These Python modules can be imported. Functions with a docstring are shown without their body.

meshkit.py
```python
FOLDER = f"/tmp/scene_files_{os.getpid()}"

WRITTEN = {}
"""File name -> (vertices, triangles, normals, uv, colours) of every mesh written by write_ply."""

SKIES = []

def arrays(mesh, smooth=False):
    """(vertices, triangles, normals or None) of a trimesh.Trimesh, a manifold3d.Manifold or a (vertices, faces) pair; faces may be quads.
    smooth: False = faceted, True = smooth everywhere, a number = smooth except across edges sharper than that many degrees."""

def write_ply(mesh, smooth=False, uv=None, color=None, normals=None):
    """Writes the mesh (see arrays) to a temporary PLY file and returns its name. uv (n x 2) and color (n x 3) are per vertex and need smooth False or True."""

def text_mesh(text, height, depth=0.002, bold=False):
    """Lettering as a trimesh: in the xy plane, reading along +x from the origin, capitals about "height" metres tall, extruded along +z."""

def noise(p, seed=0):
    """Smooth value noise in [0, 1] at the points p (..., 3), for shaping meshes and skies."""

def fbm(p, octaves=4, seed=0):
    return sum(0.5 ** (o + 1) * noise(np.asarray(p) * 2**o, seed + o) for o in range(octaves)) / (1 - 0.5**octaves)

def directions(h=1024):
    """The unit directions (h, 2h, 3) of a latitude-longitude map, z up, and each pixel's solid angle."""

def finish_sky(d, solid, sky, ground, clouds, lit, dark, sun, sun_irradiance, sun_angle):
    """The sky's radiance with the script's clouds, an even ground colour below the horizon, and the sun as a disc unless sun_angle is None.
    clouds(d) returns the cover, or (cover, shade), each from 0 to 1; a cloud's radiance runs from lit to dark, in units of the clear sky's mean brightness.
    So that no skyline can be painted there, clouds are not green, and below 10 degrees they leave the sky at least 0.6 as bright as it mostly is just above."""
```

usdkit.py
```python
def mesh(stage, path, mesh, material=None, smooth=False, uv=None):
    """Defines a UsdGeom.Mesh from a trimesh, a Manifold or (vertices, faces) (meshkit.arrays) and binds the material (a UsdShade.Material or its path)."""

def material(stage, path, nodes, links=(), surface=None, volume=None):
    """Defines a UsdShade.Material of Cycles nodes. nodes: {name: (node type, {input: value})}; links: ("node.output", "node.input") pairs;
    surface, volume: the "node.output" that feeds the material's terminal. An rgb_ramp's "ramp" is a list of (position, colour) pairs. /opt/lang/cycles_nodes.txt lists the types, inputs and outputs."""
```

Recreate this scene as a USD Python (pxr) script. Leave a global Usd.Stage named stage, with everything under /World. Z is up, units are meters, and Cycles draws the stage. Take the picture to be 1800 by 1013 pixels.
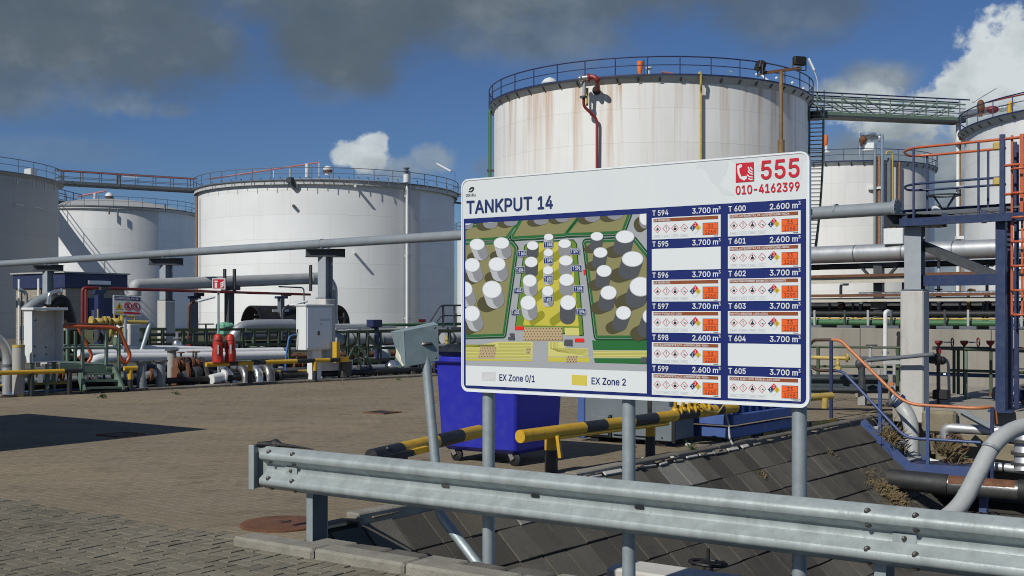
import math, random
import numpy as np, trimesh, usdkit, meshkit
from shapely.geometry import Polygon, Point, LineString, box as sbox
from shapely.ops import unary_union
from shapely import affinity
from pxr import Usd, UsdGeom, UsdLux, UsdShade, Gf, Sdf

stage = Usd.Stage.CreateInMemory()
UsdGeom.SetStageUpAxis(stage, 'Z'); UsdGeom.SetStageMetersPerUnit(stage, 1.0)
UsdGeom.Xform.Define(stage, '/World'); UsdGeom.Scope.Define(stage, '/World/Looks')
RNG = random.Random(7)
# ------------------------------------------------------------------ camera, sky, sun
EYE = 1.65                  # eye height above the paved yard
F = 2000.0                  # focal length in pixels of the 1800 wide photograph
HOR = 550.0                 # row of the horizon
SUN_AZ, SUN_EL = math.radians(39.0), math.radians(39.0)
TO_SUN = np.array([-math.sin(SUN_AZ) * math.cos(SUN_EL), -math.cos(SUN_AZ) * math.cos(SUN_EL), math.sin(SUN_EL)])
cam = UsdGeom.Camera.Define(stage, '/World/camera')
cam.AddTranslateOp().Set(Gf.Vec3d(0, 0, EYE)); cam.AddRotateXOp().Set(90.0)
cam.CreateHorizontalApertureAttr(36.0); cam.CreateVerticalApertureAttr(36.0 * 576 / 1024)
cam.CreateFocalLengthAttr(36.0 * F / 1800)
cam.CreateVerticalApertureOffsetAttr((HOR - 506.5) / 1800 * 36.0)
cam.CreateClippingRangeAttr(Gf.Vec2f(0.1, 20000)); cam.CreateExposureAttr(0.0)
sun = UsdLux.DistantLight.Define(stage, '/World/sun')
sun.CreateNormalizeAttr(True); sun.CreateIntensityAttr(1.0); sun.CreateAngleAttr(0.5); sun.CreateColorAttr(Gf.Vec3f(1.0, 0.975, 0.915))
_z = Gf.Vec3d(*TO_SUN); sun.AddTransformOp().Set(Gf.Matrix4d().SetRotate(Gf.Rotation(Gf.Vec3d(0, 0, 1), _z)))
dome = UsdLux.DomeLight.Define(stage, '/World/sky')
dome.GetPrim().SetCustomDataByKey('kind', 'structure')
# clouds: azimuth (degrees right of north), elevation, half widths, brightness 0 dark .. 1 white, density
BLOBS = [
    # big dark bank upper left and top centre
    (-24, 14.6, 10.5, 4.4, .2, 1.0), (-18.0, 12.8, 5.2, 2.5, .16, .95), (-25.5, 10.4, 4.6, 1.5, .38, .8), (-20.3, 14.6, 1.6, .7, .5, .8),
    (-5.6, 15.4, 8.8, 2.9, .19, 1.0), (-8.2, 13.4, 4.2, 2.2, .14, 1.0), (0.8, 14.0, 4.4, 1.7, .42, .8), (3, 15.8, 7, 1.9, .28, .9), (8.5, 16.2, 7, 1.9, .2, .9), (13.5, 14.6, 4.0, 1.6, .22, .75),
    (-11, 20, 14, 4.4, .3, 1.0), (14, 21.5, 15, 3.4, .3, .9),
    (-9.3, 11.2, 1.6, .9, .3, .45), (-19.0, 9.9, 1.6, .55, .55, .6), (-16.6, 9.7, 1.0, .4, .5, .5),
    # small white puffs over the left tanks
    (-7.4, 7.65, 1.45, .8, .84, .95), (-6.9, 8.3, .8, .65, .92, .9), (-8.3, 7.7, .8, .5, .8, .85), (-6.4, 7.2, 1.9, .6, .55, .6), (-4.0, 7.7, .9, .55, .6, .6), (-1.0, 7.2, .9, .5, .45, .4),
    (-22, 7.6, 3.5, .6, .5, .22),
    # cumulus on the right
    (24.2, 11.6, 2.4, 1.9, .98, 1.0), (22.0, 10.6, 1.7, 1.5, .92, 1.0), (26.8, 11.6, 3.4, 2.6, .95, 1.0), (20.4, 9.6, 1.8, .9, .75, .95), (23.5, 8.8, 3.4, 1.4, .62, .95),
    (17.9, 11.0, 1.9, .9, .50, .9), (16.2, 10.5, 1.5, .9, .66, .9), (17.2, 9.9, 2.1, .9, .85, 1.0), (19.4, 9.2, 2.4, 1.1, .80, 1.0), (14.9, 10.4, 1.1, .8, .6, .8),
    (19.5, 6.6, 5.0, 1.8, .46, 1.0), (25, 7.0, 4.0, 2.0, .55, .95), (21.0, 3.4, 7.0, 4.0, .46, 1.0),
]
def sky_material():
    n, l = {}, []
    n['sky'] = ('sky_texture', dict(sky_type='single_scattering', sun_disc=False, sun_elevation=SUN_EL, sun_rotation=math.atan2(TO_SUN[0], TO_SUN[1]), air_density=1.0, aerosol_density=0.25, ozone_density=3.0, altitude=0.0))
    n['tc'] = ('texture_coordinate', {})
    n['xyz'] = ('separate_xyz', {}); l.append(('tc.generated', 'xyz.vector'))
    n['az'] = ('math', dict(math_type='arctan2')); l += [('xyz.x', 'az.value1'), ('xyz.y', 'az.value2')]
    n['el'] = ('math', dict(math_type='arcsine')); l.append(('xyz.z', 'el.value1'))
    n['azd'] = ('math', dict(math_type='degrees')); l.append(('az.value', 'azd.value1'))
    n['eld'] = ('math', dict(math_type='degrees')); l.append(('el.value', 'eld.value1'))
    n['map'] = ('mapping', dict(scale=(1.0, 1.0, 1.35))); l.append(('tc.generated', 'map.vector'))
    n['nz'] = ('noise_texture', dict(scale=13.0, detail=9.0, roughness=0.62)); l.append(('map.vector', 'nz.vector'))
    n['nf'] = ('noise_texture', dict(scale=15.0, detail=7.0, roughness=0.6)); l.append(('map.vector', 'nf.vector'))
    n['nb'] = ('math', dict(math_type='multiply_add', value2=2.9, value3=-1.45)); l.append(('nz.fac', 'nb.value1'))
    n['nz2'] = ('noise_texture', dict(scale=42.0, detail=7.0, roughness=0.58)); l.append(('tc.generated', 'nz2.vector'))
    n['nd'] = ('math', dict(math_type='multiply', value2=0.6)); l.append(('nb.value', 'nd.value1'))
    n['n2c'] = ('math', dict(math_type='multiply_add', value2=2.2, value3=-1.1)); l.append(('nz2.fac', 'n2c.value1'))
    n['nlit'] = ('math', dict(math_type='multiply_add', value2=0.5)); l += [('nb.value', 'nlit.value1'), ('n2c.value', 'nlit.value3')]
    cov, bri, wsum = None, None, None
    for i, (a, e, ra, re, b, d) in enumerate(BLOBS):
        n[f'a{i}'] = ('math', dict(math_type='multiply_add', value2=1 / ra, value3=-a / ra)); l.append(('azd.value', f'a{i}.value1'))
        n[f'e{i}'] = ('math', dict(math_type='multiply_add', value2=1 / re, value3=-e / re)); l.append(('eld.value', f'e{i}.value1'))
        n[f'c{i}'] = ('combine_xyz', {}); l += [(f'a{i}.value', f'c{i}.x'), (f'e{i}.value', f'c{i}.y')]
        n[f'l{i}'] = ('vector_math', dict(math_type='length')); l.append((f'c{i}.vector', f'l{i}.vector1'))
        n[f's{i}'] = ('math', dict(math_type='add')); l += [(f'l{i}.value', f's{i}.value1'), ('nlit.value' if b > .5 else 'nd.value', f's{i}.value2')]
        soft = .24 if b > .7 else .5
        n[f'm{i}'] = ('map_range', dict(range_type='smoothstep', from_min=1.0 + soft, from_max=1.0 - soft, to_min=0.0, to_max=d, clamp=True)); l.append((f's{i}.value', f'm{i}.value'))
        n[f'w{i}'] = ('math', dict(math_type='multiply', value2=b)); l.append((f'm{i}.result', f'w{i}.value1'))
        if cov is None:
            cov, bri, wsum = f'm{i}.result', f'w{i}.value', f'm{i}.result'
        else:
            n[f'x{i}'] = ('math', dict(math_type='maximum')); l += [(cov, f'x{i}.value1'), (f'm{i}.result', f'x{i}.value2')]
            n[f'y{i}'] = ('math', dict(math_type='add')); l += [(bri, f'y{i}.value1'), (f'w{i}.value', f'y{i}.value2')]
            n[f'z{i}'] = ('math', dict(math_type='add')); l += [(wsum, f'z{i}.value1'), (f'm{i}.result', f'z{i}.value2')]
            cov, bri, wsum = f'x{i}.value', f'y{i}.value', f'z{i}.value'
    # broken cloud over the rest of the sky
    n['ng'] = ('noise_texture', dict(scale=2.2, detail=6.0, roughness=0.55)); l.append(('map.vector', 'ng.vector'))
    n['mg'] = ('map_range', dict(range_type='smoothstep', from_min=0.5, from_max=0.66, to_min=0.0, to_max=0.85, clamp=True)); l.append(('ng.fac', 'mg.value'))
    n['absaz'] = ('math', dict(math_type='absolute')); l.append(('azd.value', 'absaz.value1'))
    n['away'] = ('map_range', dict(range_type='smoothstep', from_min=30.0, from_max=45.0, to_min=0.0, to_max=1.0, clamp=True)); l.append(('absaz.value', 'away.value'))
    n['high'] = ('map_range', dict(range_type='smoothstep', from_min=22.0, from_max=32.0, to_min=0.0, to_max=1.0, clamp=True)); l.append(('eld.value', 'high.value'))
    n['outf'] = ('math', dict(math_type='maximum')); l += [('away.result', 'outf.value1'), ('high.result', 'outf.value2')]
    n['mgo'] = ('math', dict(math_type='multiply')); l += [('mg.result', 'mgo.value1'), ('outf.value', 'mgo.value2')]
    n['covx'] = ('math', dict(math_type='maximum')); l += [(cov, 'covx.value1'), ('mgo.value', 'covx.value2')]
    n['wm'] = ('math', dict(math_type='maximum', value2=0.001)); l.append((wsum, 'wm.value1'))
    n['bd'] = ('math', dict(math_type='divide')); l += [(bri, 'bd.value1'), ('wm.value', 'bd.value2')]
    n['bmix'] = ('mix_float', dict(b=0.55)); l += [('bd.value', 'bmix.a'), ('outf.value', 'bmix.fac')]
    n['bn'] = ('math', dict(math_type='multiply_add', value2=0.75, value3=-0.36)); l.append(('nf.fac', 'bn.value1'))
    n['bb'] = ('math', dict(math_type='add', use_clamp=True)); l += [('bmix.result', 'bb.value1'), ('bn.value', 'bb.value2')]
    n['ramp'] = ('rgb_ramp', dict(ramp=CLOUD_RAMP)); l.append(('bb.value', 'ramp.fac'))
    n['skyt'] = ('mix_color', dict(blend_type='multiply', fac=1.0, b=SKY_TINT, use_clamp=False)); l.append(('sky.color', 'skyt.a'))
    n['mix'] = ('mix_color', dict(blend_type='mix', use_clamp=False)); l += [('covx.value', 'mix.fac'), ('skyt.result', 'mix.a'), ('ramp.color', 'mix.b')]
    n['bg'] = ('background_shader', dict(strength=SKY_STRENGTH)); l.append(('mix.result', 'bg.color'))
    return usdkit.material(stage, '/World/Looks/sky_dome', n, l, surface='bg.background')
SKY_STRENGTH = 0.05
SKY_TINT = (0.62, 0.82, 1.18)
CLOUD_RAMP = [(0.0, (1.65, 2.3, 3.05)), (0.25, (2.1, 2.8, 3.55)), (0.5, (3.8, 4.7, 5.5)), (0.75, (7.6, 8.6, 9.1)), (1.0, (12.5, 13.6, 14.0))]
UsdShade.MaterialBindingAPI.Apply(dome.GetPrim()).Bind(sky_material())

# ------------------------------------------------------------------ geometry helpers
U = np.array([math.sin(math.radians(55.4)), -math.cos(math.radians(55.4)), 0.0])    # along the guard rail, towards the right front
W = np.array([-U[1], U[0], 0.0])                                                    # away from the viewer, across the rail
PD = np.array([math.sin(math.radians(48.4)), -math.cos(math.radians(48.4)), 0.0])   # run of the pipe bridge
ZUP = np.array([0.0, 0, 1.0])
def at(px, py, y):
    return np.array([(px - 900.0) / F * y, y, EYE - (py - HOR) / F * y])
def flat(px, y, z=0.0):
    return np.array([(px - 900.0) / F * y, y, z])
def ground_at(px, py, z=0.0):
    y = F * (EYE - z) / (py - HOR); return np.array([(px - 900.0) / F * y, y, z])
def V(*a): return np.array(a, float)
def unit(v): v = np.asarray(v, float); return v / (np.linalg.norm(v) + 1e-12)
def cat(*ms):
    ms = [m for m in (ms[0] if len(ms) == 1 and isinstance(ms[0], (list, tuple)) else ms) if m is not None]
    return ms[0] if len(ms) == 1 else trimesh.util.concatenate(ms)
def frame_box(c, ax, ay, az, sx, sy, sz, ch=0.0):
    """box about c with axes ax, ay, az (unit) and full sizes; ch bevels its edges"""
    if ch > 0:
        pts = []
        for a in (-1, 1):
            for b in (-1, 1):
                for d in (-1, 1):
                    pts += [(a * (sx / 2 - ch), b * (sy / 2 - ch), d * sz / 2), (a * (sx / 2 - ch), b * sy / 2, d * (sz / 2 - ch)), (a * sx / 2, b * (sy / 2 - ch), d * (sz / 2 - ch))]
        m = trimesh.convex.convex_hull(np.array(pts))
    else:
        m = trimesh.creation.box((sx, sy, sz))
    m = m.copy(); m.vertices = np.asarray(c) + m.vertices @ np.array([ax, ay, az])
    return m
def ubox(c, su, sw, sz, ch=0.0): return frame_box(c, U, W, ZUP, su, sw, sz, ch)     # box on the site's grid
def xbox(c, sx, sy, sz, ch=0.0): return frame_box(c, V(1, 0, 0), V(0, 1, 0), ZUP, sx, sy, sz, ch)
def bar(p0, p1, w, h=None, up=ZUP):
    p0, p1 = np.asarray(p0, float), np.asarray(p1, float); d = unit(p1 - p0)
    if abs(d @ up) > 0.98: up = W
    s = unit(np.cross(d, up)); u2 = np.cross(s, d)
    return frame_box((p0 + p1) / 2, d, s, u2, np.linalg.norm(p1 - p0), w, h or w)
def ibeam(p0, p1, w, h, t=0.012, up=ZUP):
    p0, p1 = np.asarray(p0, float), np.asarray(p1, float); d = unit(p1 - p0)
    if abs(d @ unit(up)) > 0.98: up = W
    s = unit(np.cross(d, up)); u2 = np.cross(s, d); L = np.linalg.norm(p1 - p0); c = (p0 + p1) / 2
    return cat(frame_box(c + u2 * (h - t) / 2, d, s, u2, L, w, t), frame_box(c - u2 * (h - t) / 2, d, s, u2, L, w, t), frame_box(c, d, s, u2, L - .002, t, h - 2 * t))
def channel(p0, p1, w, h, t=0.012, side=1, up=ZUP):
    p0, p1 = np.asarray(p0, float), np.asarray(p1, float); d = unit(p1 - p0); s = unit(np.cross(d, up)); u2 = np.cross(s, d); L = np.linalg.norm(p1 - p0); c = (p0 + p1) / 2
    return cat(frame_box(c + u2 * (h - t) / 2, d, s, u2, L, w, t), frame_box(c - u2 * (h - t) / 2, d, s, u2, L, w, t), frame_box(c + s * side * (w - t) / 2, d, s, u2, L - .002, t, h - 2 * t))
def rounded(pts, bend, k=5):
    pts = [np.asarray(p, float) for p in pts]
    if bend <= 0 or len(pts) < 3: return pts
    out = [pts[0]]
    for a, b, c in zip(pts[:-2], pts[1:-1], pts[2:]):
        d0, d1 = unit(a - b), unit(c - b)
        r = min(bend, .48 * np.linalg.norm(a - b), .48 * np.linalg.norm(c - b))
        for i in range(k + 1):
            t = i / k; out.append((1 - t) ** 2 * (b + d0 * r) + 2 * t * (1 - t) * b + t * t * (b + d1 * r))
    out.append(pts[-1]); return out
def tube(pts, r, n=10, bend=0.0, cap=True, closed=False, k=5):
    P = np.array(rounded(pts, bend, k)); m = len(P)
    if closed:
        T = np.array([unit(P[(i + 1) % m] - P[i - 1]) for i in range(m)])
    else:
        T = np.array([unit(P[min(i + 1, m - 1)] - P[max(i - 1, 0)]) for i in range(m)])
    a = ZUP if abs(T[0] @ ZUP) < .9 else V(1, 0, 0)
    N = unit(np.cross(T[0], a)); rings = []
    ang = np.arange(n) / n * 2 * math.pi
    rr = np.full(m, float(r)) if np.ndim(r) == 0 else np.interp(np.linspace(0, 1, m), np.linspace(0, 1, len(r)), r)
    for i in range(m):
        N = unit(N - T[i] * (N @ T[i])); B = np.cross(T[i], N)
        rings.append(P[i] + rr[i] * (np.cos(ang)[:, None] * N + np.sin(ang)[:, None] * B))
    v = np.concatenate(rings); f = []
    for i in range(m if closed else m - 1):
        j = (i + 1) % m
        for q in range(n):
            q2 = (q + 1) % n; f += [(i * n + q, i * n + q2, j * n + q2), (i * n + q, j * n + q2, j * n + q)]
    if cap and not closed:
        v = np.concatenate([v, P[:1], P[-1:]]); c0, c1 = len(v) - 2, len(v) - 1
        for q in range(n):
            q2 = (q + 1) % n; f += [(c0, q2, q), (c1, (m - 1) * n + q, (m - 1) * n + q2)]
    t = trimesh.Trimesh(v, f, process=False); return t
def cyl(p0, p1, r, n=16): return tube([p0, p1], r, n)
def lathe(base, prof, n=32, axis=ZUP, x=None):
    """surface of revolution about axis through base; prof = (radius, height) pairs"""
    axis = unit(axis); x = unit(np.cross(axis, V(0, 1, 0) if abs(axis[1]) < .9 else V(1, 0, 0))); y = np.cross(axis, x)
    ang = np.arange(n) / n * 2 * math.pi; v, f = [], []
    for r, h in prof: v += list(np.asarray(base) + h * axis + r * (np.cos(ang)[:, None] * x + np.sin(ang)[:, None] * y))
    for i in range(len(prof) - 1):
        for q in range(n):
            q2 = (q + 1) % n; f += [(i * n + q, i * n + q2, (i + 1) * n + q2), (i * n + q, (i + 1) * n + q2, (i + 1) * n + q)]
    return trimesh.Trimesh(np.array(v), f, process=False)
def ring(c, R, r, axis=ZUP, n=28, m=8):
    axis = unit(axis); x = unit(np.cross(axis, V(0, 1, 0) if abs(axis[1]) < .9 else V(1, 0, 0))); y = np.cross(axis, x)
    ang = np.arange(n) / n * 2 * math.pi
    return tube([np.asarray(c) + R * (math.cos(t) * x + math.sin(t) * y) for t in ang], r, m, closed=True)
def flange(c, d, R, t=.03, n=18): d = unit(d); return cyl(np.asarray(c) - d * t / 2, np.asarray(c) + d * t / 2, R, n)
def ball(c, r, s=(1, 1, 1), sub=2):
    m = trimesh.creation.icosphere(sub, 1.0); m.vertices = np.asarray(c) + m.vertices * r * np.asarray(s); return m
def poly_mesh(poly, depth, o, ax, ay, an):
    """polygon in the plane of ax, ay through o, thickened by depth along an"""
    ms = []
    for g in (poly.geoms if hasattr(poly, 'geoms') else [poly]):
        if g.is_empty or g.geom_type != 'Polygon' or g.area < 1e-9: continue
        m = trimesh.creation.extrude_polygon(g, depth); v = np.asarray(m.vertices)
        m.vertices = np.asarray(o) + v[:, :1] * np.asarray(ax) + v[:, 1:2] * np.asarray(ay) + v[:, 2:] * np.asarray(an); m.fix_normals(); ms.append(m)
    return cat(ms) if ms else None
def sheet(poly, z):
    if hasattr(poly, 'geoms'): return cat([sheet(g, z) for g in poly.geoms if g.geom_type == 'Polygon' and g.area > 1e-4])
    v, f = trimesh.creation.triangulate_polygon(poly)
    m = trimesh.Trimesh(np.column_stack([v, np.full(len(v), z)]), f, process=False)
    if len(m.face_normals) and m.face_normals[0][2] < 0: m.invert()
    return m
# ------------------------------------------------------------------ scene helpers
used = {}
def numbered(parent, name):
    k = used.get((parent, name), 0); used[(parent, name)] = k + 1
    return name if k == 0 else f'{name}_{k:03d}'
class Thing:
    def __init__(s, prim, loc): s.prim, s.loc, s.path = prim, np.asarray(loc, float), str(prim.GetPath())
def setdata(prim, **kw):
    for k, v in kw.items():
        if v is not None: prim.SetCustomDataByKey(k, v)
def thing(name, label, category, loc=(0, 0, 0), group=None, kind=None):
    x = UsdGeom.Xform.Define(stage, '/World/' + numbered('/World', name)); x.AddTranslateOp().Set(Gf.Vec3d(*map(float, loc)))
    setdata(x.GetPrim(), label=label, category=category, group=group, kind=kind)
    return Thing(x.GetPrim(), loc)
def part(t, name, mesh, mat, smooth=35, label=None, kind=None):
    """a part of thing t (or a sub-part of a part): one Mesh prim below it"""
    if isinstance(mesh, (list, tuple)): mesh = cat(list(mesh))
    mesh = mesh.copy(); mesh.vertices = np.asarray(mesh.vertices) - t.loc
    path = t.path + '/' + numbered(t.path, name)
    p = usdkit.mesh(stage, path, mesh, M[mat], smooth=smooth).GetPrim()
    setdata(p, label=label, kind=kind)
    return Thing(p, t.loc)
def structure(name, label=None, loc=(0, 0, 0)):
    x = UsdGeom.Xform.Define(stage, '/World/' + numbered('/World', name)); x.AddTranslateOp().Set(Gf.Vec3d(*map(float, loc)))
    setdata(x.GetPrim(), kind='structure', label=label); return Thing(x.GetPrim(), loc)
def dup(t, name, loc, label, rotz=0.0, group=None):
    """a copy of a thing with its parts under the next number"""
    was = t.prim.GetCustomData()
    x = UsdGeom.Xform.Define(stage, '/World/' + numbered('/World', name)); q = x.GetPrim()
    q.GetReferences().AddInternalReference(t.prim.GetPath()); q.SetInstanceable(True)
    x.ClearXformOpOrder(); UsdGeom.XformCommonAPI(q).SetTranslate(Gf.Vec3d(*map(float, loc)))
    if rotz: UsdGeom.XformCommonAPI(q).SetRotate(Gf.Vec3f(0, 0, rotz))
    setdata(q, label=label, category=was.get('category'), group=group or was.get('group'))
    return Thing(q, loc)
# ------------------------------------------------------------------ materials
M = {}
def mk(name, nodes, links, surface='p.BSDF'):
    M[name] = usdkit.material(stage, '/World/Looks/' + name, nodes, links, surface=surface)
def paint(name, col, rough=0.45, metal=0.0, var=0.22, scale=3.0, dirt=(0.16, 0.12, 0.08), dirt_amt=0.25, bump=0.12, bscale=40.0, streak=False, spec=0.5):
    """paint or metal with uneven tone, patches of dirt and fine relief"""
    c = np.array(col, float)
    n = {'g': ('geometry', {}), 'mp': ('mapping', dict(scale=(1, 1, .25 if streak else 1))),
         'n1': ('noise_texture', dict(scale=scale, detail=5.0, roughness=.6)), 'n2': ('noise_texture', dict(scale=scale * 2.7, detail=6.0, roughness=.7)), 'n3': ('noise_texture', dict(scale=bscale, detail=3.0)),
         'r1': ('rgb_ramp', dict(ramp=[(.25, c * (1 - var)), (.75, np.minimum(c * (1 + var * .6), .95))])),
         'r2': ('map_range', dict(from_min=.52, from_max=.78, to_min=0.0, to_max=dirt_amt, clamp=True)),
         'mx': ('mix_color', dict(blend_type='mix', b=dirt)), 'rr': ('map_range', dict(from_min=.3, from_max=.7, to_min=max(rough - .1, .03), to_max=min(rough + .14, 1))),
         'bp': ('bump', dict(strength=bump, distance=.01)), 'p': ('principled_bsdf', dict(metallic=metal, specular_ior_level=spec))}
    l = [('g.position', 'mp.vector'), ('mp.vector', 'n1.vector'), ('mp.vector', 'n2.vector'), ('g.position', 'n3.vector'), ('n1.fac', 'r1.fac'), ('n2.fac', 'r2.value'), ('r1.color', 'mx.a'), ('r2.result', 'mx.fac'),
         ('mx.result', 'p.base_color'), ('n2.fac', 'rr.value'), ('rr.result', 'p.roughness'), ('n3.fac', 'bp.height'), ('bp.normal', 'p.normal')]
    mk(name, n, l)
def ink(name, col, rough=.35):
    mk(name, {'p': ('principled_bsdf', dict(base_color=col, roughness=rough, specular_ior_level=.35))}, [])
RUST = (0.16, 0.055, 0.02)
paint('galvanised', (0.34, 0.38, 0.37), rough=.52, metal=.25, var=.26, scale=9, dirt=(.2, .22, .205), dirt_amt=.75, bump=.08, bscale=60, streak=True)
paint('galvanised_pole', (0.33, 0.38, 0.39), rough=.5, metal=.4, var=.2, scale=9, dirt=(.2, .23, .22), dirt_amt=.4, bump=.05)
paint('post_zinc', (0.26, 0.29, 0.30), rough=.6, var=.2, scale=9)
paint('dark_galvanised', (0.06, 0.075, 0.08), rough=.5, metal=.3)
paint('bolt_steel', (0.12, 0.11, 0.10), rough=.45, metal=.7)
paint('column_concrete', (0.46, 0.45, 0.415), rough=.9, var=.16, scale=2.0, dirt=(.27, .19, .11), dirt_amt=.45, bump=.3, bscale=30, streak=True)
paint('post_grey', (0.30, 0.33, 0.35), rough=.5, var=.12)
paint('pipe_grey', (0.22, 0.245, 0.26), rough=.42, var=.12, dirt=(.12, .12, .12), dirt_amt=.35)
paint('steel_grey', (0.11, 0.125, 0.14), rough=.5, var=.15)
paint('head_grey', (0.045, 0.05, 0.055), rough=.5, var=.15)
paint('pipe_pale', (0.36, 0.37, 0.36), rough=.5, var=.14, dirt=(.2, .19, .16), dirt_amt=.4)
paint('pipe_white', (0.66, 0.67, 0.66), rough=.42, var=.08, dirt=(.35, .32, .27), dirt_amt=.4)
paint('pipe_black', (0.012, 0.013, 0.014), rough=.5, var=.3)
paint('black_wrap', (0.02, 0.021, 0.022), rough=.6, var=.3, bump=.4, bscale=90)
paint('silver_clad', (0.5, 0.51, 0.51), rough=.42, metal=.6, var=.1, scale=2, dirt=(.35, .33, .3), dirt_amt=.3, streak=True)
paint('bright_steel', (0.7, 0.7, 0.69), rough=.22, metal=.9, var=.12, scale=6, dirt=(.3, .28, .25), dirt_amt=.35)
paint('dark_silver', (0.2, 0.2, 0.195), rough=.35, metal=.75, var=.3, scale=6, dirt=(.1, .08, .06), dirt_amt=.6)
paint('concrete', (0.33, 0.325, 0.30), rough=.9, var=.18, scale=2.2, dirt=(.18, .15, .11), dirt_amt=.5, bump=.3, bscale=35, streak=True)
paint('concrete_dark', (0.17, 0.15, 0.12), rough=.92, var=.28, scale=2.0, dirt=(.07, .06, .045), dirt_amt=.6, bump=.35, bscale=30)
paint('concrete_wall', (0.27, 0.25, 0.21), rough=.92, var=.2, scale=1.1, dirt=(.15, .12, .085), dirt_amt=.55, bump=.3, bscale=20, streak=True)
paint('concrete_pale', (0.5, 0.48, 0.43), rough=.9, var=.15, scale=3, dirt=(.25, .2, .15), dirt_amt=.4, bump=.3)
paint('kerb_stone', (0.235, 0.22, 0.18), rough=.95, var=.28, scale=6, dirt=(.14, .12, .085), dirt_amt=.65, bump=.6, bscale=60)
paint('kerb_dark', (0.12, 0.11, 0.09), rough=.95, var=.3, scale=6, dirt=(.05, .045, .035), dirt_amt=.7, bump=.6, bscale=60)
paint('rust_brown', (0.14, 0.058, 0.026), rough=.75, var=.35, scale=6, dirt=(.05, .025, .015), dirt_amt=.6, bump=.4)
paint('rust_light', (0.25, 0.13, 0.06), rough=.7, var=.3, scale=5, dirt=(.09, .045, .02), dirt_amt=.6, bump=.3)
paint('yellow_paint', (0.55, 0.33, 0.025), rough=.42, var=.15, scale=5, dirt=(.14, .075, .02), dirt_amt=.55)
paint('yellow_old', (0.45, 0.33, 0.08), rough=.5, var=.22, scale=6, dirt=(.14, .08, .03), dirt_amt=.55)
paint('black_paint', (0.022, 0.024, 0.026), rough=.45, var=.3, scale=5, dirt=(.09, .075, .06), dirt_amt=.35)
paint('orange_paint', (0.46, 0.095, 0.03), rough=.4, var=.15, dirt=(.2, .07, .03), dirt_amt=.4)
paint('orange_faded', (0.50, 0.17, 0.06), rough=.45, var=.18, dirt=(.2, .09, .05), dirt_amt=.5)
paint('brown_paint', (0.055, 0.028, 0.018), rough=.5)
paint('red_paint', (0.22, 0.024, 0.02), rough=.42, var=.15, dirt=(.12, .02, .015), dirt_amt=.4)
paint('pink_red_paint', (0.38, 0.12, 0.10), rough=.45)
paint('red_cover', (0.40, 0.024, 0.012), rough=.55, var=.2, scale=8, dirt=(.2, .01, .01), dirt_amt=.5, bump=.5, bscale=12)
paint('blue_paint', (0.02, 0.036, 0.095), rough=.42, var=.18, dirt=(.08, .08, .09), dirt_amt=.35)
paint('blue_rail', (0.018, 0.028, 0.085), rough=.45, var=.15)
paint('blue_steps', (0.045, 0.075, 0.19), rough=.45, var=.18, dirt=(.1, .1, .1), dirt_amt=.4)
paint('bin_blue', (0.018, 0.022, 0.33), rough=.42, var=.08, scale=2.5, dirt=(.06, .06, .25), dirt_amt=.35, bump=.05)
paint('bin_lid', (0.018, 0.022, 0.026), rough=.4, var=.2)
paint('container_blue', (0.06, 0.11, 0.30), rough=.5, var=.18, scale=3, dirt=(.07, .09, .16), dirt_amt=.5)
paint('container_grey', (0.14, 0.165, 0.18), rough=.5, var=.18, scale=3, dirt=(.09, .1, .1), dirt_amt=.5)
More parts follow.
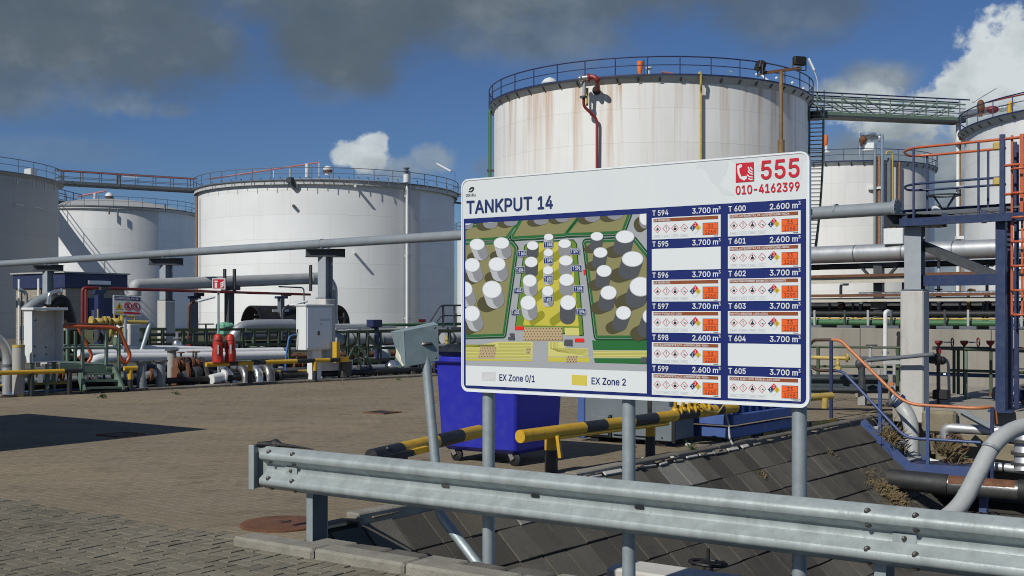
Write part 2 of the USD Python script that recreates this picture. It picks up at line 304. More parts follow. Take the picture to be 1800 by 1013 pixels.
paint('green_rail', (0.05, 0.075, 0.04), rough=.55, var=.25, dirt=(.08, .06, .035), dirt_amt=.4)
paint('green_steel', (0.12, 0.18, 0.135), rough=.5, var=.2, dirt=(.08, .08, .06), dirt_amt=.4)
paint('green_pipe', (0.05, 0.14, 0.06), rough=.45, var=.15)
paint('mint_plastic', (0.16, 0.42, 0.27), rough=.5)
paint('cabinet_white', (0.62, 0.64, 0.62), rough=.5, var=.06, scale=2.5, dirt=(.38, .36, .31), dirt_amt=.45, streak=True)
paint('cabinet_grey', (0.5, 0.495, 0.465), rough=.6, var=.12, scale=4, dirt=(.2, .18, .15), dirt_amt=.5)
paint('fascia_blue', (0.018, 0.028, 0.085), rough=.5)
paint('hose_black', (0.01, 0.01, 0.011), rough=.55, bump=.3, bscale=80)
paint('hose_blue', (0.05, 0.16, 0.42), rough=.4)
paint('lamp_white', (0.7, 0.72, 0.72), rough=.4, var=.06)
paint('orange_sock', (0.75, 0.16, 0.03), rough=.8, var=.15, scale=6)
paint('dry_weed', (0.17, 0.125, 0.06), rough=.9, var=.35, scale=12)
paint('weed_green', (0.06, 0.09, 0.03), rough=.9, var=.35, scale=12)
paint('roof_grey', (0.34, 0.35, 0.34), rough=.7, var=.15)
paint('ring_pale', (0.5, 0.51, 0.5), rough=.6, var=.15, dirt=(.3, .24, .17), dirt_amt=.5)
paint('mast_rust', (0.22, 0.135, 0.06), rough=.6, var=.3, scale=3, dirt=(.09, .05, .025), dirt_amt=.6)
paint('grass_bank', (0.07, 0.075, 0.028), rough=.95, var=.4, scale=1.2, dirt=(.12, .1, .045), dirt_amt=.7, bump=1.0, bscale=14)
paint('glove_grey', (0.28, 0.36, 0.37), rough=.5, metal=.2, var=.25, scale=9, dirt=(.19, .24, .24), dirt_amt=.5, bump=.1)
paint('cream_plastic', (0.55, 0.53, 0.42), rough=.5)
paint('tread_grey', (0.42, 0.43, 0.41), rough=.7, var=.2, scale=10)
paint('beam_cream', (0.48, 0.45, 0.37), rough=.55, var=.14, dirt=(.25, .18, .1), dirt_amt=.45)
paint('block_ochre', (0.22, 0.19, 0.125), rough=.9, var=.25, scale=4, bump=.4)
ink('ink_white', (0.64, 0.665, 0.66)); paint('board_white', (0.62, 0.645, 0.64), rough=.35, var=.03, scale=1.2, dirt=(.5, .5, .47), dirt_amt=.3, bump=.02, streak=True); ink('ink_blue', (0.012, 0.022, 0.13)); ink('ink_red', (0.50, 0.018, 0.03)); ink('ink_text', (0.02, 0.035, 0.12)); ink('ink_dark', (0.025, 0.028, 0.032))
ink('ink_road', (0.33, 0.34, 0.35)); ink('ink_road_edge', (0.45, 0.46, 0.46)); ink('ink_green', (0.022, 0.13, 0.035)); ink('ink_dark_green', (0.012, 0.06, 0.02)); ink('ink_lot', (0.23, 0.215, 0.095)); ink('ink_lot_shade', (0.075, 0.068, 0.032))
ink('ink_zone', (0.50, 0.44, 0.06)); ink('ink_zone_dim', (0.26, 0.25, 0.02)); ink('ink_zone_green', (0.13, 0.22, 0.03)); ink('ink_zone_pale', (0.55, 0.52, 0.16)); ink('ink_zone_line', (0.22, 0.2, 0.03)); ink('ink_legend', (0.58, 0.48, 0.08))
ink('ink_tank_top', (0.68, 0.70, 0.71)); ink('ink_tank_light', (0.42, 0.43, 0.44)); ink('ink_tank_mid', (0.23, 0.235, 0.245)); ink('ink_tank_dark', (0.075, 0.079, 0.085)); ink('ink_map', (0.575, 0.60, 0.605))
ink('ink_dots', (0.42, 0.33, 0.18)); ink('ink_dot', (0.12, 0.02, 0.02)); ink('ink_bright_red', (0.75, 0.02, 0.015)); ink('ink_brown', (0.24, 0.07, 0.025)); ink('ink_orange', (0.75, 0.115, 0.02)); ink('ink_yellow', (0.58, 0.42, 0.03)); ink('ink_pale', (0.62, 0.65, 0.65)); ink('ink_fine', (0.38, 0.40, 0.42))

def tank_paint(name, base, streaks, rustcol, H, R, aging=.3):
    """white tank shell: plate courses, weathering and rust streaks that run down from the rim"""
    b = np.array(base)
    n = {'tc': ('texture_coordinate', {}), 'x': ('separate_xyz', {}), 'ang': ('math', dict(math_type='arctan2')), 'arc': ('math', dict(math_type='multiply', value2=R)),
         'uv': ('combine_xyz', {}), 'br': ('brick_texture', dict(scale=1.0, brick_width=6.0, row_height=1.85, mortar_size=.016, mortar_smooth=.4, color1=(1, 1, 1), color2=(.94, .94, .93), mortar=(.80, .80, .78))),
         's1': ('mapping', dict(scale=(1.0, 0.035, 1))), 'ns': ('noise_texture', dict(scale=1.5, detail=4.0, roughness=.6)), 's2': ('mapping', dict(scale=(1.0, .02, 1))), 'nt': ('noise_texture', dict(scale=3.2, detail=5.0, roughness=.65)),
         'ms': ('map_range', dict(from_min=.5, from_max=.68, to_min=0, to_max=1, clamp=True)), 'mt': ('map_range', dict(from_min=.48, from_max=.78, to_min=0, to_max=aging, clamp=True)),
         'hz': ('math', dict(math_type='multiply', value2=1.0 / H)), 
         'nl': ('noise_texture', dict(scale=.35, detail=5.0, roughness=.6)), 'ml': ('map_range', dict(from_min=.35, from_max=.75, to_min=0.0, to_max=.3, clamp=True)),
         'sm': ('math', dict(math_type='multiply')), 'sk': ('math', dict(math_type='multiply', value2=streaks)),
         'c0': ('mix_color', dict(blend_type='multiply', fac=1.0, a=tuple(b))), 'c1': ('mix_color', dict(blend_type='mix', b=tuple(b * np.array([.80, .76, .68])))), 'c2': ('mix_color', dict(blend_type='mix', b=tuple(b * .72))), 'c3': ('mix_color', dict(blend_type='mix', b=rustcol)),
         'bh': ('math', dict(math_type='multiply_add', value2=.35)), 'bp': ('bump', dict(strength=.35, distance=.03)), 'p': ('principled_bsdf', dict(roughness=.5, specular_ior_level=.35)),
         's3': ('mapping', dict(scale=(1.0, .004, 1), location=(7.3, 2.1, 0))), 'nw': ('noise_texture', dict(scale=2.3, detail=2.0, roughness=.5)), 'len': ('map_range', dict(from_min=.3, from_max=.72, to_min=.05, to_max=.95, clamp=True)), 'zt': ('math', dict(math_type='subtract', value2=1.0)), 'zd': ('math', dict(math_type='divide')), 'za': ('math', dict(math_type='add', value2=1.0, use_clamp=True)), 'zp': ('math', dict(math_type='power', value2=1.6))}
    l = [('uv.vector', 's3.vector'), ('s3.vector', 'nw.vector'), ('nw.fac', 'len.value'), ('hz.value', 'zt.value1'), ('zt.value', 'zd.value1'), ('len.result', 'zd.value2'), ('zd.value', 'za.value1'), ('za.value', 'zp.value1'), ('tc.object', 'x.vector'), ('x.y', 'ang.value1'), ('x.x', 'ang.value2'), ('ang.value', 'arc.value1'), ('arc.value', 'uv.x'), ('x.z', 'uv.y'), ('uv.vector', 'br.vector'),
         ('uv.vector', 's1.vector'), ('s1.vector', 'ns.vector'), ('uv.vector', 's2.vector'), ('s2.vector', 'nt.vector'), ('ns.fac', 'ms.value'), ('nt.fac', 'mt.value'), ('x.z', 'hz.value1'), 
         ('ms.result', 'sm.value1'), ('zp.value', 'sm.value2'), ('sm.value', 'sk.value1'), ('tc.object', 'nl.vector'), ('nl.fac', 'ml.value'),
         ('br.color', 'c0.b'), ('c0.result', 'c1.a'), ('mt.result', 'c1.fac'), ('c1.result', 'c2.a'), ('ml.result', 'c2.fac'), ('c2.result', 'c3.a'), ('sk.value', 'c3.fac'), ('c3.result', 'p.base_color'),
         ('nl.fac', 'bh.value1'), ('br.fac', 'bh.value3'), ('bh.value', 'bp.height'), ('bp.normal', 'p.normal')]
    mk(name, n, l)
def paver_paint(name, cols, stain, island):
    """clinker or concrete paver: every stone its own tone, stains over the whole yard, grit"""
    src = ('geometry', {}) if island else ('object_info', {})
    n = {'o': src, 'g': ('geometry', {}), 'rp': ('rgb_ramp', dict(ramp=[(i / (len(cols) - 1), c) for i, c in enumerate(cols)])),
         'n1': ('noise_texture', dict(scale=.42, detail=6.0, roughness=.62)), 'm1': ('map_range', dict(from_min=.42, from_max=.68, to_min=0, to_max=.75, clamp=True)),
         'n2': ('noise_texture', dict(scale=70.0, detail=4.0, roughness=.7)), 'm2': ('map_range', dict(from_min=.3, from_max=.7, to_min=.72, to_max=1.22)),
         'n4': ('noise_texture', dict(scale=2.4, detail=6.0, roughness=.7)), 'm4': ('map_range', dict(from_min=.52, from_max=.74, to_min=0, to_max=.6, clamp=True)),
         'ma': ('mapping', dict(rotation=(0, 0, .85), scale=(.35, 1.2, 1))), 'n5': ('noise_texture', dict(scale=.55, detail=5.0, roughness=.6)), 'm5': ('map_range', dict(from_min=.5, from_max=.72, to_min=0, to_max=.45, clamp=True)), 'c4': ('mix_color', dict(blend_type='mix', b=tuple(np.minimum(np.array(stain) * 1.75, .5)))), 'c1': ('mix_color', dict(blend_type='mix', b=stain)), 'c3': ('mix_color', dict(blend_type='mix', b=tuple(np.array(stain) * .42))), 'cg': ('combine_xyz', {}), 'c2': ('mix_color', dict(blend_type='multiply', fac=1.0)), 'bp': ('bump', dict(strength=.55, distance=.006)), 'p': ('principled_bsdf', dict(roughness=.88, specular_ior_level=.3))}
    l = [('o.random_per_island' if island else 'o.random', 'rp.fac'), ('g.position', 'n1.vector'), ('n1.fac', 'm1.value'), ('g.position', 'n2.vector'), ('n2.fac', 'm2.value'), ('g.position', 'n4.vector'), ('n4.fac', 'm4.value'),
         ('g.position', 'ma.vector'), ('ma.vector', 'n5.vector'), ('n5.fac', 'm5.value'), ('rp.color', 'c1.a'), ('m1.result', 'c1.fac'), ('c1.result', 'c4.a'), ('m5.result', 'c4.fac'), ('c4.result', 'c3.a'), ('m4.result', 'c3.fac'), ('m2.result', 'cg.x'), ('m2.result', 'cg.y'), ('m2.result', 'cg.z'), ('c3.result', 'c2.a'), ('cg.vector', 'c2.b'), ('c2.result', 'p.base_color'), ('n2.fac', 'bp.height'), ('bp.normal', 'p.normal')]
    mk(name, n, l)
GREYS = [(.165, .148, .108), (.195, .176, .13), (.155, .142, .11), (.22, .198, .148), (.18, .16, .118)]
BROWNS = [(.21, .172, .118), (.195, .16, .112), (.225, .182, .122), (.19, .162, .12), (.215, .174, .12), (.205, .176, .134)]
paver_paint('paver_grey', GREYS, (.12, .105, .075), False)
paver_paint('paver_grey_field', GREYS, (.12, .105, .075), True)
paver_paint('paver_brown_field', BROWNS, (.175, .14, .088), True)
SLAB = [(.085, .077, .06), (.165, .152, .122), (.12, .108, .086), (.072, .066, .052), (.13, .118, .094), (.095, .086, .068), (.066, .061, .049), (.115, .1, .075)]
paver_paint('slab_concrete', SLAB, (.05, .047, .04), False)
paver_paint('slab_pale', [(.27, .265, .24), (.22, .215, .19)], (.14, .13, .11), False)
paint('joint_soil', (0.035, 0.03, 0.022), rough=.97, var=.4, scale=4, dirt=(.05, .055, .02), dirt_amt=.5, bump=.8, bscale=60)
paint('joint_sand', (0.15, 0.12, 0.08), rough=.97, var=.3, scale=3, dirt=(.09, .08, .045), dirt_amt=.5, bump=.6, bscale=60)
paint('soil', (0.10, 0.09, 0.065), rough=.97, var=.4, scale=.6, dirt=(.05, .06, .025), dirt_amt=.7, bump=.8, bscale=9)
paint('pit_floor', (0.06, 0.056, 0.048), rough=.95, var=.35, scale=1.4, dirt=(.03, .028, .022), dirt_amt=.6, bump=.5, bscale=20)
def brick_wall_mat():
    mk('brick_wall', {'g': ('geometry', {}), 'mp': ('mapping', dict(rotation=(math.pi / 2, 0, 0))), 'x': ('separate_xyz', {}), 's': ('math', dict(math_type='add')), 'c': ('combine_xyz', {}),
        'b': ('brick_texture', dict(scale=1.0, brick_width=.24, row_height=.075, mortar_size=.008, color1=(.27, .235, .18), color2=(.33, .29, .22), mortar=(.2, .18, .15))), 'bp': ('bump', dict(strength=.3, distance=.01)), 'p': ('principled_bsdf', dict(roughness=.9))},
       [('g.position', 'x.vector'), ('x.x', 's.value1'), ('x.y', 's.value2'), ('s.value', 'c.x'), ('x.z', 'c.y'), ('c.vector', 'b.vector'), ('b.color', 'p.base_color'), ('b.fac', 'bp.height'), ('bp.normal', 'p.normal')])
brick_wall_mat()
# ================================================================== THE SETTING: yard, pit, kerbs
KD = unit(V(0.623, 0.782, 0)); KN = V(KD[1], -KD[0], 0)             # along the pit's far edge, and across it into the pit
C0 = V(-1.45, 8.8, 0)                                               # corner of the pit
E2 = C0 + KD * 12.35                                                # far end of its edge
PIT_Z = -1.55; SLOPE = math.tan(math.radians(42)); S_END = 10.75
NEAR0 = V(-1.98, 8.05, 0)                                           # start of the near kerb
pit_near = [C0 + U * 0.0, C0 + U * 0.25]
PIT_BACK = 1.8
pit_poly = Polygon([tuple(C0[:2]), tuple(E2[:2]), tuple((E2 + W * PIT_BACK)[:2]), tuple((E2 + U * 9 + W * PIT_BACK)[:2]), tuple((E2 + U * 9)[:2]), tuple((E2 + U * 9 - W * 10.2)[:2]), tuple((C0 - W * .78 + U * 9.0)[:2]), tuple((C0 - W * .78 + U * .55)[:2])])
far0, fard = V(-9.9, 22.0, 0), unit(V(8.4, 8.0, 0))
yard_poly = Polygon([(-60, -12), (14, -12), (20, 6), tuple((E2 + U * 9)[:2]), tuple(E2[:2]), tuple((E2 + KD * 14)[:2]), tuple((far0 + fard * 26)[:2]), tuple((far0 - fard * 34)[:2]), (-60, -2)]).buffer(0)
yard_solid = yard_poly.difference(pit_poly)
yard = structure('paved_yard', 'brown and grey brick paved yard of the tank terminal')
near_half = Polygon([tuple((V(-1.96, 8.35, 0) + U * a + W * b)[:2]) for a, b in ((-60, 0), (9, 0), (9, -40), (-60, -40))])
part(yard, 'bedding', sheet(yard_solid.difference(near_half), -.0035), 'joint_sand', smooth=False)
part(yard, 'bedding', sheet(yard_solid.intersection(near_half), -.005), 'joint_soil', smooth=False)
BW, BL = .106, .212
def paver_mesh(o, a, b, la, lb, h, rng, gap, drop, ch=.006, tilt=.002):
    """one stone: bevelled top, four sides; o is its corner, a and b unit axes"""
    g = gap / 2
    z = h + rng.uniform(-tilt, tilt) * 1.1; tx, ty = rng.uniform(-tilt, tilt), rng.uniform(-tilt, tilt)
    q = []
    for (i, zz) in ((0, drop), (g * 0, -ch), (ch, 0)):
        for (s, t) in ((0, 0), (1, 0), (1, 1), (0, 1)):
            x = (g + i) if s == 0 else la - g - i; y = (g + i) if t == 0 else lb - g - i
            p = o + a * x + b * y; q.append((p[0], p[1], z + zz + (tx * (2 * s - 1) + ty * (2 * t - 1) if zz > drop else 0)))
    f = []
    for l in range(2):
        for k in range(4):
            k2 = (k + 1) % 4; A, B, Cc, D = l * 4 + k, l * 4 + k2, l * 4 + 4 + k2, l * 4 + 4 + k; f += [(A, B, Cc), (A, Cc, D)]
    f += [(8, 9, 10), (8, 10, 11)]
    return np.array(q), np.array(f)
border_p = V(-1.96, 8.35, 0)                                         # the grey concrete stones lie on the near side of this line along the rail
def herringbone():
    near, brown, grey = [], [], []
    o = V(-3.0, 7.0, 0); rng = random.Random(3)
    vis = Polygon([(-.47 * 5.2, 5.2), (.12, 5.2), (1.0, 9.2), (8.5, 21), (4, 33), (-1, 33), (-.47 * 33, 33)])
    area = yard_solid.intersection(vis.buffer(.6)).buffer(-.02)
    from shapely.prepared import prep
    pa = prep(area); corners = np.array([U[:2], W[:2]])
    for i in range(-170, 170):
        for j in range(-60, 290):
            c = (i - j) % 4
            if c not in (0, 3): continue
            p = o + U * (i * BW) + W * (j * BW)
            if not (5.0 < p[1] < 33 and -.49 * p[1] - .4 < p[0] < .62 * p[1]): continue
            la, lb = (BL, BW) if c == 0 else (BW, BL)
            ctr = p + U * la / 2 + W * lb / 2
            d = (ctr - border_p) @ W + .05 * math.sin(ctr @ U * 5)
            if not pa.contains(Point(ctr[0], ctr[1])): continue
            if d < 0: m = paver_mesh(p, U, W, la, lb, 0.004, rng, .013, -.016, .0022, .0018)
            else: m = paver_mesh(p, U, W, la, lb, 0.004 + .004 * (meshkit.noise(V(ctr[0] * .5, ctr[1] * .5, 0)) - .5) * .5, rng, .004, -.01, .0022, .0005)
            (near if d < 0 else brown).append((np.hypot(ctr[0], ctr[1]), m))
    near.sort(key=lambda t: t[0]); return near, brown
near, brown = herringbone()
def joined(ms):
    v, f, k = [], [], 0
    for a, b in ms: v.append(a); f.append(b + k); k += len(a)
    return trimesh.Trimesh(np.concatenate(v), np.concatenate(f), process=False)
inview = [x for x in near if abs(x[1][0][8][0]) < .462 * x[1][0][8][1] and x[1][0][8][1] > 7.0][:300]
ids = {id(x) for x in inview}
for d, m in inview: part(yard, 'paver', trimesh.Trimesh(*m, process=False), 'paver_grey', smooth=False)
rest = [m for x in near if id(x) not in ids for m in [x[1]]]
if rest: part(yard, 'grey_paver_field', joined(rest), 'paver_grey_field', smooth=False, kind='stuff', label='grey concrete pavers further along the near strip')
part(yard, 'brown_paver_field', joined([m for _, m in brown]), 'paver_brown_field', smooth=False, kind='stuff', label='worn brown clinker pavers of the open yard')
N_PAVERS = (len(near), len(brown))
# drain grates let into the yard
for (px, py, lab, sx) in ((672, 725, 'dark iron drain grate in the open paving left of the blue bin', .46), (212, 764, 'iron drain grate at the edge of the shadow on the left', .5)):
    c = ground_at(px, py, .014); t = thing('drain_grate', lab, 'drain grate', c)
    part(t, 'frame', [ubox(c + W * s * .2, .46, .04, .02) for s in (-1, 1)] + [ubox(c + U * s * .2, .04, .36, .02) for s in (-1, 1)], 'rust_brown')
    part(t, 'sump', ubox(c + V(0, 0, -.012), .36, .36, .004), 'pipe_black')
    for k in range(5): part(t, 'slat', ubox(c + U * (-.13 + k * .065) + V(0, 0, -.002), .03, .355, .012), 'head_grey')
# far edge of the yard: concrete strip and low kerb, then the pipe trench
strip = structure('trench_edge', 'concrete edging strip along the pipe trench')
nf = V(fard[1], -fard[0], 0)
for k in range(-9, 26):
    a = far0 + fard * (k * 1.0); part(strip, 'edge_stone', frame_box(a + fard * .5 - nf * .28 + V(0, 0, .012), fard, nf, ZUP, .985, .56, .08, .008), 'concrete_dark', smooth=False)
# ground beyond
g_out = Polygon([(-3000, -600), (3000, -600), (3000, 6000), (-3000, 6000)]).difference(unary_union([yard_poly.buffer(.02), pit_poly.buffer(.02)]))
gr = structure('ground', 'bare soil and gravel between the tanks')
part(gr, 'soil_sheet', sheet(g_out, -.16), 'soil', smooth=False)
# the pit: slope of concrete tiles, walls, floor
pit = structure('tank_pit', 'sunken pit with a slope of old concrete tiles beside the yard')
part(pit, 'floor', sheet(pit_poly.buffer(.3), PIT_Z), 'pit_floor', smooth=False)
wall_pts = [tuple(C0[:2]), tuple(E2[:2]), tuple((E2 + W * PIT_BACK)[:2]), tuple((E2 + U * 9 + W * PIT_BACK)[:2]), tuple((E2 + U * 9)[:2]), None, tuple((C0 - W * .78 + U * 9.0)[:2]), tuple((C0 - W * .78 + U * .55)[:2])]
def wall_strip(a, b, z0, z1, th=.25, ztop=None):
    a, b = V(a[0], a[1], 0), V(b[0], b[1], 0); d = unit(b - a); n = V(d[1], -d[0], 0)
    return frame_box((a + b) / 2 - n * th / 2 + V(0, 0, (z0 + z1) / 2), d, n, ZUP, np.linalg.norm(b - a), th, z1 - z0)
part(pit, 'near_wall', wall_strip(wall_pts[6], wall_pts[7], PIT_Z, -.02), 'concrete_dark', smooth=False)
part(pit, 'corner_wall', wall_strip(wall_pts[7], wall_pts[0], PIT_Z, -.02, .1), 'concrete_dark', smooth=False)
part(pit, 'far_wall', wall_strip(wall_pts[2], wall_pts[3], PIT_Z, -.1), 'concrete_dark', smooth=False)
part(pit, 'side_wall', wall_strip(C0 + KD * (S_END + .02), E2, PIT_Z, -.02), 'concrete_dark', smooth=False)
SD = unit(V(KN[0], KN[1], -SLOPE)); SN = unit(np.cross(KD, SD)); SN = SN if SN[2] > 0 else -SN
TS = .345; rs = random.Random(11)
under = frame_box(C0 + KD * (S_END / 2 - .3) + SD * 1.25 - SN * .075, KD, SD, SN, S_END + .6, 2.5, .06)
part(pit, 'slope_bed', under, 'joint_soil', smooth=False)
for r in range(7):
    for c in range(-2, int(S_END / TS) + 1):
        s0 = c * TS + (r % 2) * .0; w = TS
        if s0 + w > S_END: continue
        cen = C0 + KD * (s0 + w / 2) + SD * (.06 + (r + .5) * TS) + SN * (rs.uniform(-.005, .005) - .02 + .012 * math.sin(s0 * .9 + r))
        k2 = unit(KD + SN * rs.uniform(-.012, .012) + SD * rs.uniform(-.022, .022)); s2 = unit(SD - KD * (k2 @ SD) + SN * rs.uniform(-.014, .014)); n2 = np.cross(k2, s2)
        if (cen - C0) @ U > -.1 and cen @ V(0, 1, 0) < 5: continue
        pale = (r == 0 and c in (6, 9, 10, 14, 15)) or (r == 1 and c == 11)
        part(pit, 'slope_tile', frame_box(cen, k2, s2, n2, w - rs.uniform(.004, .02), TS - rs.uniform(.006, .022), .055, .003), 'slab_pale' if pale else 'slab_concrete', smooth=False, label='pale newer concrete tile at the top of the slope' if pale else None)
# kerb at the slope's head and the near kerb
kerb = structure('pit_kerb', 'old concrete kerb along the head of the slope')
s = 0.35
while s < 12.2:
    L = 1.0 if s < 11 else .9
    c = C0 + KD * (s + L / 2) - KN * .07 + V(0, 0, -.02 + rs.uniform(-.008, .008))
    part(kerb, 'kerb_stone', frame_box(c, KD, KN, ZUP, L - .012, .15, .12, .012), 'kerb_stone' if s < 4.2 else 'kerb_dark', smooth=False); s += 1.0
nk = structure('near_kerb', 'low concrete kerb stones below the guard rail')
for k in range(0, 11):
    L = .78; c = NEAR0 + U * (k * .79 + L / 2) + W * .10 + V(0, 0, .0 + rs.uniform(-.006, .006))
    part(nk, 'kerb_stone', frame_box(c, unit(U + W * rs.uniform(-.006, .006)), W, ZUP, L, .2, .15, .018), 'kerb_stone', smooth=False)
for k in range(0, 9):                                               # loose flat stones behind the kerb
    c = NEAR0 + U * (.62 + k * .33) + W * (.36 + rs.uniform(-.03, .03)) + V(0, 0, .01)
    part(nk, 'flat_stone', frame_box(c, unit(U + W * rs.uniform(-.1, .1)), W, unit(ZUP + U * rs.uniform(-.04, .04)), .3, .22, .05, .012), 'kerb_dark' if k % 3 else 'kerb_stone', smooth=False)

for k in range(16):                                                 # pale lime mortar along the slope's head
    a = C0 + KD * (2.2 + k * .33) + SD * (.045 + rs.uniform(-.01, .015)) + SN * .012; part(pit, 'mortar_fillet', frame_box(a + KD * .13, unit(KD + SD * rs.uniform(-.06, .06)), SD, SN, rs.uniform(.16, .34), rs.uniform(.015, .05), .02, .005), 'concrete_pale' if k % 3 else 'kerb_stone', smooth=False)
# ================================================================== STORAGE TANKS
def tank(name, label, dist, az, R, H, mat_args, rail_mat, rail_h=1.05, roof=0.9, posts=40, gusset=True, streakmat=None, ringmat='roof_grey', front_only=True, thin=1.0, ring_h=.34, band=False):
    c = V(dist * math.sin(math.radians(az)), dist * math.cos(math.radians(az)), -.16)
    base, streak, rustc, aging = mat_args
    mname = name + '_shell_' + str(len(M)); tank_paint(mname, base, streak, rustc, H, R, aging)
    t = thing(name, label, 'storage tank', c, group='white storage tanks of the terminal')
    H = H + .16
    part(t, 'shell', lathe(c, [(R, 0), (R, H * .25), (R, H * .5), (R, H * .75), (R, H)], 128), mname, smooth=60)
    rf = part(t, 'roof', lathe(c, [(R, H), (R * .75, H + roof * .45), (R * .45, H + roof * .82), (R * .18, H + roof * .99), (0.001, H + roof)], 96), 'roof_grey', smooth=60)
    k = R / 9.0
    part(t, 'rim_ring', lathe(c, [(R + (.22 * k if band else .002), H - ring_h), (R + .30 * k if not band else R + .24 * k, H - .02), (R + .30 * k, H + .05), (R - .05, H + .05)], 128), ringmat, smooth=25)
    part(t, 'edge_band', lathe(c, [(R + .302 * k, H - .01), (R + .325 * k, H - .01), (R + .325 * k, H + .075), (R + .302 * k, H + .075)], 128), rail_mat, smooth=25)
    RR = R + .29 * k
    part(t, 'top_rail', ring(c + V(0, 0, H + rail_h), RR, .038 * thin, n=110, m=6), rail_mat)
    part(t, 'mid_rail', ring(c + V(0, 0, H + rail_h * .55), RR, .026 * thin, n=110, m=6), rail_mat)
    face = math.atan2(-c[1], -c[0])
    for i in range(posts):
        a = i / posts * 2 * math.pi + .05; d = V(math.cos(a), math.sin(a), 0)
        p = c + d * RR + V(0, 0, H); part(t, 'rail_post', bar(p + V(0, 0, .05), p + V(0, 0, rail_h), .05 * thin), rail_mat, smooth=False)
    if gusset:
        g = int(posts * 1.5)
        for i in range(g):
            a = i / g * 2 * math.pi; d = V(math.cos(a), math.sin(a), 0); dl = (a - face + math.pi) % (2 * math.pi) - math.pi
            if abs(dl) > 1.75: continue
            p = c + d * (R + .17 * k) + V(0, 0, H - ring_h / 2); tg = V(-d[1], d[0], 0); ax = unit(d * .3 * k + V(0, 0, .32))
            part(t, 'gusset', frame_box(p + np.cross(tg, ax) * .0 + d * .02 - V(0, 0, .02), tg, ax, np.cross(tg, ax), .09, .26, .04), 'head_grey', smooth=False)
    return t, c, R, H
WHITE = (.74, .75, .74)
T2 = tank('storage_tank', 'broad white tank in the middle left, sunlit with shaded right flank and thin vertical pipe', 98.0, -9.18, 10.72, 11.65, (WHITE, .12, (.42, .36, .28), .25), 'steel_grey', .95, 1.05, 44, ringmat='ring_pale', thin=.75, ring_h=.3, band=True, gusset=False)
T3 = tank('storage_tank', 'tall white rust-streaked tank behind the notice board with blue railing', 72.0, 6.84, 9.70, 14.5, ((.75, .745, .72), .9, (.40, .20, .075), .6), 'blue_rail', 1.0, .9, 36)
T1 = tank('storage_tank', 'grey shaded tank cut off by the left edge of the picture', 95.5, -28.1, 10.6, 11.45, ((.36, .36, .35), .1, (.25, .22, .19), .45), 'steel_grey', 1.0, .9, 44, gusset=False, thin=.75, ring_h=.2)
T4 = tank('storage_tank', 'further white tank with stair shadow slanting across it, between two nearer tanks', 143.0, -19.4, 9.6, 13.4, (WHITE, .2, (.42, .36, .27), .35), 'steel_grey', 1.1, 1.6, 40, gusset=False, thin=.8, ring_h=.25, ringmat='ring_pale', band=True)
T5 = tank('storage_tank', 'white tank right of the notice board below the truss footbridge', 110.0, 16.0, 8.4, 14.6, ((.74, .73, .70), .35, (.40, .27, .16), .4), 'blue_rail', 1.05, .8, 34, ringmat='ring_pale', thin=.85)
T6 = tank('storage_tank', 'big white tank at the right edge carrying the footbridge end', 80.3, 30.35, 12.09, 13.1, ((.76, .77, .77), .2, (.40, .27, .16), .3), 'blue_rail', 1.05, 1.0, 46)
T7 = tank('storage_tank', 'white tank mostly hidden behind the notice board, only its left strip in view', 150.0, 0.6, 8.8, 12.2, (WHITE, .1, (.42, .36, .27), .3), 'steel_grey', 1.05, .8, 30, gusset=False)
def on_tank(T, az, z, out=0.0):
    """point on a tank's wall; az in degrees to the right of the line towards the viewer, seen from the viewer"""
    _, c, R, H = T; f = math.atan2(-c[1], -c[0]); a = f + math.radians(az)
    return c + V(math.cos(a), math.sin(a), 0) * (R + out) + V(0, 0, z + .16)
# ================================================================== THE NOTICE BOARD
SO = V(-.328, 7.46, 1.139); SW_, SH_ = 2.342, 1.38
def S(px, py):
    """point of the board's face, in metres from its lower left corner, seen at that place of the photograph"""
    d = V((px - 900) / F, 1, -(py - HOR) / F); e = V(0, 0, EYE); k = ((SO - e) @ W) / (d @ W); p = e + d * k - SO
    return (p @ U, p[2])
def SP(pts): return Polygon([S(*p) for p in pts]).buffer(0)
def face(poly, lev, th=.0006): return poly_mesh(poly, th, SO - W * (.0006 * lev - .0003), U, ZUP, -W)
def lettering(text, s, t, height, width=None, lev=6, bold=False):
    m = meshkit.text_mesh(text, height, .0005, bold); v = np.asarray(m.vertices).copy(); x0, x1 = v[:, 0].min(), v[:, 0].max()
    k = 1.0 if width is None else width / (x1 - x0); v[:, 0] = (v[:, 0] - x0) * k
    m = trimesh.Trimesh(SO + np.outer(v[:, 0] + s, U) + np.outer(v[:, 1] + t, ZUP) - np.outer(v[:, 2] + .0006 * lev - .0003, W), m.faces, process=False); m.fix_normals(); return m
def px_text(text, a, b, cap, lev=6, bold=False):
    """lettering from a to b (ends of the baseline in the photograph), capitals cap high at a"""
    s0, t0 = S(*a); s1, t1 = S(*b); h = S(a[0], a[1] - cap)[1] - t0
    return lettering(text, s0, (t0 + t1) / 2, h, s1 - s0, lev, bold)
def rrect(x0, y0, x1, y1, r): return sbox(x0 + r, y0 + r, x1 - r, y1 - r).buffer(r, 8)
def shift(m, d): m = m.copy(); m.vertices = m.vertices + d; return m
bd = thing('notice_board', 'large white and blue notice board with tank site plan on three galvanised posts', 'notice board', SO * V(1, 1, 0))
board = part(bd, 'board', poly_mesh(rrect(0, 0, SW_, SH_, .05), .022, SO + W * .022, U, ZUP, -W), 'board_white', smooth=20)
part(board, 'rim', poly_mesh(rrect(-.004, -.004, SW_ + .004, SH_ + .004, .054).difference(rrect(.006, .006, SW_ - .006, SH_ - .006, .044)), .028, SO + W * .024, U, ZUP, -W), 'lamp_white', smooth=20)
